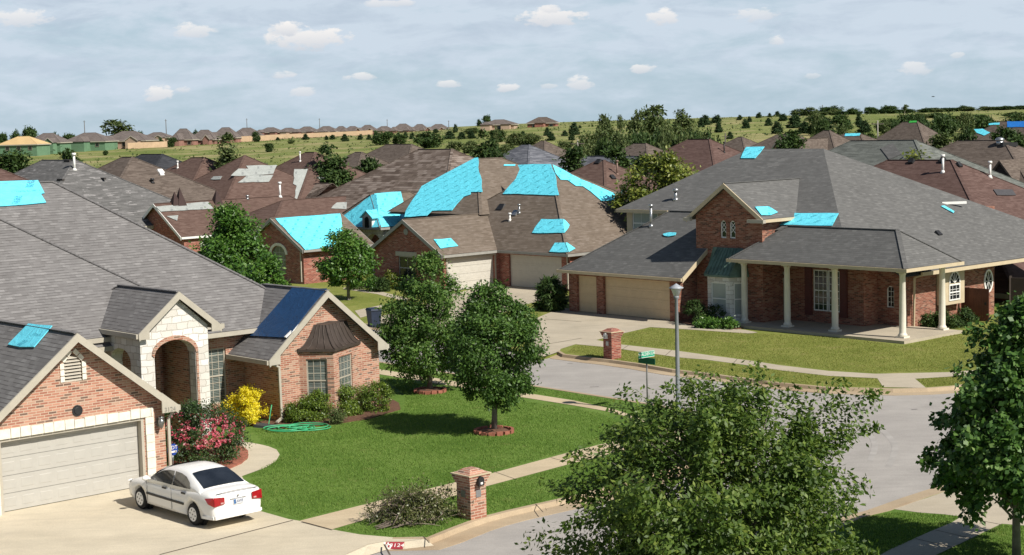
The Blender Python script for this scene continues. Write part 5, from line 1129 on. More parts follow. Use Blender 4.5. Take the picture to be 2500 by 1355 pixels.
for sg in (1, -1):
    m = MB(); A_ = [(-2.475, .45*sg, .70), (-2.475, .45*sg, .885), (-2.45, .77*sg, .915), (-2.468, .775*sg, .66)]; B_ = [(-2.45, .775*sg, .915), (-2.468, .78*sg, .66), (-2.30, .862*sg, .735), (-2.16, .874*sg, .875)]
    m.hexa(A_, [(x-.022, y, z) for x, y, z in A_]); m.hexa(B_, [(x-.008, y+sg*.012, z) for x, y, z in B_]); to = m.build('tail_light', TAIL, car, True)
    m = MB(); m.box(-2.506, -2.494, min(.49*sg, .58*sg), max(.49*sg, .58*sg), .715, .755); m.build('reverse_lamp', plain('lamp_smoke', (.5, .3, .28), .2), to)
    m = MB(); m.prism([(2.2, .77*sg, .72), (2.42, .64*sg, .64), (2.46, .45*sg, .58), (2.4, .45*sg, .68), (2.2, .66*sg, .75)], (.02, .02*sg, .02)); m.build('headlight', plain('lamp_clear', (.7, .7, .7), .1), car)
    for x in (.02, -1.02): m = MB(); m.box(x-.1, x+.1, min(.862*sg, .885*sg), max(.862*sg, .885*sg), .83, .88); m.build('door_handle', BLACK, car)
    m = MB(); m.obox((1.02, .874*sg, .56), (-1.02, .876*sg, .55), .03, .06); m.build('side_moulding', BLACK, car)
    m = MB(); 
    for x in (1.0, -.36, ): m.obox((x, .867*sg, .3), (x, .868*sg, .94), .012, .012)
    m.build('door_seam', plain('seam_grey', (.25, .25, .25), .6), car)
    m = MB(); m.ball((.86, sg*.97, 1.03), .07, .11, .075); m.obox((.86, .82*sg, 1.0), (.86, .95*sg, 1.02), .05, .04); m.build('side_mirror', BLACK if False else CP, car)
    for x, nm in ((XF, 'front'), (XR, 'rear')):
        m = MB(); y0, y1 = sg*.64, sg*.855; prof = [(.2, -.02), (WR-.03, 0), (WR, .2), (WR, .8), (WR-.03, .98), (.2, 1)]
        m.tube([(x, y0+(y1-y0)*t, WR) for r, t in prof], [r for r, t in prof], 28); wo_ = m.build('wheel', RUB, car)
        m = MB(); yf = sg*.86; m.tube([(x, sg*.8, WR), (x, yf, WR)], [.205, .2], 24); ho = m.build('hubcap', RIM, wo_)
        m = MB()
        for k in range(6):
            a0 = 2*math.pi*k/6+.2; cx, cz = x+.135*math.cos(a0), WR+.135*math.sin(a0); m.tube([(cx, yf-sg*.01, cz), (cx, yf+sg*.003, cz)], .026, 8)
        m.tube([(x, yf, WR), (x, yf+sg*.006, WR)], .022, 10); m.build('hub_openings', plain('hub_dark', (.06, .06, .06), .5), wo_)
        m = MB(); m.tube([(x, sg*.56, .33), (x, sg*.66, .33)], .38, 24); m.build('wheel_well', RUB, car)
m = MB(); m.smooth = True
for (y0, y1) in ((-.62, .62),):
    pts = [(-2.41, -.66, .985), (-2.445, -.4, 1.012), (-2.45, 0, 1.022), (-2.445, .4, 1.012), (-2.41, .66, .985)]; m.tube(pts, .011, 6)
m.build('spoiler_lip', plain('lip_grey', (.22, .21, .2), .4), car)
m = MB(); m.obox((-2.478, -.26, .80), (-2.478, .26, .80), .012, .016); m.build('boot_seam', plain('seam_grey', (.25, .25, .25), .6), car)
m = MB(); m.box(-2.485, -2.46, -.155, .155, .635, .785); pl_ = m.build('licence_plate', plain('plate_white', (.55, .57, .6), .4), car)
m = MB(); text_mb(m, 'LAWS', .1, basis((-2.488, -.03, .71), (0, -1, 0), (0, 0, 1)), .002); m.build('plate_text', plain('plate_ink', (.1, .12, .2), .5), pl_)
m = MB(); m.box(-2.489, -2.484, .08, .145, .65, .77); m.build('plate_emblem', plain('plate_blue', (.03, .12, .3), .5), pl_)
m = MB(); m.tube([(-2.475, 0, .87), (-2.482, 0, .87)], .03, 10); m.build('boot_badge', METAL, car)
m = MB(); m.obox((-2.44, -.74, .335), (-2.44, .74, .335), .05, .09); m.obox((-2.43, .78, .335), (-1.98, .868, .33), .03, .08); m.obox((-2.43, -.78, .335), (-1.98, -.868, .33), .03, .08); m.build('rear_apron', CP, car)

# ------------------------------------------------------------------ street furniture
def mailbox(label, corner, H, fu, door_on, colr, brick):
    o = thing('brick_mailbox', label, 'mailbox', corner, math.atan2(H[0].y, H[0].x)); w = .58
    m = MB(); m.box(0, w, 0, w, 0, 1.0)
    for k in range(3): e = .03*(k+1); m.hexa([(-e, -e, 1.0+k*.08), (w+e, -e, 1.0+k*.08), (w+e, w+e, 1.0+k*.08), (-e, w+e, 1.0+k*.08)], [(-e, -e, 1.08+k*.08-.004), (w+e, -e, 1.08+k*.08-.004), (w+e, w+e, 1.08+k*.08-.004), (-e, w+e, 1.08+k*.08-.004)])
    m.build('pillar', brick, o); m = MB(); m.box(-.12, w+.12, -.12, w+.12, 1.24, 1.275); m.build('cap_slab', WALK, o)
    m = MB(); m.hexa([(-.05, -.05, 1.276), (w+.05, -.05, 1.276), (w+.05, w+.05, 1.276), (-.05, w+.05, 1.276)], [(.14, .14, 1.4), (w-.14, .14, 1.4), (w-.14, w-.14, 1.4), (.14, w-.14, 1.4)]); m.build('cap', brick, o)
    arch = [(-.1, 0), (.1, 0), (.1, .16)]+[(.1*math.cos(a*math.pi/6), .16+.1*math.sin(a*math.pi/6)) for a in range(1, 6)]+[(-.1, .16)]
    m = MB(); m.prism([(w/2+x, -.16, .96+z) for x, z in arch], (0, .1, 0)); d_ = m.build('mailbox_door', colr, o)
    m = MB(); m.box(w/2-.04, w/2+.04, -.17, -.162, 1.0, 1.06); m.build('number_label', WHITE if colr is BLACK else GRTRIM, d_)
    m = MB(); m.box(w/2-.09, w/2+.09, -.02, .02, .62, .82); fr_ = m.build('tile', METAL, o); m = MB(); m.box(-.02, .02, w/2-.09, w/2+.09, .62, .82); m.build('tile', METAL, o)
    return o
c_ = G(1150, 1271); mailbox('brick mailbox pillar with a black door on the verge beside the brush pile', c_, (La, Lb), 0, 0, BLACK, BRICK_L)
c_ = G(1494, 878); ax = Vector((math.sin(R_(142)), math.cos(R_(142)), 0)); mailbox('reddish brick mailbox pillar with a white door across the street', c_+(-ax)*.58, (ax, None), 0, 0, WHITE, BRICK_M)
b_ = G(1656, 1012); o = thing('street_lamp', 'grey street lamp with a conical cap at the street corner', 'street lamp', (b_.x, b_.y, 0))
m = MB(); m.lathe([(.12, 0), (.12, .3), (.085, .4), (.075, 2.5), (.06, 4.3), (.1, 4.36), (.1, 4.44)], (0, 0, 0), 14); m.build('pole', GREYPOST, o)
m = MB(); m.lathe([(.1, 4.44), (.2, 4.72), (.22, 4.74)], (0, 0, 0), 16); m.build('lantern', plain('lamp_globe', (.5, .52, .55), .25), o)
m = MB(); m.lathe([(.27, 4.72), (.27, 4.745), (.1, 4.84), (.04, 4.88), (.01, 4.9)], (0, 0, 0), 20); m.build('cap', plain('lamp_cap', (.33, .35, .38), .4), o)
b_ = G(1581, 999); o = thing('street_sign', 'green street name sign on a thin post at the corner', 'street sign', (b_.x, b_.y, 0))
m = MB(); m.tube([(0, 0, 0), (0, 0, 1.75)], .03, 8); m.build('post', plain('post_dark', (.12, .12, .11), .6), o)
SG = plain('sign_green', (.01, .3, .17), .4, .05); SGD = plain('sign_green_shaded', (.008, .12, .07), .4, .1)  # second green is darker: shade on the back-lit blade put into its colour
def blade(dv, z0, mat, txt, hgt=.24, ln=.86):
    dv = Vector(dv).normalized(); n_ = Vector((dv.y, -dv.x, 0)); n_ = n_ if n_.y < 0 else -n_; m = MB(); a = dv*(-ln/2)+Vector((0, 0, z0)); b = dv*(ln/2)+Vector((0, 0, z0)); up = Vector((0, 0, hgt))
    m.hexa([a+n_*.008, b+n_*.008, b-n_*.008, a-n_*.008], [a+n_*.008+up, b+n_*.008+up, b-n_*.008+up, a-n_*.008+up]); bl = m.build('name_blade', mat, o)
    m = MB(); M4 = basis(Vector((0, 0, z0+hgt*.55))+n_*.012, dv if dv.x > 0 else -dv, (0, 0, 1))
    if txt: text_mb(m, txt, .155, M4, .002)
    for za in (.006, hgt-.02): q = Vector((0, 0, z0+za)); m.hexa([a.xy.to_3d()+q+n_*.012, b.xy.to_3d()+q+n_*.012, b.xy.to_3d()+q+n_*.009, a.xy.to_3d()+q+n_*.009], [x+Vector((0, 0, .014)) for x in (a.xy.to_3d()+q+n_*.012, b.xy.to_3d()+q+n_*.012, b.xy.to_3d()+q+n_*.009, a.xy.to_3d()+q+n_*.009)])
    m.build('lettering', WHITE if txt else SG, bl)
blade(La, 1.98, SG, 'WALDEN DR'); blade(-Lb, 1.74, SGD, '')
# number painted on the kerb apron
c_ = (G(962, 1323, .002)+G(964, 1341.5, -.135))*.5; cx = (G(985, 1323, .002)-G(940, 1322.5, .002)).normalized(); cy = (G(962, 1322.8, .002)-G(964, 1341.5, -.135)); hh = cy.length*.47; cy.normalize(); cy = (cy-cx*cy.dot(cx)).normalized(); cn = cx.cross(cy)
loc = c_.copy(); m = MB(); c_ = c_+cn*.006; m.poly([c_-cx*.24-cy*hh, c_+cx*.25-cy*hh, c_+cx*.25+cy*hh, c_-cx*.24+cy*hh]); pn = m.build('painted_number', plain('crimson_paint', (.3, .03, .04), .7, .2, 8), None, False, tuple(loc)); tag(pn, 'crimson painted house number 3124 on the driveway apron kerb', 'house number')
m = MB(); M4 = basis(cn*.011+cx*.065, cx, cy) @ Matrix.Diagonal((1, hh*2/.3, 1, 1)); text_mb(m, '3124', .2, M4, .001); m.build('digits', WHITE, pn)
m = MB(); q = -cx*.2+cn*.011
def bar_(x0, y0, x1, y1, w): p0 = q+cx*x0*.85+cy*y0*hh*5; p1 = q+cx*x1*.85+cy*y1*hh*5; m.obox(p0, p1, w*.75, .003, tuple(cn))
for s_ in (((-.1, .17), (-.1, .0)), ((-.1, .0), (.0, -.03)), ((.02, .15), (.02, -.0)), ((.0, .06), (.0, -.16)), ((.0, -.16), (.12, -.17)), ((.12, -.17), (.12, .03)), ((.12, .03), (.0, .05))): bar_(*s_[0], *s_[1], .055)
m.build('interlocked_letters', WHITE, pn)
b_ = LO+La*1.55+Lb*1.0; o = thing('yard_sign', 'small blue octagonal security sign in front of the red rose bush', 'sign', (b_.x, b_.y, 0), math.atan2(La.y, La.x))
m = MB(); m.tube([(0, 0, 0), (0, 0, .75)], .012, 6); m.build('stake', METAL, o)
m = MB(); m.prism([(.2*math.cos(math.pi*(i+.5)/4), -.015, .82+.2*math.sin(math.pi*(i+.5)/4)) for i in range(8)], (0, .012, 0)); sp = m.build('sign_panel', plain('sign_blue', (.02, .06, .3), .4), o)
m = MB(); text_mb(m, 'ADT', .17, basis((0, -.02, .88), (1, 0, 0), (0, 0, 1)), .002); m.box(-.14, .14, -.021, -.018, .72, .78); m.build('lettering', WHITE, sp)
# wheelie bin
b_ = G(914, 802); o = thing('wheelie_bin', 'dark blue wheeled rubbish bin by the far driveway', 'bin', (b_.x, b_.y, .01), .5)
BINM = plain('bin_blue', (.02, .03, .055), .5, .2); m = MB(); m.hexa([(-.24, -.26, .08), (.24, -.26, .08), (.24, .26, .08), (-.24, .26, .08)], [(-.31, -.36, 1.0), (.31, -.36, 1.0), (.31, .36, 1.0), (-.31, .36, 1.0)]); m.build('bin_body', BINM, o)
m = MB(); m.hexa([(-.34, -.4, 1.0), (.34, -.4, 1.0), (.34, .4, 1.0), (-.34, .4, 1.0)], [(-.28, -.32, 1.09), (.28, -.32, 1.09), (.28, .34, 1.12), (-.28, .34, 1.12)]); m.build('lid', BINM, o)
for x in (-.27, .27): m = MB(); m.tube([(x-.03, .28, .11), (x+.03, .28, .11)], .11, 12); m.build('wheel', BLACK, o)
m = MB(); m.tube([(-.28, .42, .98), (.28, .42, .98)], .02, 8); m.build('handle', BLACK, o)
# hose, splash block, tree rings, bed edging
m = MB(); rn = random.Random(5); c_ = G(722, 1048); pts = []
for i in range(170):
    a = i*.27; r = .5+.3*math.sin(i*.083)+.16*math.sin(i*.31); pts.append((r*1.15*math.cos(a)+.25*math.sin(i*.05), r*.75*math.sin(a)*1.1, .03+.0007*i*.4+.02*abs(math.sin(a*.5))))
pts += [(-.9, .4, .03), (-1.1, .75, .05), (-1.05, 1.0, .5), (-1.0, 1.05, .75)]
m.tube(pts, .022, 6); o = m.build('garden_hose', plain('hose_green', (.05, .36, .16), .4, .1)); o.location = c_; tag(o, 'loosely coiled bright green garden hose on the lawn', 'hose')
m = MB(); m.hexa([(-.5, -.22, 0), (.45, -.28, 0), (.45, .28, 0), (-.5, .22, 0)], [(-.5, -.2, .1), (.45, -.25, .05), (.45, .25, .05), (-.5, .2, .1)]); o = m.build('splash_block', plain('splash_dark', (.05, .055, .06), .7)); o.location = G(655, 1043)+Vector((0, 0, .005)); o.rotation_euler = (0, 0, math.atan2(La.y, La.x)-1.2); tag(o, 'dark splash block below the downspout of the bay wing', 'splash block')
def treering(lab, px, py, r=.62):
    c = G(px, py); o = thing('tree_ring', lab, 'edging', c, 0, 'brick rings round the yard trees'); m = MB(); m.lathe([(r, 0), (r*.8, .09), (.01, .13)], (0, 0, 0), 18); m.build('mulch', MULCH, o)
    m = MB()
    for i in range(15):
        a = 2*math.pi*i/15; rn_ = random.Random(i*7+px); p = Vector(((r+.05)*math.cos(a), (r+.05)*math.sin(a), 0)); d = Vector((-math.sin(a), math.cos(a), 0)); h_ = .11+.04*rn_.random(); m.obox(p-d*.11+Vector((0, 0, h_/2)), p+d*.11+Vector((0, 0, h_/2)), .1, h_)
    m.build('brick_edging', EDGING, o)
treering('brick ring round the tree nearest the lawn centre', 1206, 1056); treering('brick ring round the tree by the far sidewalk', 1050, 957, .58)
def bed(name, lab, pts, z, mat):
    o = lot(name, pts, mat, z, -.02); o.pop('kind', None); o.pop('kind', None); return tag(o, lab, 'flower bed')
bed('flower_bed', 'mulched bed under the bay window shrubs', px2([(640, 1040), (690, 1046), (800, 1038), (900, 1024), (978, 1000), (974, 985), (930, 962), (880, 965), (690, 1020), (560, 1045), (548, 1030), (560, 1010), (530, 1012), (520, 1040)]), .03, MULCH)
bed('flower_bed', 'mulched bed of the red rose bush edged in brick', px2([(404, 1182), (470, 1190), (560, 1146), (590, 1133), (606, 1118), (606, 1104), (590, 1090), (540, 1074), (430, 1090)]), .06, EDGING)
bed('flower_bed', 'planting bed below the stone bay of the columned house', px2([(1646, 784), (1690, 796), (1800, 805), (1824, 800), (1820, 780), (1740, 765), (1650, 765)]), .05, MULCH)
# bird
p = AT(2278, 236, 260); m = MB(); m.tube([(-.25, 0, 0), (0, 0, .02), (.3, 0, 0)], [.02, .07, .015], 8); o = m.build('bird', BLACK); o.location = p; tag(o, 'small dark bird gliding above the wooded ridge', 'bird'); m = MB(); m.poly([(-.08, 0, .02), (.1, 0, .02), (0, .5, .12)]); m.poly([(-.08, 0, .02), (0, -.5, .1), (.1, 0, .02)]); m.build('wing', BLACK, o)

# ------------------------------------------------------------------ vegetation
BARK = plain('bark', (.1, .075, .055), .9, .3, 3, 0, .5); BARK_P = plain('bark_pale', (.42, .38, .31), .9, .2, 2); BARK_G = plain('bark_grey', (.17, .15, .13), .9, .3, 4, 0, .4)
LF_PEAR = leaf_mat('leaf_pear', [(.15, (0.035, 0.078, 0.016)), (.45, (0.066, 0.137, 0.025)), (.7, (0.118, 0.211, 0.041)), (.92, (0.234, 0.312, 0.094))], .25, .5, .35)
LF_ASH = leaf_mat('leaf_bush_tree', [(.12, (0.033, 0.067, 0.011)), (.42, (0.075, 0.131, 0.021)), (.66, (0.143, 0.209, 0.036)), (.82, (0.239, 0.284, 0.060)), (.95, (0.404, 0.404, 0.149))], .3, .5, .35)
LF_MAPLE = leaf_mat('leaf_maple', [(.15, (0.025, 0.066, 0.016)), (.5, (0.053, 0.121, 0.023)), (.75, (0.102, 0.196, 0.037)), (.93, (0.250, 0.328, 0.125))], .25, .5, .35)
LF_BRIGHT = leaf_mat('leaf_bright', [(.15, (0.030, 0.083, 0.011)), (.45, (0.063, 0.149, 0.021)), (.7, (0.113, 0.224, 0.033)), (.92, (0.209, 0.299, 0.075))])
LF_YG = leaf_mat('leaf_yellow_green', [(.15, (0.064, 0.094, 0.014)), (.5, (0.143, 0.186, 0.029)), (.85, (0.272, 0.286, 0.057))])
LF_DARK = leaf_mat('leaf_dark', [(.15, (0.018, 0.037, 0.010)), (.5, (0.037, 0.072, 0.018)), (.85, (0.079, 0.122, 0.032))], .15, .6, .2)
LF_CEDAR = leaf_mat('leaf_cedar', [(.15, (0.016, 0.036, 0.013)), (.5, (0.031, 0.060, 0.023)), (.85, (0.058, 0.094, 0.034))], .1, .7, .15)
LF_OLIVE = leaf_mat('leaf_olive', [(.15, (0.041, 0.065, 0.020)), (.5, (0.085, 0.120, 0.038)), (.85, (0.164, 0.191, 0.076))], .2, .6, .2)
LF_BOX = leaf_mat('leaf_boxwood', [(.15, (0.050, 0.087, 0.012)), (.5, (0.117, 0.186, 0.024)), (.75, (0.214, 0.292, 0.039)), (.92, (0.390, 0.449, 0.098))])
LF_ROSE = leaf_mat('leaf_rose', [(.15, (0.017, 0.038, 0.012)), (.5, (0.038, 0.075, 0.021)), (.75, (0.068, 0.127, 0.030)), (.93, (0.152, 0.186, 0.068))])
LF_YEL = leaf_mat('leaf_golden', [(.1, (.2, .2, .01)), (.35, (.62, .52, .015)), (.65, (.85, .72, .02)), (.92, (.9, .85, .15))], .3)
LF_DRY = leaf_mat('leaf_wilted', [(.15, (.03, .045, .012)), (.45, (.075, .095, .025)), (.7, (.14, .15, .05)), (.92, (.3, .3, .16))])
PETAL = leaf_mat('petal_rose', [(.12, (.34, .025, .06)), (.45, (.55, .09, .14)), (.7, (.66, .22, .26)), (.92, (.78, .48, .48))], .3)
def quadmesh(name, V, mat, parent):                    # V: (n,4,3) array of leaf quads
    n = len(V); me = bpy.data.meshes.new(name); me.vertices.add(n*4); me.vertices.foreach_set('co', V.reshape(-1).astype(np.float32))
    me.loops.add(n*4); me.loops.foreach_set('vertex_index', np.arange(n*4, dtype=np.int32)); me.polygons.add(n)
    me.polygons.foreach_set('loop_start', np.arange(0, n*4, 4, dtype=np.int32)); me.polygons.foreach_set('loop_total', np.full(n, 4, np.int32))
    me.materials.append(mat); me.update(calc_edges=True); me.validate()
    o = bpy.data.objects.new(name, me); COL.objects.link(o)
    if parent is not None: o.parent = parent
    return o
def nrm(a): return a/np.maximum(np.linalg.norm(a, axis=-1, keepdims=True), 1e-6)
FOL = 1.0
def leaf_quads(P, size, rng, outward, up=.5, droop=.25, asp=.5, svar=.35, rnd=1.0):
    n = len(P); N = nrm(rng.normal(size=(n, 3))*rnd*.6+outward*.55+np.array([0, 0, up])); D = rng.normal(size=(n, 3))*.8+outward*.6+np.array([0, 0, -droop])
    D = nrm(D-N*np.sum(D*N, 1, keepdims=True)); Sd = np.cross(N, D); L = size*(1+svar*rng.uniform(-1, 1, (n, 1)))
    tip = P+D*L; mid = P+D*L*.48-N*L*.06; Wd = L*asp*.5
    return np.stack([P-D*0, mid+Sd*Wd, tip, mid-Sd*Wd], 1)
def crown_pts(rng, prof, z0, z1, R, ncl, shell=.55, lobes=.22, ax=(1, 1), seedv=0):
    """clump centres inside a crown whose radius follows prof over its height, with lobes so the outline is uneven"""
    out = []; ph = rng.uniform(0, 6.28, 6)
    while len(out) < ncl:
        t = rng.uniform(0, 1); r = np.interp(t, [p[0] for p in prof], [p[1] for p in prof])
        if rng.uniform() > (r+.12)/1.12: continue
        a = rng.uniform(0, 6.283); k = 1+lobes*(math.sin(2*a+ph[0]+3*t)+.7*math.sin(3*a+ph[1]-5*t)+.5*math.sin(5*a+ph[2]+7*t))/1.6
        q = (shell+(1-shell)*rng.uniform()**.7) if rng.uniform() < .78 else rng.uniform(.1, shell)
        out.append((R*r*k*q*math.cos(a)*ax[0], R*r*k*q*math.sin(a)*ax[1], z0+(z1-z0)*(t+rng.normal()*.015)))
    return np.array(out)
def make_tree(name, label, cat, loc, H, z0, R, prof, nleaf, size, mat, bark=None, tr=.1, ncl=70, crad=.35, seed=1, group=None, limbs=14, lobes=.22, stems=1, up=.5, asp=.5, shift=(0, 0), extra=None, parts=('trunk', 'crown'), droop=.25, shell=.55, ax=(1, 1), flat=1.0, spray=0.0):
    rng = np.random.default_rng(seed); root = thing(name, label, cat, loc, 0, group)
    C = crown_pts(rng, prof, z0, H, R, ncl, shell, lobes, ax)+np.array([shift[0], shift[1], 0])
    cc = np.array([shift[0], shift[1], (z0+H)*.45])
    w = rng.uniform(.4, 1.6, ncl); idx = rng.choice(ncl, nleaf, p=w/w.sum()); rr = crad*(.6+.8*rng.uniform(size=ncl))[idx, None]
    off3 = rng.normal(size=(nleaf, 3))*rr*.55*np.array([1, 1, .75*flat]); P = C[idx]+off3
    if spray:
        D3 = nrm(nrm(C-np.array([shift[0], shift[1], (z0+H)*.4]))+rng.normal(size=(ncl, 3))*.35+np.array([0, 0, .12])); k_ = rng.uniform(-.5, 1, (nleaf, 1)); P = C[idx]+off3*(1.05-.75*np.maximum(k_, 0))+D3[idx]*k_*spray*(.5+rng.uniform(size=(ncl, 1))[idx])-np.array([0, 0, .18])*np.maximum(k_, 0)**2
    out = nrm(nrm(P-cc)*.8+nrm(off3)*.5)
    V = leaf_quads(P, size, rng, out, up, droop, asp)
    m = MB(); top = np.array([shift[0]*.8, shift[1]*.8, z0+(H-z0)*.72])
    bases = []
    for s_ in range(stems):
        a = 2*math.pi*s_/max(1, stems)+seed; o = np.array([math.cos(a), math.sin(a), 0])*(tr*1.4 if stems > 1 else 0); e = top+np.array([math.cos(a), math.sin(a), 0])*(R*.35 if stems > 1 else 0)
        pts = [o*1.0]+[o+(e-o)*t+np.array([rng.normal()*.05*R*t, rng.normal()*.05*R*t, 0]) for t in (.25, .5, .75, 1)]
        m.tube(pts, [tr*1.15, tr*.92, tr*.7, tr*.42, tr*.12], 9); bases.append(pts)
        m.tube([o+np.array([0, 0, -.15]), o+np.array([0, 0, .12])], [tr*1.7, tr*1.1], 9)
    for i in rng.choice(ncl, min(limbs, ncl), replace=False):
        pts = bases[rng.integers(stems)]; c = C[i]; t = np.clip((c[2]*.55)/max(top[2], .1), .15, .8)*4; k = int(t); p = pts[k]+(pts[min(k+1, 4)]-pts[k])*(t-k); mid = p+(c-p)*.5+np.array([0, 0, .06*np.linalg.norm(c-p)])
        m.tube([p, mid, c], [tr*.36, tr*.22, tr*.07], 6)
    m.build(parts[0], bark or BARK, root); quadmesh(parts[1], V, mat, root)
    if extra: extra(root, C, rng)
    return root
def HZ(p, px, py): return AT(px, py, math.hypot(p.x, p.y)).z
def mpp(p): return math.hypot(p.x, p.y)/FPX             # metres per photo pixel at p
OVAL = [(0, .35), (.12, .7), (.35, 1), (.6, .92), (.82, .62), (1, .15)]; EGG = [(0, .3), (.1, .72), (.28, 1), (.5, .93), (.75, .62), (.9, .35), (1, .08)]; ROUND = [(0, .5), (.2, .9), (.5, 1), (.8, .75), (1, .25)]; CONE = [(0, .9), (.12, 1), (.45, .68), (.8, .28), (1, .04)]
YT = 'young trees on the lawns'
p = G(1050, 955); make_tree('pear_tree', 'dark leafy tree by the far sidewalk, taller of the two on the corner lawn', 'tree', (p.x, p.y, 0), HZ(p, 1040, 632), HZ(p, 1040, 905), 112*mpp(p), EGG, 30000, .135, LF_PEAR, BARK_G, .11, 150, .42, 11, YT, 20, .16, up=.3, spray=.4)
p = G(1206, 1055); make_tree('pear_tree', 'rounded tree with a short trunk in the middle of the corner lawn', 'tree', (p.x, p.y, 0), HZ(p, 1215, 706), HZ(p, 1215, 965), 112*mpp(p), OVAL, 30000, .13, LF_PEAR, BARK_G, .1, 150, .40, 23, YT, 22, .2, up=.3, shift=(.12, 0), spray=.4)
p = G(851, 732); make_tree('pear_tree', 'small lollipop shaped tree in front of the cyan gabled house', 'tree', (p.x, p.y, 0), HZ(p, 850, 566), HZ(p, 850, 690), 57*mpp(p), ROUND, 15000, .19, LF_BRIGHT, BARK_G, .1, 110, .42, 31, YT, 14, .15, up=.4, spray=.3)
p = AT(568, 640, 98); make_tree('oak_tree', 'large bright green tree behind the corner house roof', 'tree', (p.x, p.y, 0), HZ(p, 568, 512), 1.2, 74*mpp(p), [(0, .85), (.25, 1), (.55, .86), (.8, .55), (1, .15)], 26000, .23, LF_BRIGHT, BARK, .16, 120, .55, 37, None, 18, .16)
p = AT(646, 690, 84); make_tree('oak_tree', 'smaller bright green tree tucked below the large one at the roof edge', 'tree', (p.x, p.y, 0), HZ(p, 640, 634), .8, 58*mpp(p), ROUND, 13000, .2, LF_BRIGHT, BARK, .1, 70, .4, 38, None, 10, .2)
# the two foreground trees
p = AT(1740, 1000, 32); make_tree('bushy_tree', 'wide many stemmed tree in the foreground hiding the street corner', 'tree', (p.x, p.y, 0), 5.5, .5, 2.75, [(0, .9), (.2, 1), (.5, 1), (.74, .94), (.9, .74), (1, .38)], 90000, .115, LF_ASH, BARK_G, .09, 330, .42, 43, None, 90, .2, 4, .45, .5, (.12, 0), droop=.35, shell=.5, spray=.8)
p = G(2482, 1372); make_tree('maple_tree', 'dark maple with a slim trunk at the right edge of the foreground', 'tree', (p.x, p.y, 0), 6.4, 1.7, 2.2, [(0, .4), (.08, .9), (.18, 1), (.43, .78), (.62, .6), (.85, .34), (1, .12)], 34000, .14, LF_MAPLE, BARK_G, .1, 150, .36, 47, None, 34, .34, 1, .4, .8, (.1, 0), droop=.5, spray=.5)
m = MB(); m.box(-.05, .05, -.005, 0, -.08, .08); o = m.build('trunk_tag', WHITE); o.location = (p.x+.0, p.y-.115, 1.25); o.rotation_euler = (0, R_(45), 0); tag(o, 'white diamond tag on the maple trunk at right', 'tag')
# roadside / mid ground trees
def mid(name, lab, px, pyb, pyt, wpx, D, mat, n, size, seed, prof=ROUND, **k):
    p = AT(px, pyb, D); g = TH(p.x, p.y); return make_tree(name, lab, 'tree', (p.x, p.y, g), HZ(p, px, pyt)-g, k.pop('z0', .8), wpx/2*mpp(p), prof, int(n*1.7), size*1.25, mat, BARK, .14, k.pop('ncl', 70), k.pop('crad', .6), seed, None, 8, k.pop('lobes', .22), **k)
mid('leafy_tree', 'yellow green tree leaning out behind the columned house roof', 1616, 480, 374, 150, 112, LF_YG, 9000, .24, 51, [(0, .5), (.3, .8), (.6, 1), (.85, .7), (1, .2)], lobes=.4)
mid('leafy_tree', 'dark bushy tree beside the patched brown roof', 812, 450, 350, 102, 152, LF_DARK, 7000, .3, 52, OVAL)
mid('leafy_tree', 'smaller dark tree between the bushy tree and the mottled roof', 896, 440, 376, 58, 158, LF_DARK, 4000, .3, 53)
mid('leafy_tree', 'sparse upright tree standing over the brown roofs', 553, 410, 322, 88, 168, LF_OLIVE, 4200, .32, 54, [(0, 1), (.3, .8), (.6, .5), (.85, .3), (1, .1)], lobes=.45, ncl=46)
mid('leafy_tree', 'dark rounded tree at the left edge, left one', 14, 425, 372, 62, 175, LF_DARK, 3500, .35, 55)
mid('leafy_tree', 'dark rounded tree at the left edge, right one', 48, 425, 373, 48, 178, LF_DARK, 3000, .35, 56)
mid('leafy_tree', 'dark low tree behind the ridge of the grey speckled roof', 166, 400, 373, 62, 180, LF_DARK, 3000, .35, 57)
mid('leafy_tree', 'dark tree right of the blue grey roof', 1400, 430, 366, 64, 150, LF_DARK, 4000, .32, 58)
mid('leafy_tree', 'low dark tree between the blue grey roof and the taupe roof', 1505, 425, 374, 84, 165, LF_DARK, 4000, .34, 59)
mid('leafy_tree', 'thin twiggy dark tree left of the yellow green tree', 1570, 425, 372, 60, 150, LF_DARK, 1500, .3, 60, OVAL, lobes=.5, ncl=34)
mid('leafy_tree', 'olive green bush standing up behind the red brown roof', 2232, 400, 358, 72, 128, LF_YG, 3000, .24, 61)
mid('leafy_tree', 'olive hedge at the foot of the tall tan house', 2310, 372, 336, 110, 170, LF_OLIVE, 5000, .34, 62, lobes=.4)
mid('leafy_tree', 'dark hedge in front of the low taupe roof', 1930, 362, 328, 70, 190, LF_DARK, 4000, .36, 63)
mid('leafy_tree', 'dark tree at the gap left of the wide taupe roof', 2455, 345, 312, 90, 210, LF_DARK, 4000, .4, 64)
mid('leafy_tree', 'leafy tree left of the blue grey roof with a pale dead stem beside it', 1188, 388, 328, 56, 200, LF_DARK, 3000, .35, 65)
mid('leafy_tree', 'small dark tree near the left end of the blue grey roof', 1216, 405, 372, 30, 165, LF_DARK, 1500, .3, 66)
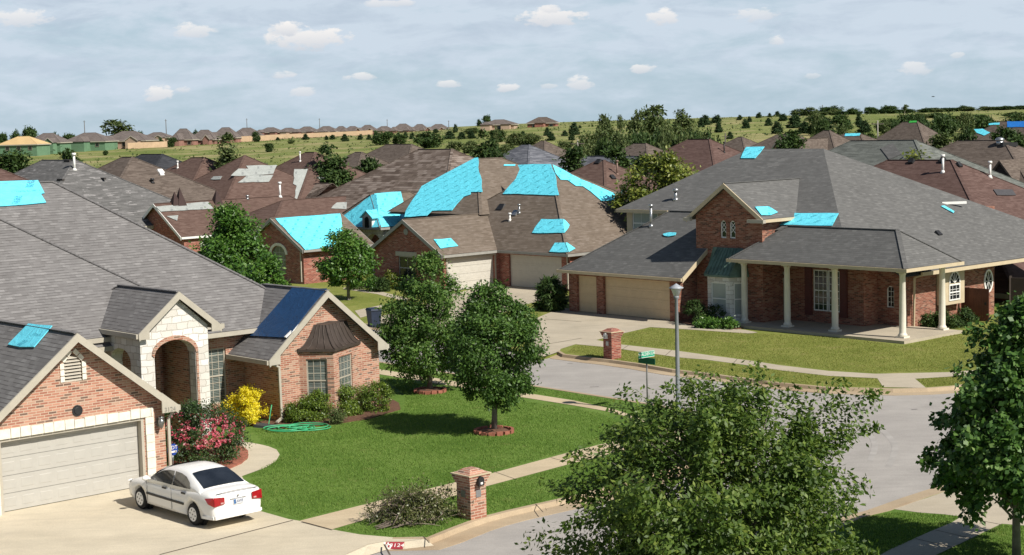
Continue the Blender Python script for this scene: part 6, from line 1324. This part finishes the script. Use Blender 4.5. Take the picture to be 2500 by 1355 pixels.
# shrubs
def shrub(name, lab, px, py, h, w, mat, n, size, seed, group=None, cat='shrub', **k):
    p = G(px, py); return make_tree(name, lab, cat, (p.x, p.y, 0), h, .05, w/2, k.pop('prof', [(0, .85), (.3, 1), (.7, .85), (1, .3)]), int(n*1.5), size*1.2, mat, BARK, .025, k.pop('ncl', 50), k.pop('crad', .17), seed, group, 8, k.pop('lobes', .14), parts=('stem', 'foliage'), **k)
BX = 'clipped shrubs under the bay window'
shrub('boxwood', 'leftmost and lowest green shrub under the bay window', 736, 1030, .82, 1.15, LF_BOX, 4200, .06, 71, BX); shrub('boxwood', 'second shrub from the left under the bay window', 776, 1024, 1.15, 1.05, LF_BOX, 4200, .06, 72, BX)
shrub('boxwood', 'rounded shrub below the right bay window pane', 843, 1014, 1.15, 1.2, LF_BOX, 4600, .06, 73, BX); shrub('boxwood', 'rightmost shrub at the corner of the bay wing', 915, 1004, 1.15, 1.3, LF_BOX, 4600, .06, 74, BX)
shrub('bed_plant', 'small blue green plant in front of the bay shrubs', 822, 1034, .5, .5, LF_OLIVE, 900, .06, 75)
shrub('golden_shrub', 'bright golden yellow shrub beside the entry', 601, 1035, 1.35, 1.45, LF_YEL, 6500, .065, 76, None)
def roses(root, C, rng):
    n = 250; d = nrm(rng.normal(size=(n, 3))+np.array([.45, -.7, .55])); d[:, 2] = np.abs(d[:, 2]); V = []
    for i in range(n):
        c = d[i]*np.array([1.68, 1.55, 1.02])*rng.uniform(.84, 1.04)+np.array([0, 0, .72]); 
        q = leaf_quads(np.repeat(c[None], 7, 0)+rng.normal(size=(7, 3))*.025, .072, rng, np.repeat(d[i][None], 7, 0), .3, -.1, .9); V.append(q)
    quadmesh('blossom', np.concatenate(V), PETAL, root)
p = LO+La*3.1+Lb*2.2; make_tree('rose_bush', 'large rose bush covered in pink and red blossoms beside the garage', 'shrub', (p.x, p.y, .05), 1.85, .1, 1.75, [(0, .9), (.3, 1), (.65, .9), (.9, .55), (1, .3)], 20000, .075, LF_ROSE, BARK, .03, 150, .26, 77, None, 20, .1, 3, parts=('stem', 'foliage'), extra=roses)
SB = 'low plants in the beds of the columned house'
for i, (lab, x, y, h_, w_) in enumerate((('tall dark shrub by the garage corner of the columned house', 1700, 792, 1.3, 1.5), ('dark shrub under the stone bay', 1745, 790, .9, 1.6), ('light green plant at the left front of the bay bed', 1722, 800, .45, .8), ('light green plant in the middle of the bay bed', 1752, 802, .4, .6), ('bright green plant at the porch end of the bay bed', 1778, 803, .55, .9), ('dark grassy clump right of the rightmost porch column', 2312, 800, .8, 1.5), ('dark grassy clump at the foot of the brown gate', 2358, 796, .8, 1.2), ('dark grassy clump behind the rightmost porch column', 2268, 797, .7, 1.2))):
    shrub('bed_plant', lab, x, y, h_, w_, LF_BRIGHT if 1 < i < 5 else LF_DARK, 1600, .1, 80+i, SB, 'plant', ncl=26)
shrub('spiky_shrub', 'dark spiky shrub at the left corner of the columned house garage', 1346, 758, 1.9, 1.7, LF_DARK, 2600, .26, 90, None, asp=.22, droop=.5, ncl=50)
shrub('round_shrub', 'clipped round green shrub by the entry of the cyan gabled house', 912, 711, .95, 1.0, LF_BRIGHT, 1500, .1, 91); shrub('round_shrub', 'dark clipped shrub right of the round green shrub', 934, 712, .9, .9, LF_DARK, 1200, .1, 92)
shrub('round_shrub', 'golden green shrub near the left garage wing of the red brick house', 956, 706, 1.2, 1.1, LF_YG, 1200, .12, 93); shrub('bed_plant', 'low bed plants by the path of the cyan gabled house', 872, 706, .5, 1.4, LF_OLIVE, 900, .1, 94)
shrub('round_shrub', 'yellowish shrub peeking above the garage eave of the columned house', 1404, 690, 2.6, 1.2, LF_YG, 1200, .14, 95)
# brush pile
p = G(1000, 1272); root = thing('brush_pile', 'heap of cut branches with wilted leaves on the verge', 'brush pile', (p.x, p.y, 0), math.atan2(La.y, La.x)-.35); root.scale = (.78, .82, .95); rng = np.random.default_rng(9); m = MB(); tips = []
for i in range(130):
    x0 = rng.normal()*.5; y0 = rng.normal()*.38; a = rng.normal()*.5+(math.pi if rng.uniform() < .35 else 0); L_ = rng.uniform(.5, 1.5); h0 = abs(rng.normal())*.3; h1 = max(.04, min(.95, h0+rng.normal()*.22+.12)); r = rng.uniform(.007, .022)
    b0 = np.array([x0-.45*L_*math.cos(a), y0-.4*L_*math.sin(a), max(.02, h0*.6)]); b1 = np.array([x0+.55*L_*math.cos(a), y0+.5*L_*math.sin(a), h1]); md_ = (b0+b1)/2+np.array([rng.normal()*.08, rng.normal()*.08, .1*rng.uniform()])
    m.tube([b0, md_, b1], [r, r*.8, r*.3], 5); tips += [b1, md_, b0*.3+md_*.7]
    for k in range(2): t_ = md_+(b1-md_)*rng.uniform(); e_ = t_+rng.normal(size=3)*.16; m.tube([t_, e_], [r*.5, r*.15], 4); tips.append(e_)
for i in range(16):
    y0 = rng.uniform(-.5, .1); x0 = rng.uniform(-1.5, -.5); m.tube([(x0, y0-.35, .04), (x0+.7, y0-.2, .12), (x0+1.6, y0, .3)], [.018, .014, .008], 5)
m.build('branch', plain('grey_twig', (.2, .16, .125), .9, .3, 5), root); T_ = np.array(tips); T_ = T_[(T_[:, 2] > .12)]
P = np.repeat(T_, 26, 0)+rng.normal(size=(len(T_)*26, 3))*.11; P[:, 0] += .25*(P[:, 2] > .3); P = P[P[:, 2] > .02]; quadmesh('leaf', leaf_quads(P, .085, rng, nrm(P-np.array([0, 0, -.3])), .4, .2, .55), LF_DRY, root)
# ---- trees of the hillside and the wooded ridge: a few kinds, each copied with its own place, size and turn
def proto(name, seed, prof, n, size, mat, ncl, crad, H=6.0, R=3.0, lobes=.3, z0=.4, bark=None, tr=.18):
    return make_tree(name, 'proto', 'tree', (0, -500-seed*10, 0), H, z0, R, prof, n, size, mat, bark or BARK, tr, ncl, crad, seed, None, 6, lobes)
PR = {'cedar': [proto('cedar_tree', 101+i, CONE, 2600, .7, LF_CEDAR, 46, .7, 6, 2.4, .14, .1) for i in range(3)],
      'broad': [proto('broad_tree', 111+i, ROUND, 3200, .72, LF_DARK, 46, .95, 6, 3.2, .32) for i in range(3)],
      'olive': [proto('broad_tree', 121+i, ROUND, 2800, .72, LF_OLIVE, 42, .95, 6, 3.2, .36) for i in range(3)],
      'thin': [proto('storm_broken_tree', 131+i, [(0, .2), (.35, .45), (.6, 1), (.85, .8), (1, .3)], 1150, .7, LF_OLIVE, 24, .7, 8, 2.6, .5, 2.2, BARK_P, .2) for i in range(2)]}
used = set(); seen_labels = {}
def put(kind, px, pyb, hpx, wpx, label, group, D=None, k=0):
    p = GT(px, pyb) if D is None else AT(px, pyb, D); g = TH(p.x, p.y); mp = mpp(p); hm = hpx*mp if D is None else max(1.5, AT(px, pyb-hpx, D).z-g); pr = PR[kind][k % len(PR[kind])]; H0 = 8.0 if kind == 'thin' else 6.0; W0 = 4.8 if kind == 'cedar' else (5.2 if kind == 'thin' else 6.4)
    base = pr.name.split('.')[0]; sz = (wpx*mp/W0, wpx*mp/W0, hm/H0); rz = (px*1.7+pyb) % 6.28
    if (kind, k % len(PR[kind])) not in used:
        used.add((kind, k % len(PR[kind]))); pr.location = (p.x, p.y, g-.1); pr.scale = sz; pr.rotation_euler = (0, 0, rz); pr['label'] = label; pr['group'] = group; return pr
    return copy_tree(pr, (p.x, p.y, g-.1), rz, sz, label, group)
CGp = 'dark cedars dotted over the field and hillside'
# (kind, px, base y, height px, width px, what marks it)
LIST = [('cedar', 660, 339, 13, 16, 'at the left end of the long tan fence'), ('cedar', 678, 342, 8, 9, 'just right of the left end of the tan fence'), ('cedar', 746, 340, 13, 15, 'below the third fenced house'), ('cedar', 797, 340, 10, 9, 'small, below the fourth fenced house'), ('cedar', 812, 339, 11, 15, 'below the fifth fenced house'), ('cedar', 842, 344, 16, 18, 'below the sixth fenced house'), ('cedar', 880, 340, 14, 13, 'below the seventh fenced house'), ('cedar', 901, 340, 13, 11, 'slim, right of the seventh fenced house'),
        ('cedar', 917, 341, 21, 13, 'tall, at the right end of the tan fence'), ('cedar', 942, 336, 16, 12, 'beside the tall one at the end of the tan fence'), ('cedar', 973, 338, 15, 14, 'below the ninth fenced house'), ('cedar', 990, 336, 14, 13, 'right of the one below the ninth fenced house'), ('cedar', 1006, 338, 16, 14, 'below the tenth fenced house'), ('cedar', 1098, 338, 20, 25, 'broad, right of the fenced row'), ('cedar', 1112, 322, 18, 12, 'on the skyline right of the fenced row'), ('cedar', 1064, 323, 10, 14, 'in front of the last fenced house'),
        ('cedar', 1127, 338, 17, 20, 'left of the pair below the hill crest house'), ('cedar', 1150, 337, 18, 20, 'right of the pair below the hill crest house'), ('cedar', 1170, 308, 18, 14, 'left of the hill crest house with the wall'), ('cedar', 1277, 331, 12, 13, 'right of the pale retaining wall'), ('cedar', 1336, 330, 18, 16, 'below the dark crest house, farther left'), ('cedar', 1345, 342, 22, 20, 'below the dark crest house, nearer'), ('cedar', 1379, 331, 14, 14, 'between the dark crest house and the big cedar'), ('cedar', 1402, 328, 27, 26, 'large, right of the dark crest house'), ('cedar', 1396, 341, 16, 18, 'below the large cedar'), ('cedar', 1416, 312, 7, 7, 'tiny, on the skyline beside the large cedar'),
        ('cedar', 1806, 292, 11, 13, 'at the left of the right hand hill'), ('cedar', 1821, 312, 24, 20, 'left end of the hill group, tall'), ('cedar', 1876, 306, 19, 17, 'in the middle of the sunny hill'), ('cedar', 1897, 325, 27, 27, 'broad, on the lower sunny hill'), ('cedar', 1853, 287, 14, 14, 'left on the hill skyline'), ('cedar', 1879, 285, 10, 9, 'middle on the hill skyline'), ('cedar', 1898, 284, 12, 16, 'right on the hill skyline'), ('cedar', 1912, 294, 18, 20, 'just below the hill skyline'), ('cedar', 1940, 311, 33, 36, 'darkest, at the left of the hill thicket'), ('cedar', 1965, 324, 26, 28, 'below the darkest hill cedar'),
        ('cedar', 1830, 297, 14, 12, 'small, above the tall left hill cedar'), ('cedar', 2070, 314, 24, 22, 'right of the hill thicket'), ('cedar', 2097, 309, 30, 18, 'slim, right of the hill thicket'), ('cedar', 2110, 322, 30, 30, 'broad, right of the hill thicket'), ('cedar', 1712, 310, 24, 16, 'right of the broken trees'), ('cedar', 1722, 304, 22, 26, 'on the slope right of the broken trees'), ('cedar', 1750, 299, 20, 24, 'on the skyline right of the broken trees'), ('cedar', 1755, 322, 26, 18, 'lower right of the broken trees'), ('cedar', 1782, 338, 16, 16, 'above the red brown roof')]
for i, (kd, x, y, h_, w_, mk) in enumerate(LIST): put(kd, x, y, h_, w_, 'dark cedar '+mk, CGp, None, i)
BG_ = 'broadleaf trees beyond the roofs'
LIST = [('broad', 935, 352, 30, 44, 'leafy tree in the field below the seventh fenced house'), ('broad', 976, 350, 22, 34, 'leafy tree in the field below the ninth fenced house'), ('broad', 1046, 360, 38, 60, 'wide leafy tree in the field left of the pale dead stem'), ('broad', 1190, 312, 30, 22, 'tall tree left of the pale crest house'), ('broad', 1214, 346, 30, 36, 'dark tree below the pale retaining wall'), ('olive', 1260, 352, 26, 50, 'olive thicket below the pale crest house'), ('olive', 1298, 352, 24, 46, 'olive thicket below the dark crest house'),
        ('olive', 1108, 372, 30, 40, 'olive brush left of the pale dead stem'), ('olive', 1150, 372, 26, 46, 'olive brush below the cedar pair'), ('olive', 1240, 384, 30, 40, 'olive brush above the blue grey roof'), ('olive', 1378, 372, 30, 50, 'olive brush above the right end of the blue grey roof'),
        ('broad', 40, 346, 26, 26, 'dark tree on the left skyline behind the plywood roof'), ('broad', 72, 345, 34, 40, 'large dark tree on the left skyline'), ('broad', 8, 350, 26, 24, 'dark tree at the very left skyline'), ('broad', 135, 340, 16, 18, 'small tree behind the grey roof with green walls'), ('broad', 168, 345, 18, 40, 'low trees behind the wide green walled house'), ('broad', 340, 332, 12, 24, 'low dark tree behind the house with the truck'), ('broad', 478, 327, 9, 16, 'treetop behind the brick pair'), ('broad', 625, 335, 14, 18, 'dark tree at the fence end of the fenced row'),
        ('broad', 372, 350, 13, 22, 'bush at the left end of the tan field fence'), ('broad', 392, 350, 14, 14, 'bush at the middle of the tan field fence'), ('broad', 418, 358, 22, 22, 'round tree at the right end of the tan field fence'), ('broad', 657, 370, 21, 20, 'small lone tree in the open field'), ('broad', 258, 378, 11, 11, 'tiny lone bush in the open field'), ('olive', 712, 350, 9, 16, 'pale bush in the field below the second fenced house')]
for i, (kd, x, y, h_, w_, lb) in enumerate(LIST): put(kd, x, y, h_, w_, lb, BG_, 620 if x < 640 and y < 352 else None, i)
# the open crowned trees on the skyline
for i, (x, yb, h_, w_, D, kd, lb) in enumerate(((288, 352, 62, 66, 640, 'thin', 'open crowned skyline tree behind the house with the truck'), (1558, 352, 74, 46, 300, 'thin', 'broken tree with a leaning pale trunk'), (1602, 345, 92, 78, 340, 'thin', 'tallest open crowned tree on the skyline'), (1664, 345, 70, 62, 330, 'thin', 'broad broken tree right of the tallest one'), (1478, 345, 70, 38, 310, 'thin', 'stripped storm broken snag left of the tall trees'), (1514, 318, 34, 24, 420, 'thin', 'small broken tree on the skyline between snag and tall trees'),
                                   (1490, 375, 68, 80, 240, 'thin', 'feathery pale tree in front of the thicket'), (1213, 380, 60, 20, 230, 'thin', 'pale dead stem left of the blue grey roof'), (2209, 290, 36, 15, 600, 'thin', 'slender tree rising from the right hand ridge'), (1152, 325, 12, 40, 560, 'olive', 'low pale brush on the skyline by the cedar pair'))):
    put(kd, x, yb, h_, w_, lb, 'storm thinned trees on the skyline', D, i)
# thicket between the hill and the roofs, and the wooded ridge
rng = np.random.default_rng(77); n_ = 0
words = ['left of', 'below', 'right of', 'behind', 'in front of']
TG = 'thicket trees behind the taupe and red brown roofs'
for i in range(30):
    x = 1425+i*10.5+rng.uniform(-6, 6); D = rng.uniform(215, 330); put('olive' if rng.uniform() < .6 else 'broad', x, 352, rng.uniform(8, 34), rng.uniform(34, 60), 'tree in the dense thicket behind the taupe and red brown roofs', TG, D, i)
RGp = 'trees of the wooded ridge at right'
for i in range(38):
    x = 1960+i*15+rng.uniform(-14, 14); put('broad' if rng.uniform() < .75 else 'olive', x, 282, rng.choice([4, 9, 13, 17, 22])+rng.uniform(-3, 3), rng.uniform(18, 46), 'tree on the skyline of the wooded ridge at right', RGp, rng.uniform(640, 760), i)
for i in range(36):
    x = rng.uniform(1985, 2060) if i < 8 else (rng.uniform(2300, 2510) if i < 24 else rng.uniform(2150, 2330)); D = rng.uniform(330, 560); put('broad' if rng.uniform() < .6 else ('olive' if rng.uniform() < .7 else 'cedar'), x, 304, rng.uniform(8, 28), rng.uniform(24, 52), 'tree on the wooded slope below the ridge at right', 'trees of the wooded slope at right', D, i)
for i in range(10):
    x = rng.uniform(2040, 2125) if i < 3 else rng.uniform(2300, 2520); put('broad' if i % 2 else 'olive', x, 336, rng.uniform(8, 20), rng.uniform(30, 56), 'tree among the far roofs at right', 'trees among the far right roofs', rng.uniform(250, 310), i)
# tufts scattered over the open field: too many to count, one object
rng = np.random.default_rng(5); V = []
for i in range(2600):
    a = rng.uniform(-.34, .34); D = rng.uniform(200, 820); x, y = D*math.sin(a), D*math.cos(a); s_ = rng.uniform(.2, .75)*(1.4 if rng.uniform() < .15 else 1)
    P = np.array([[x, y, TH(x, y)-.1]])+rng.normal(size=(5, 3))*np.array([s_*.9, s_*.9, .12]); V.append(leaf_quads(P, s_, rng, np.repeat(np.array([[0, 0, 1.]]), 5, 0), .2, -.6, .7))
tag(quadmesh('field_tufts', np.concatenate(V), LF_OLIVE, None), 'dark weedy tufts scattered across the open field', 'weeds', None, 'stuff')

def inside(poly, x, y):
    c = False; n = len(poly)
    for i in range(n):
        a, b = poly[i], poly[i-1]
        if (a[1] > y) != (b[1] > y) and x < (b[0]-a[0])*(y-a[1])/(b[1]-a[1])+a[0]: c = not c
    return c
LF_GRASS = leaf_mat('grass_blade', [(.12, (.09, .175, .026)), (.45, (.145, .24, .044)), (.75, (.2, .29, .07)), (.95, (.32, .32, .12))], .3, .7, .1); LF_GRASS_Y = leaf_mat('grass_blade_dry', [(.12, (.16, .2, .04)), (.45, (.24, .275, .066)), (.75, (.31, .3, .095)), (.95, (.42, .37, .16))], .3, .7, .1)
def tufts(name, lab, polys, n, mat, size, seed, zb=0.0):
    rng = np.random.default_rng(seed); PS = []
    for poly, k in polys:
        A = np.array([tuple(p) for p in poly]); lo, hi = A.min(0), A.max(0); got = 0
        while got < k:
            x, y = rng.uniform(lo[0], hi[0]), rng.uniform(lo[1], hi[1])
            if inside(poly, x, y): PS.append((x, y, zb)); got += 1
    P = np.array(PS); n = len(P); a = rng.uniform(0, 6.28, n); d = np.stack([np.cos(a), np.sin(a), np.zeros(n)], 1); h = size*(.5+rng.uniform(size=(n, 1))); lean = rng.normal(size=(n, 3))*np.array([.5, .5, 0]); U = np.array([[0, 0, 1.]])+lean
    w = h*.22; V = np.stack([P-d*w, P+d*w, P+d*w*.3+U*h, P-d*w*.3+U*h], 1)
    tag(quadmesh(name, V, mat, None), lab, 'grass', None, 'stuff')
E1 = px2([(610, 1160), (690, 1115), (690, 1095), (640, 1080), (620, 1050), (780, 1050), (990, 1000), (985, 960), (930, 920), (1043, 940), (1286, 980), (1470, 1010), (1560, 1060), (1400, 1098), (1186, 1156), (938, 1216), (735, 1268), (640, 1240)]); E2 = px2([(820, 1294), (895, 1271), (1064, 1226), (1183, 1192), (1400, 1134), (1560, 1092), (1640, 1090), (1560, 1160), (1400, 1207), (1186, 1257), (1043, 1311), (960, 1311)]); E3 = px2([(2066, 1283), (2103, 1266), (2171, 1252), (2248, 1254), (2347, 1262), (2267, 1300), (2161, 1350), (2060, 1350)]); E4 = px2([(2446, 1282), (2560, 1288), (2560, 1370), (2287, 1358)]); E5 = px2([(927, 886), (1043, 905), (1300, 945), (1500, 978), (1480, 995), (1400, 976), (1291, 959), (1043, 918), (927, 900)])
tufts('lawn_grass', 'fine grass blades over the corner lot and near lawns', [(E1, 90000), (E2, 22000), (E3, 9000), (E4, 7000), (E5, 9000)], 0, LF_GRASS, .036, 3)
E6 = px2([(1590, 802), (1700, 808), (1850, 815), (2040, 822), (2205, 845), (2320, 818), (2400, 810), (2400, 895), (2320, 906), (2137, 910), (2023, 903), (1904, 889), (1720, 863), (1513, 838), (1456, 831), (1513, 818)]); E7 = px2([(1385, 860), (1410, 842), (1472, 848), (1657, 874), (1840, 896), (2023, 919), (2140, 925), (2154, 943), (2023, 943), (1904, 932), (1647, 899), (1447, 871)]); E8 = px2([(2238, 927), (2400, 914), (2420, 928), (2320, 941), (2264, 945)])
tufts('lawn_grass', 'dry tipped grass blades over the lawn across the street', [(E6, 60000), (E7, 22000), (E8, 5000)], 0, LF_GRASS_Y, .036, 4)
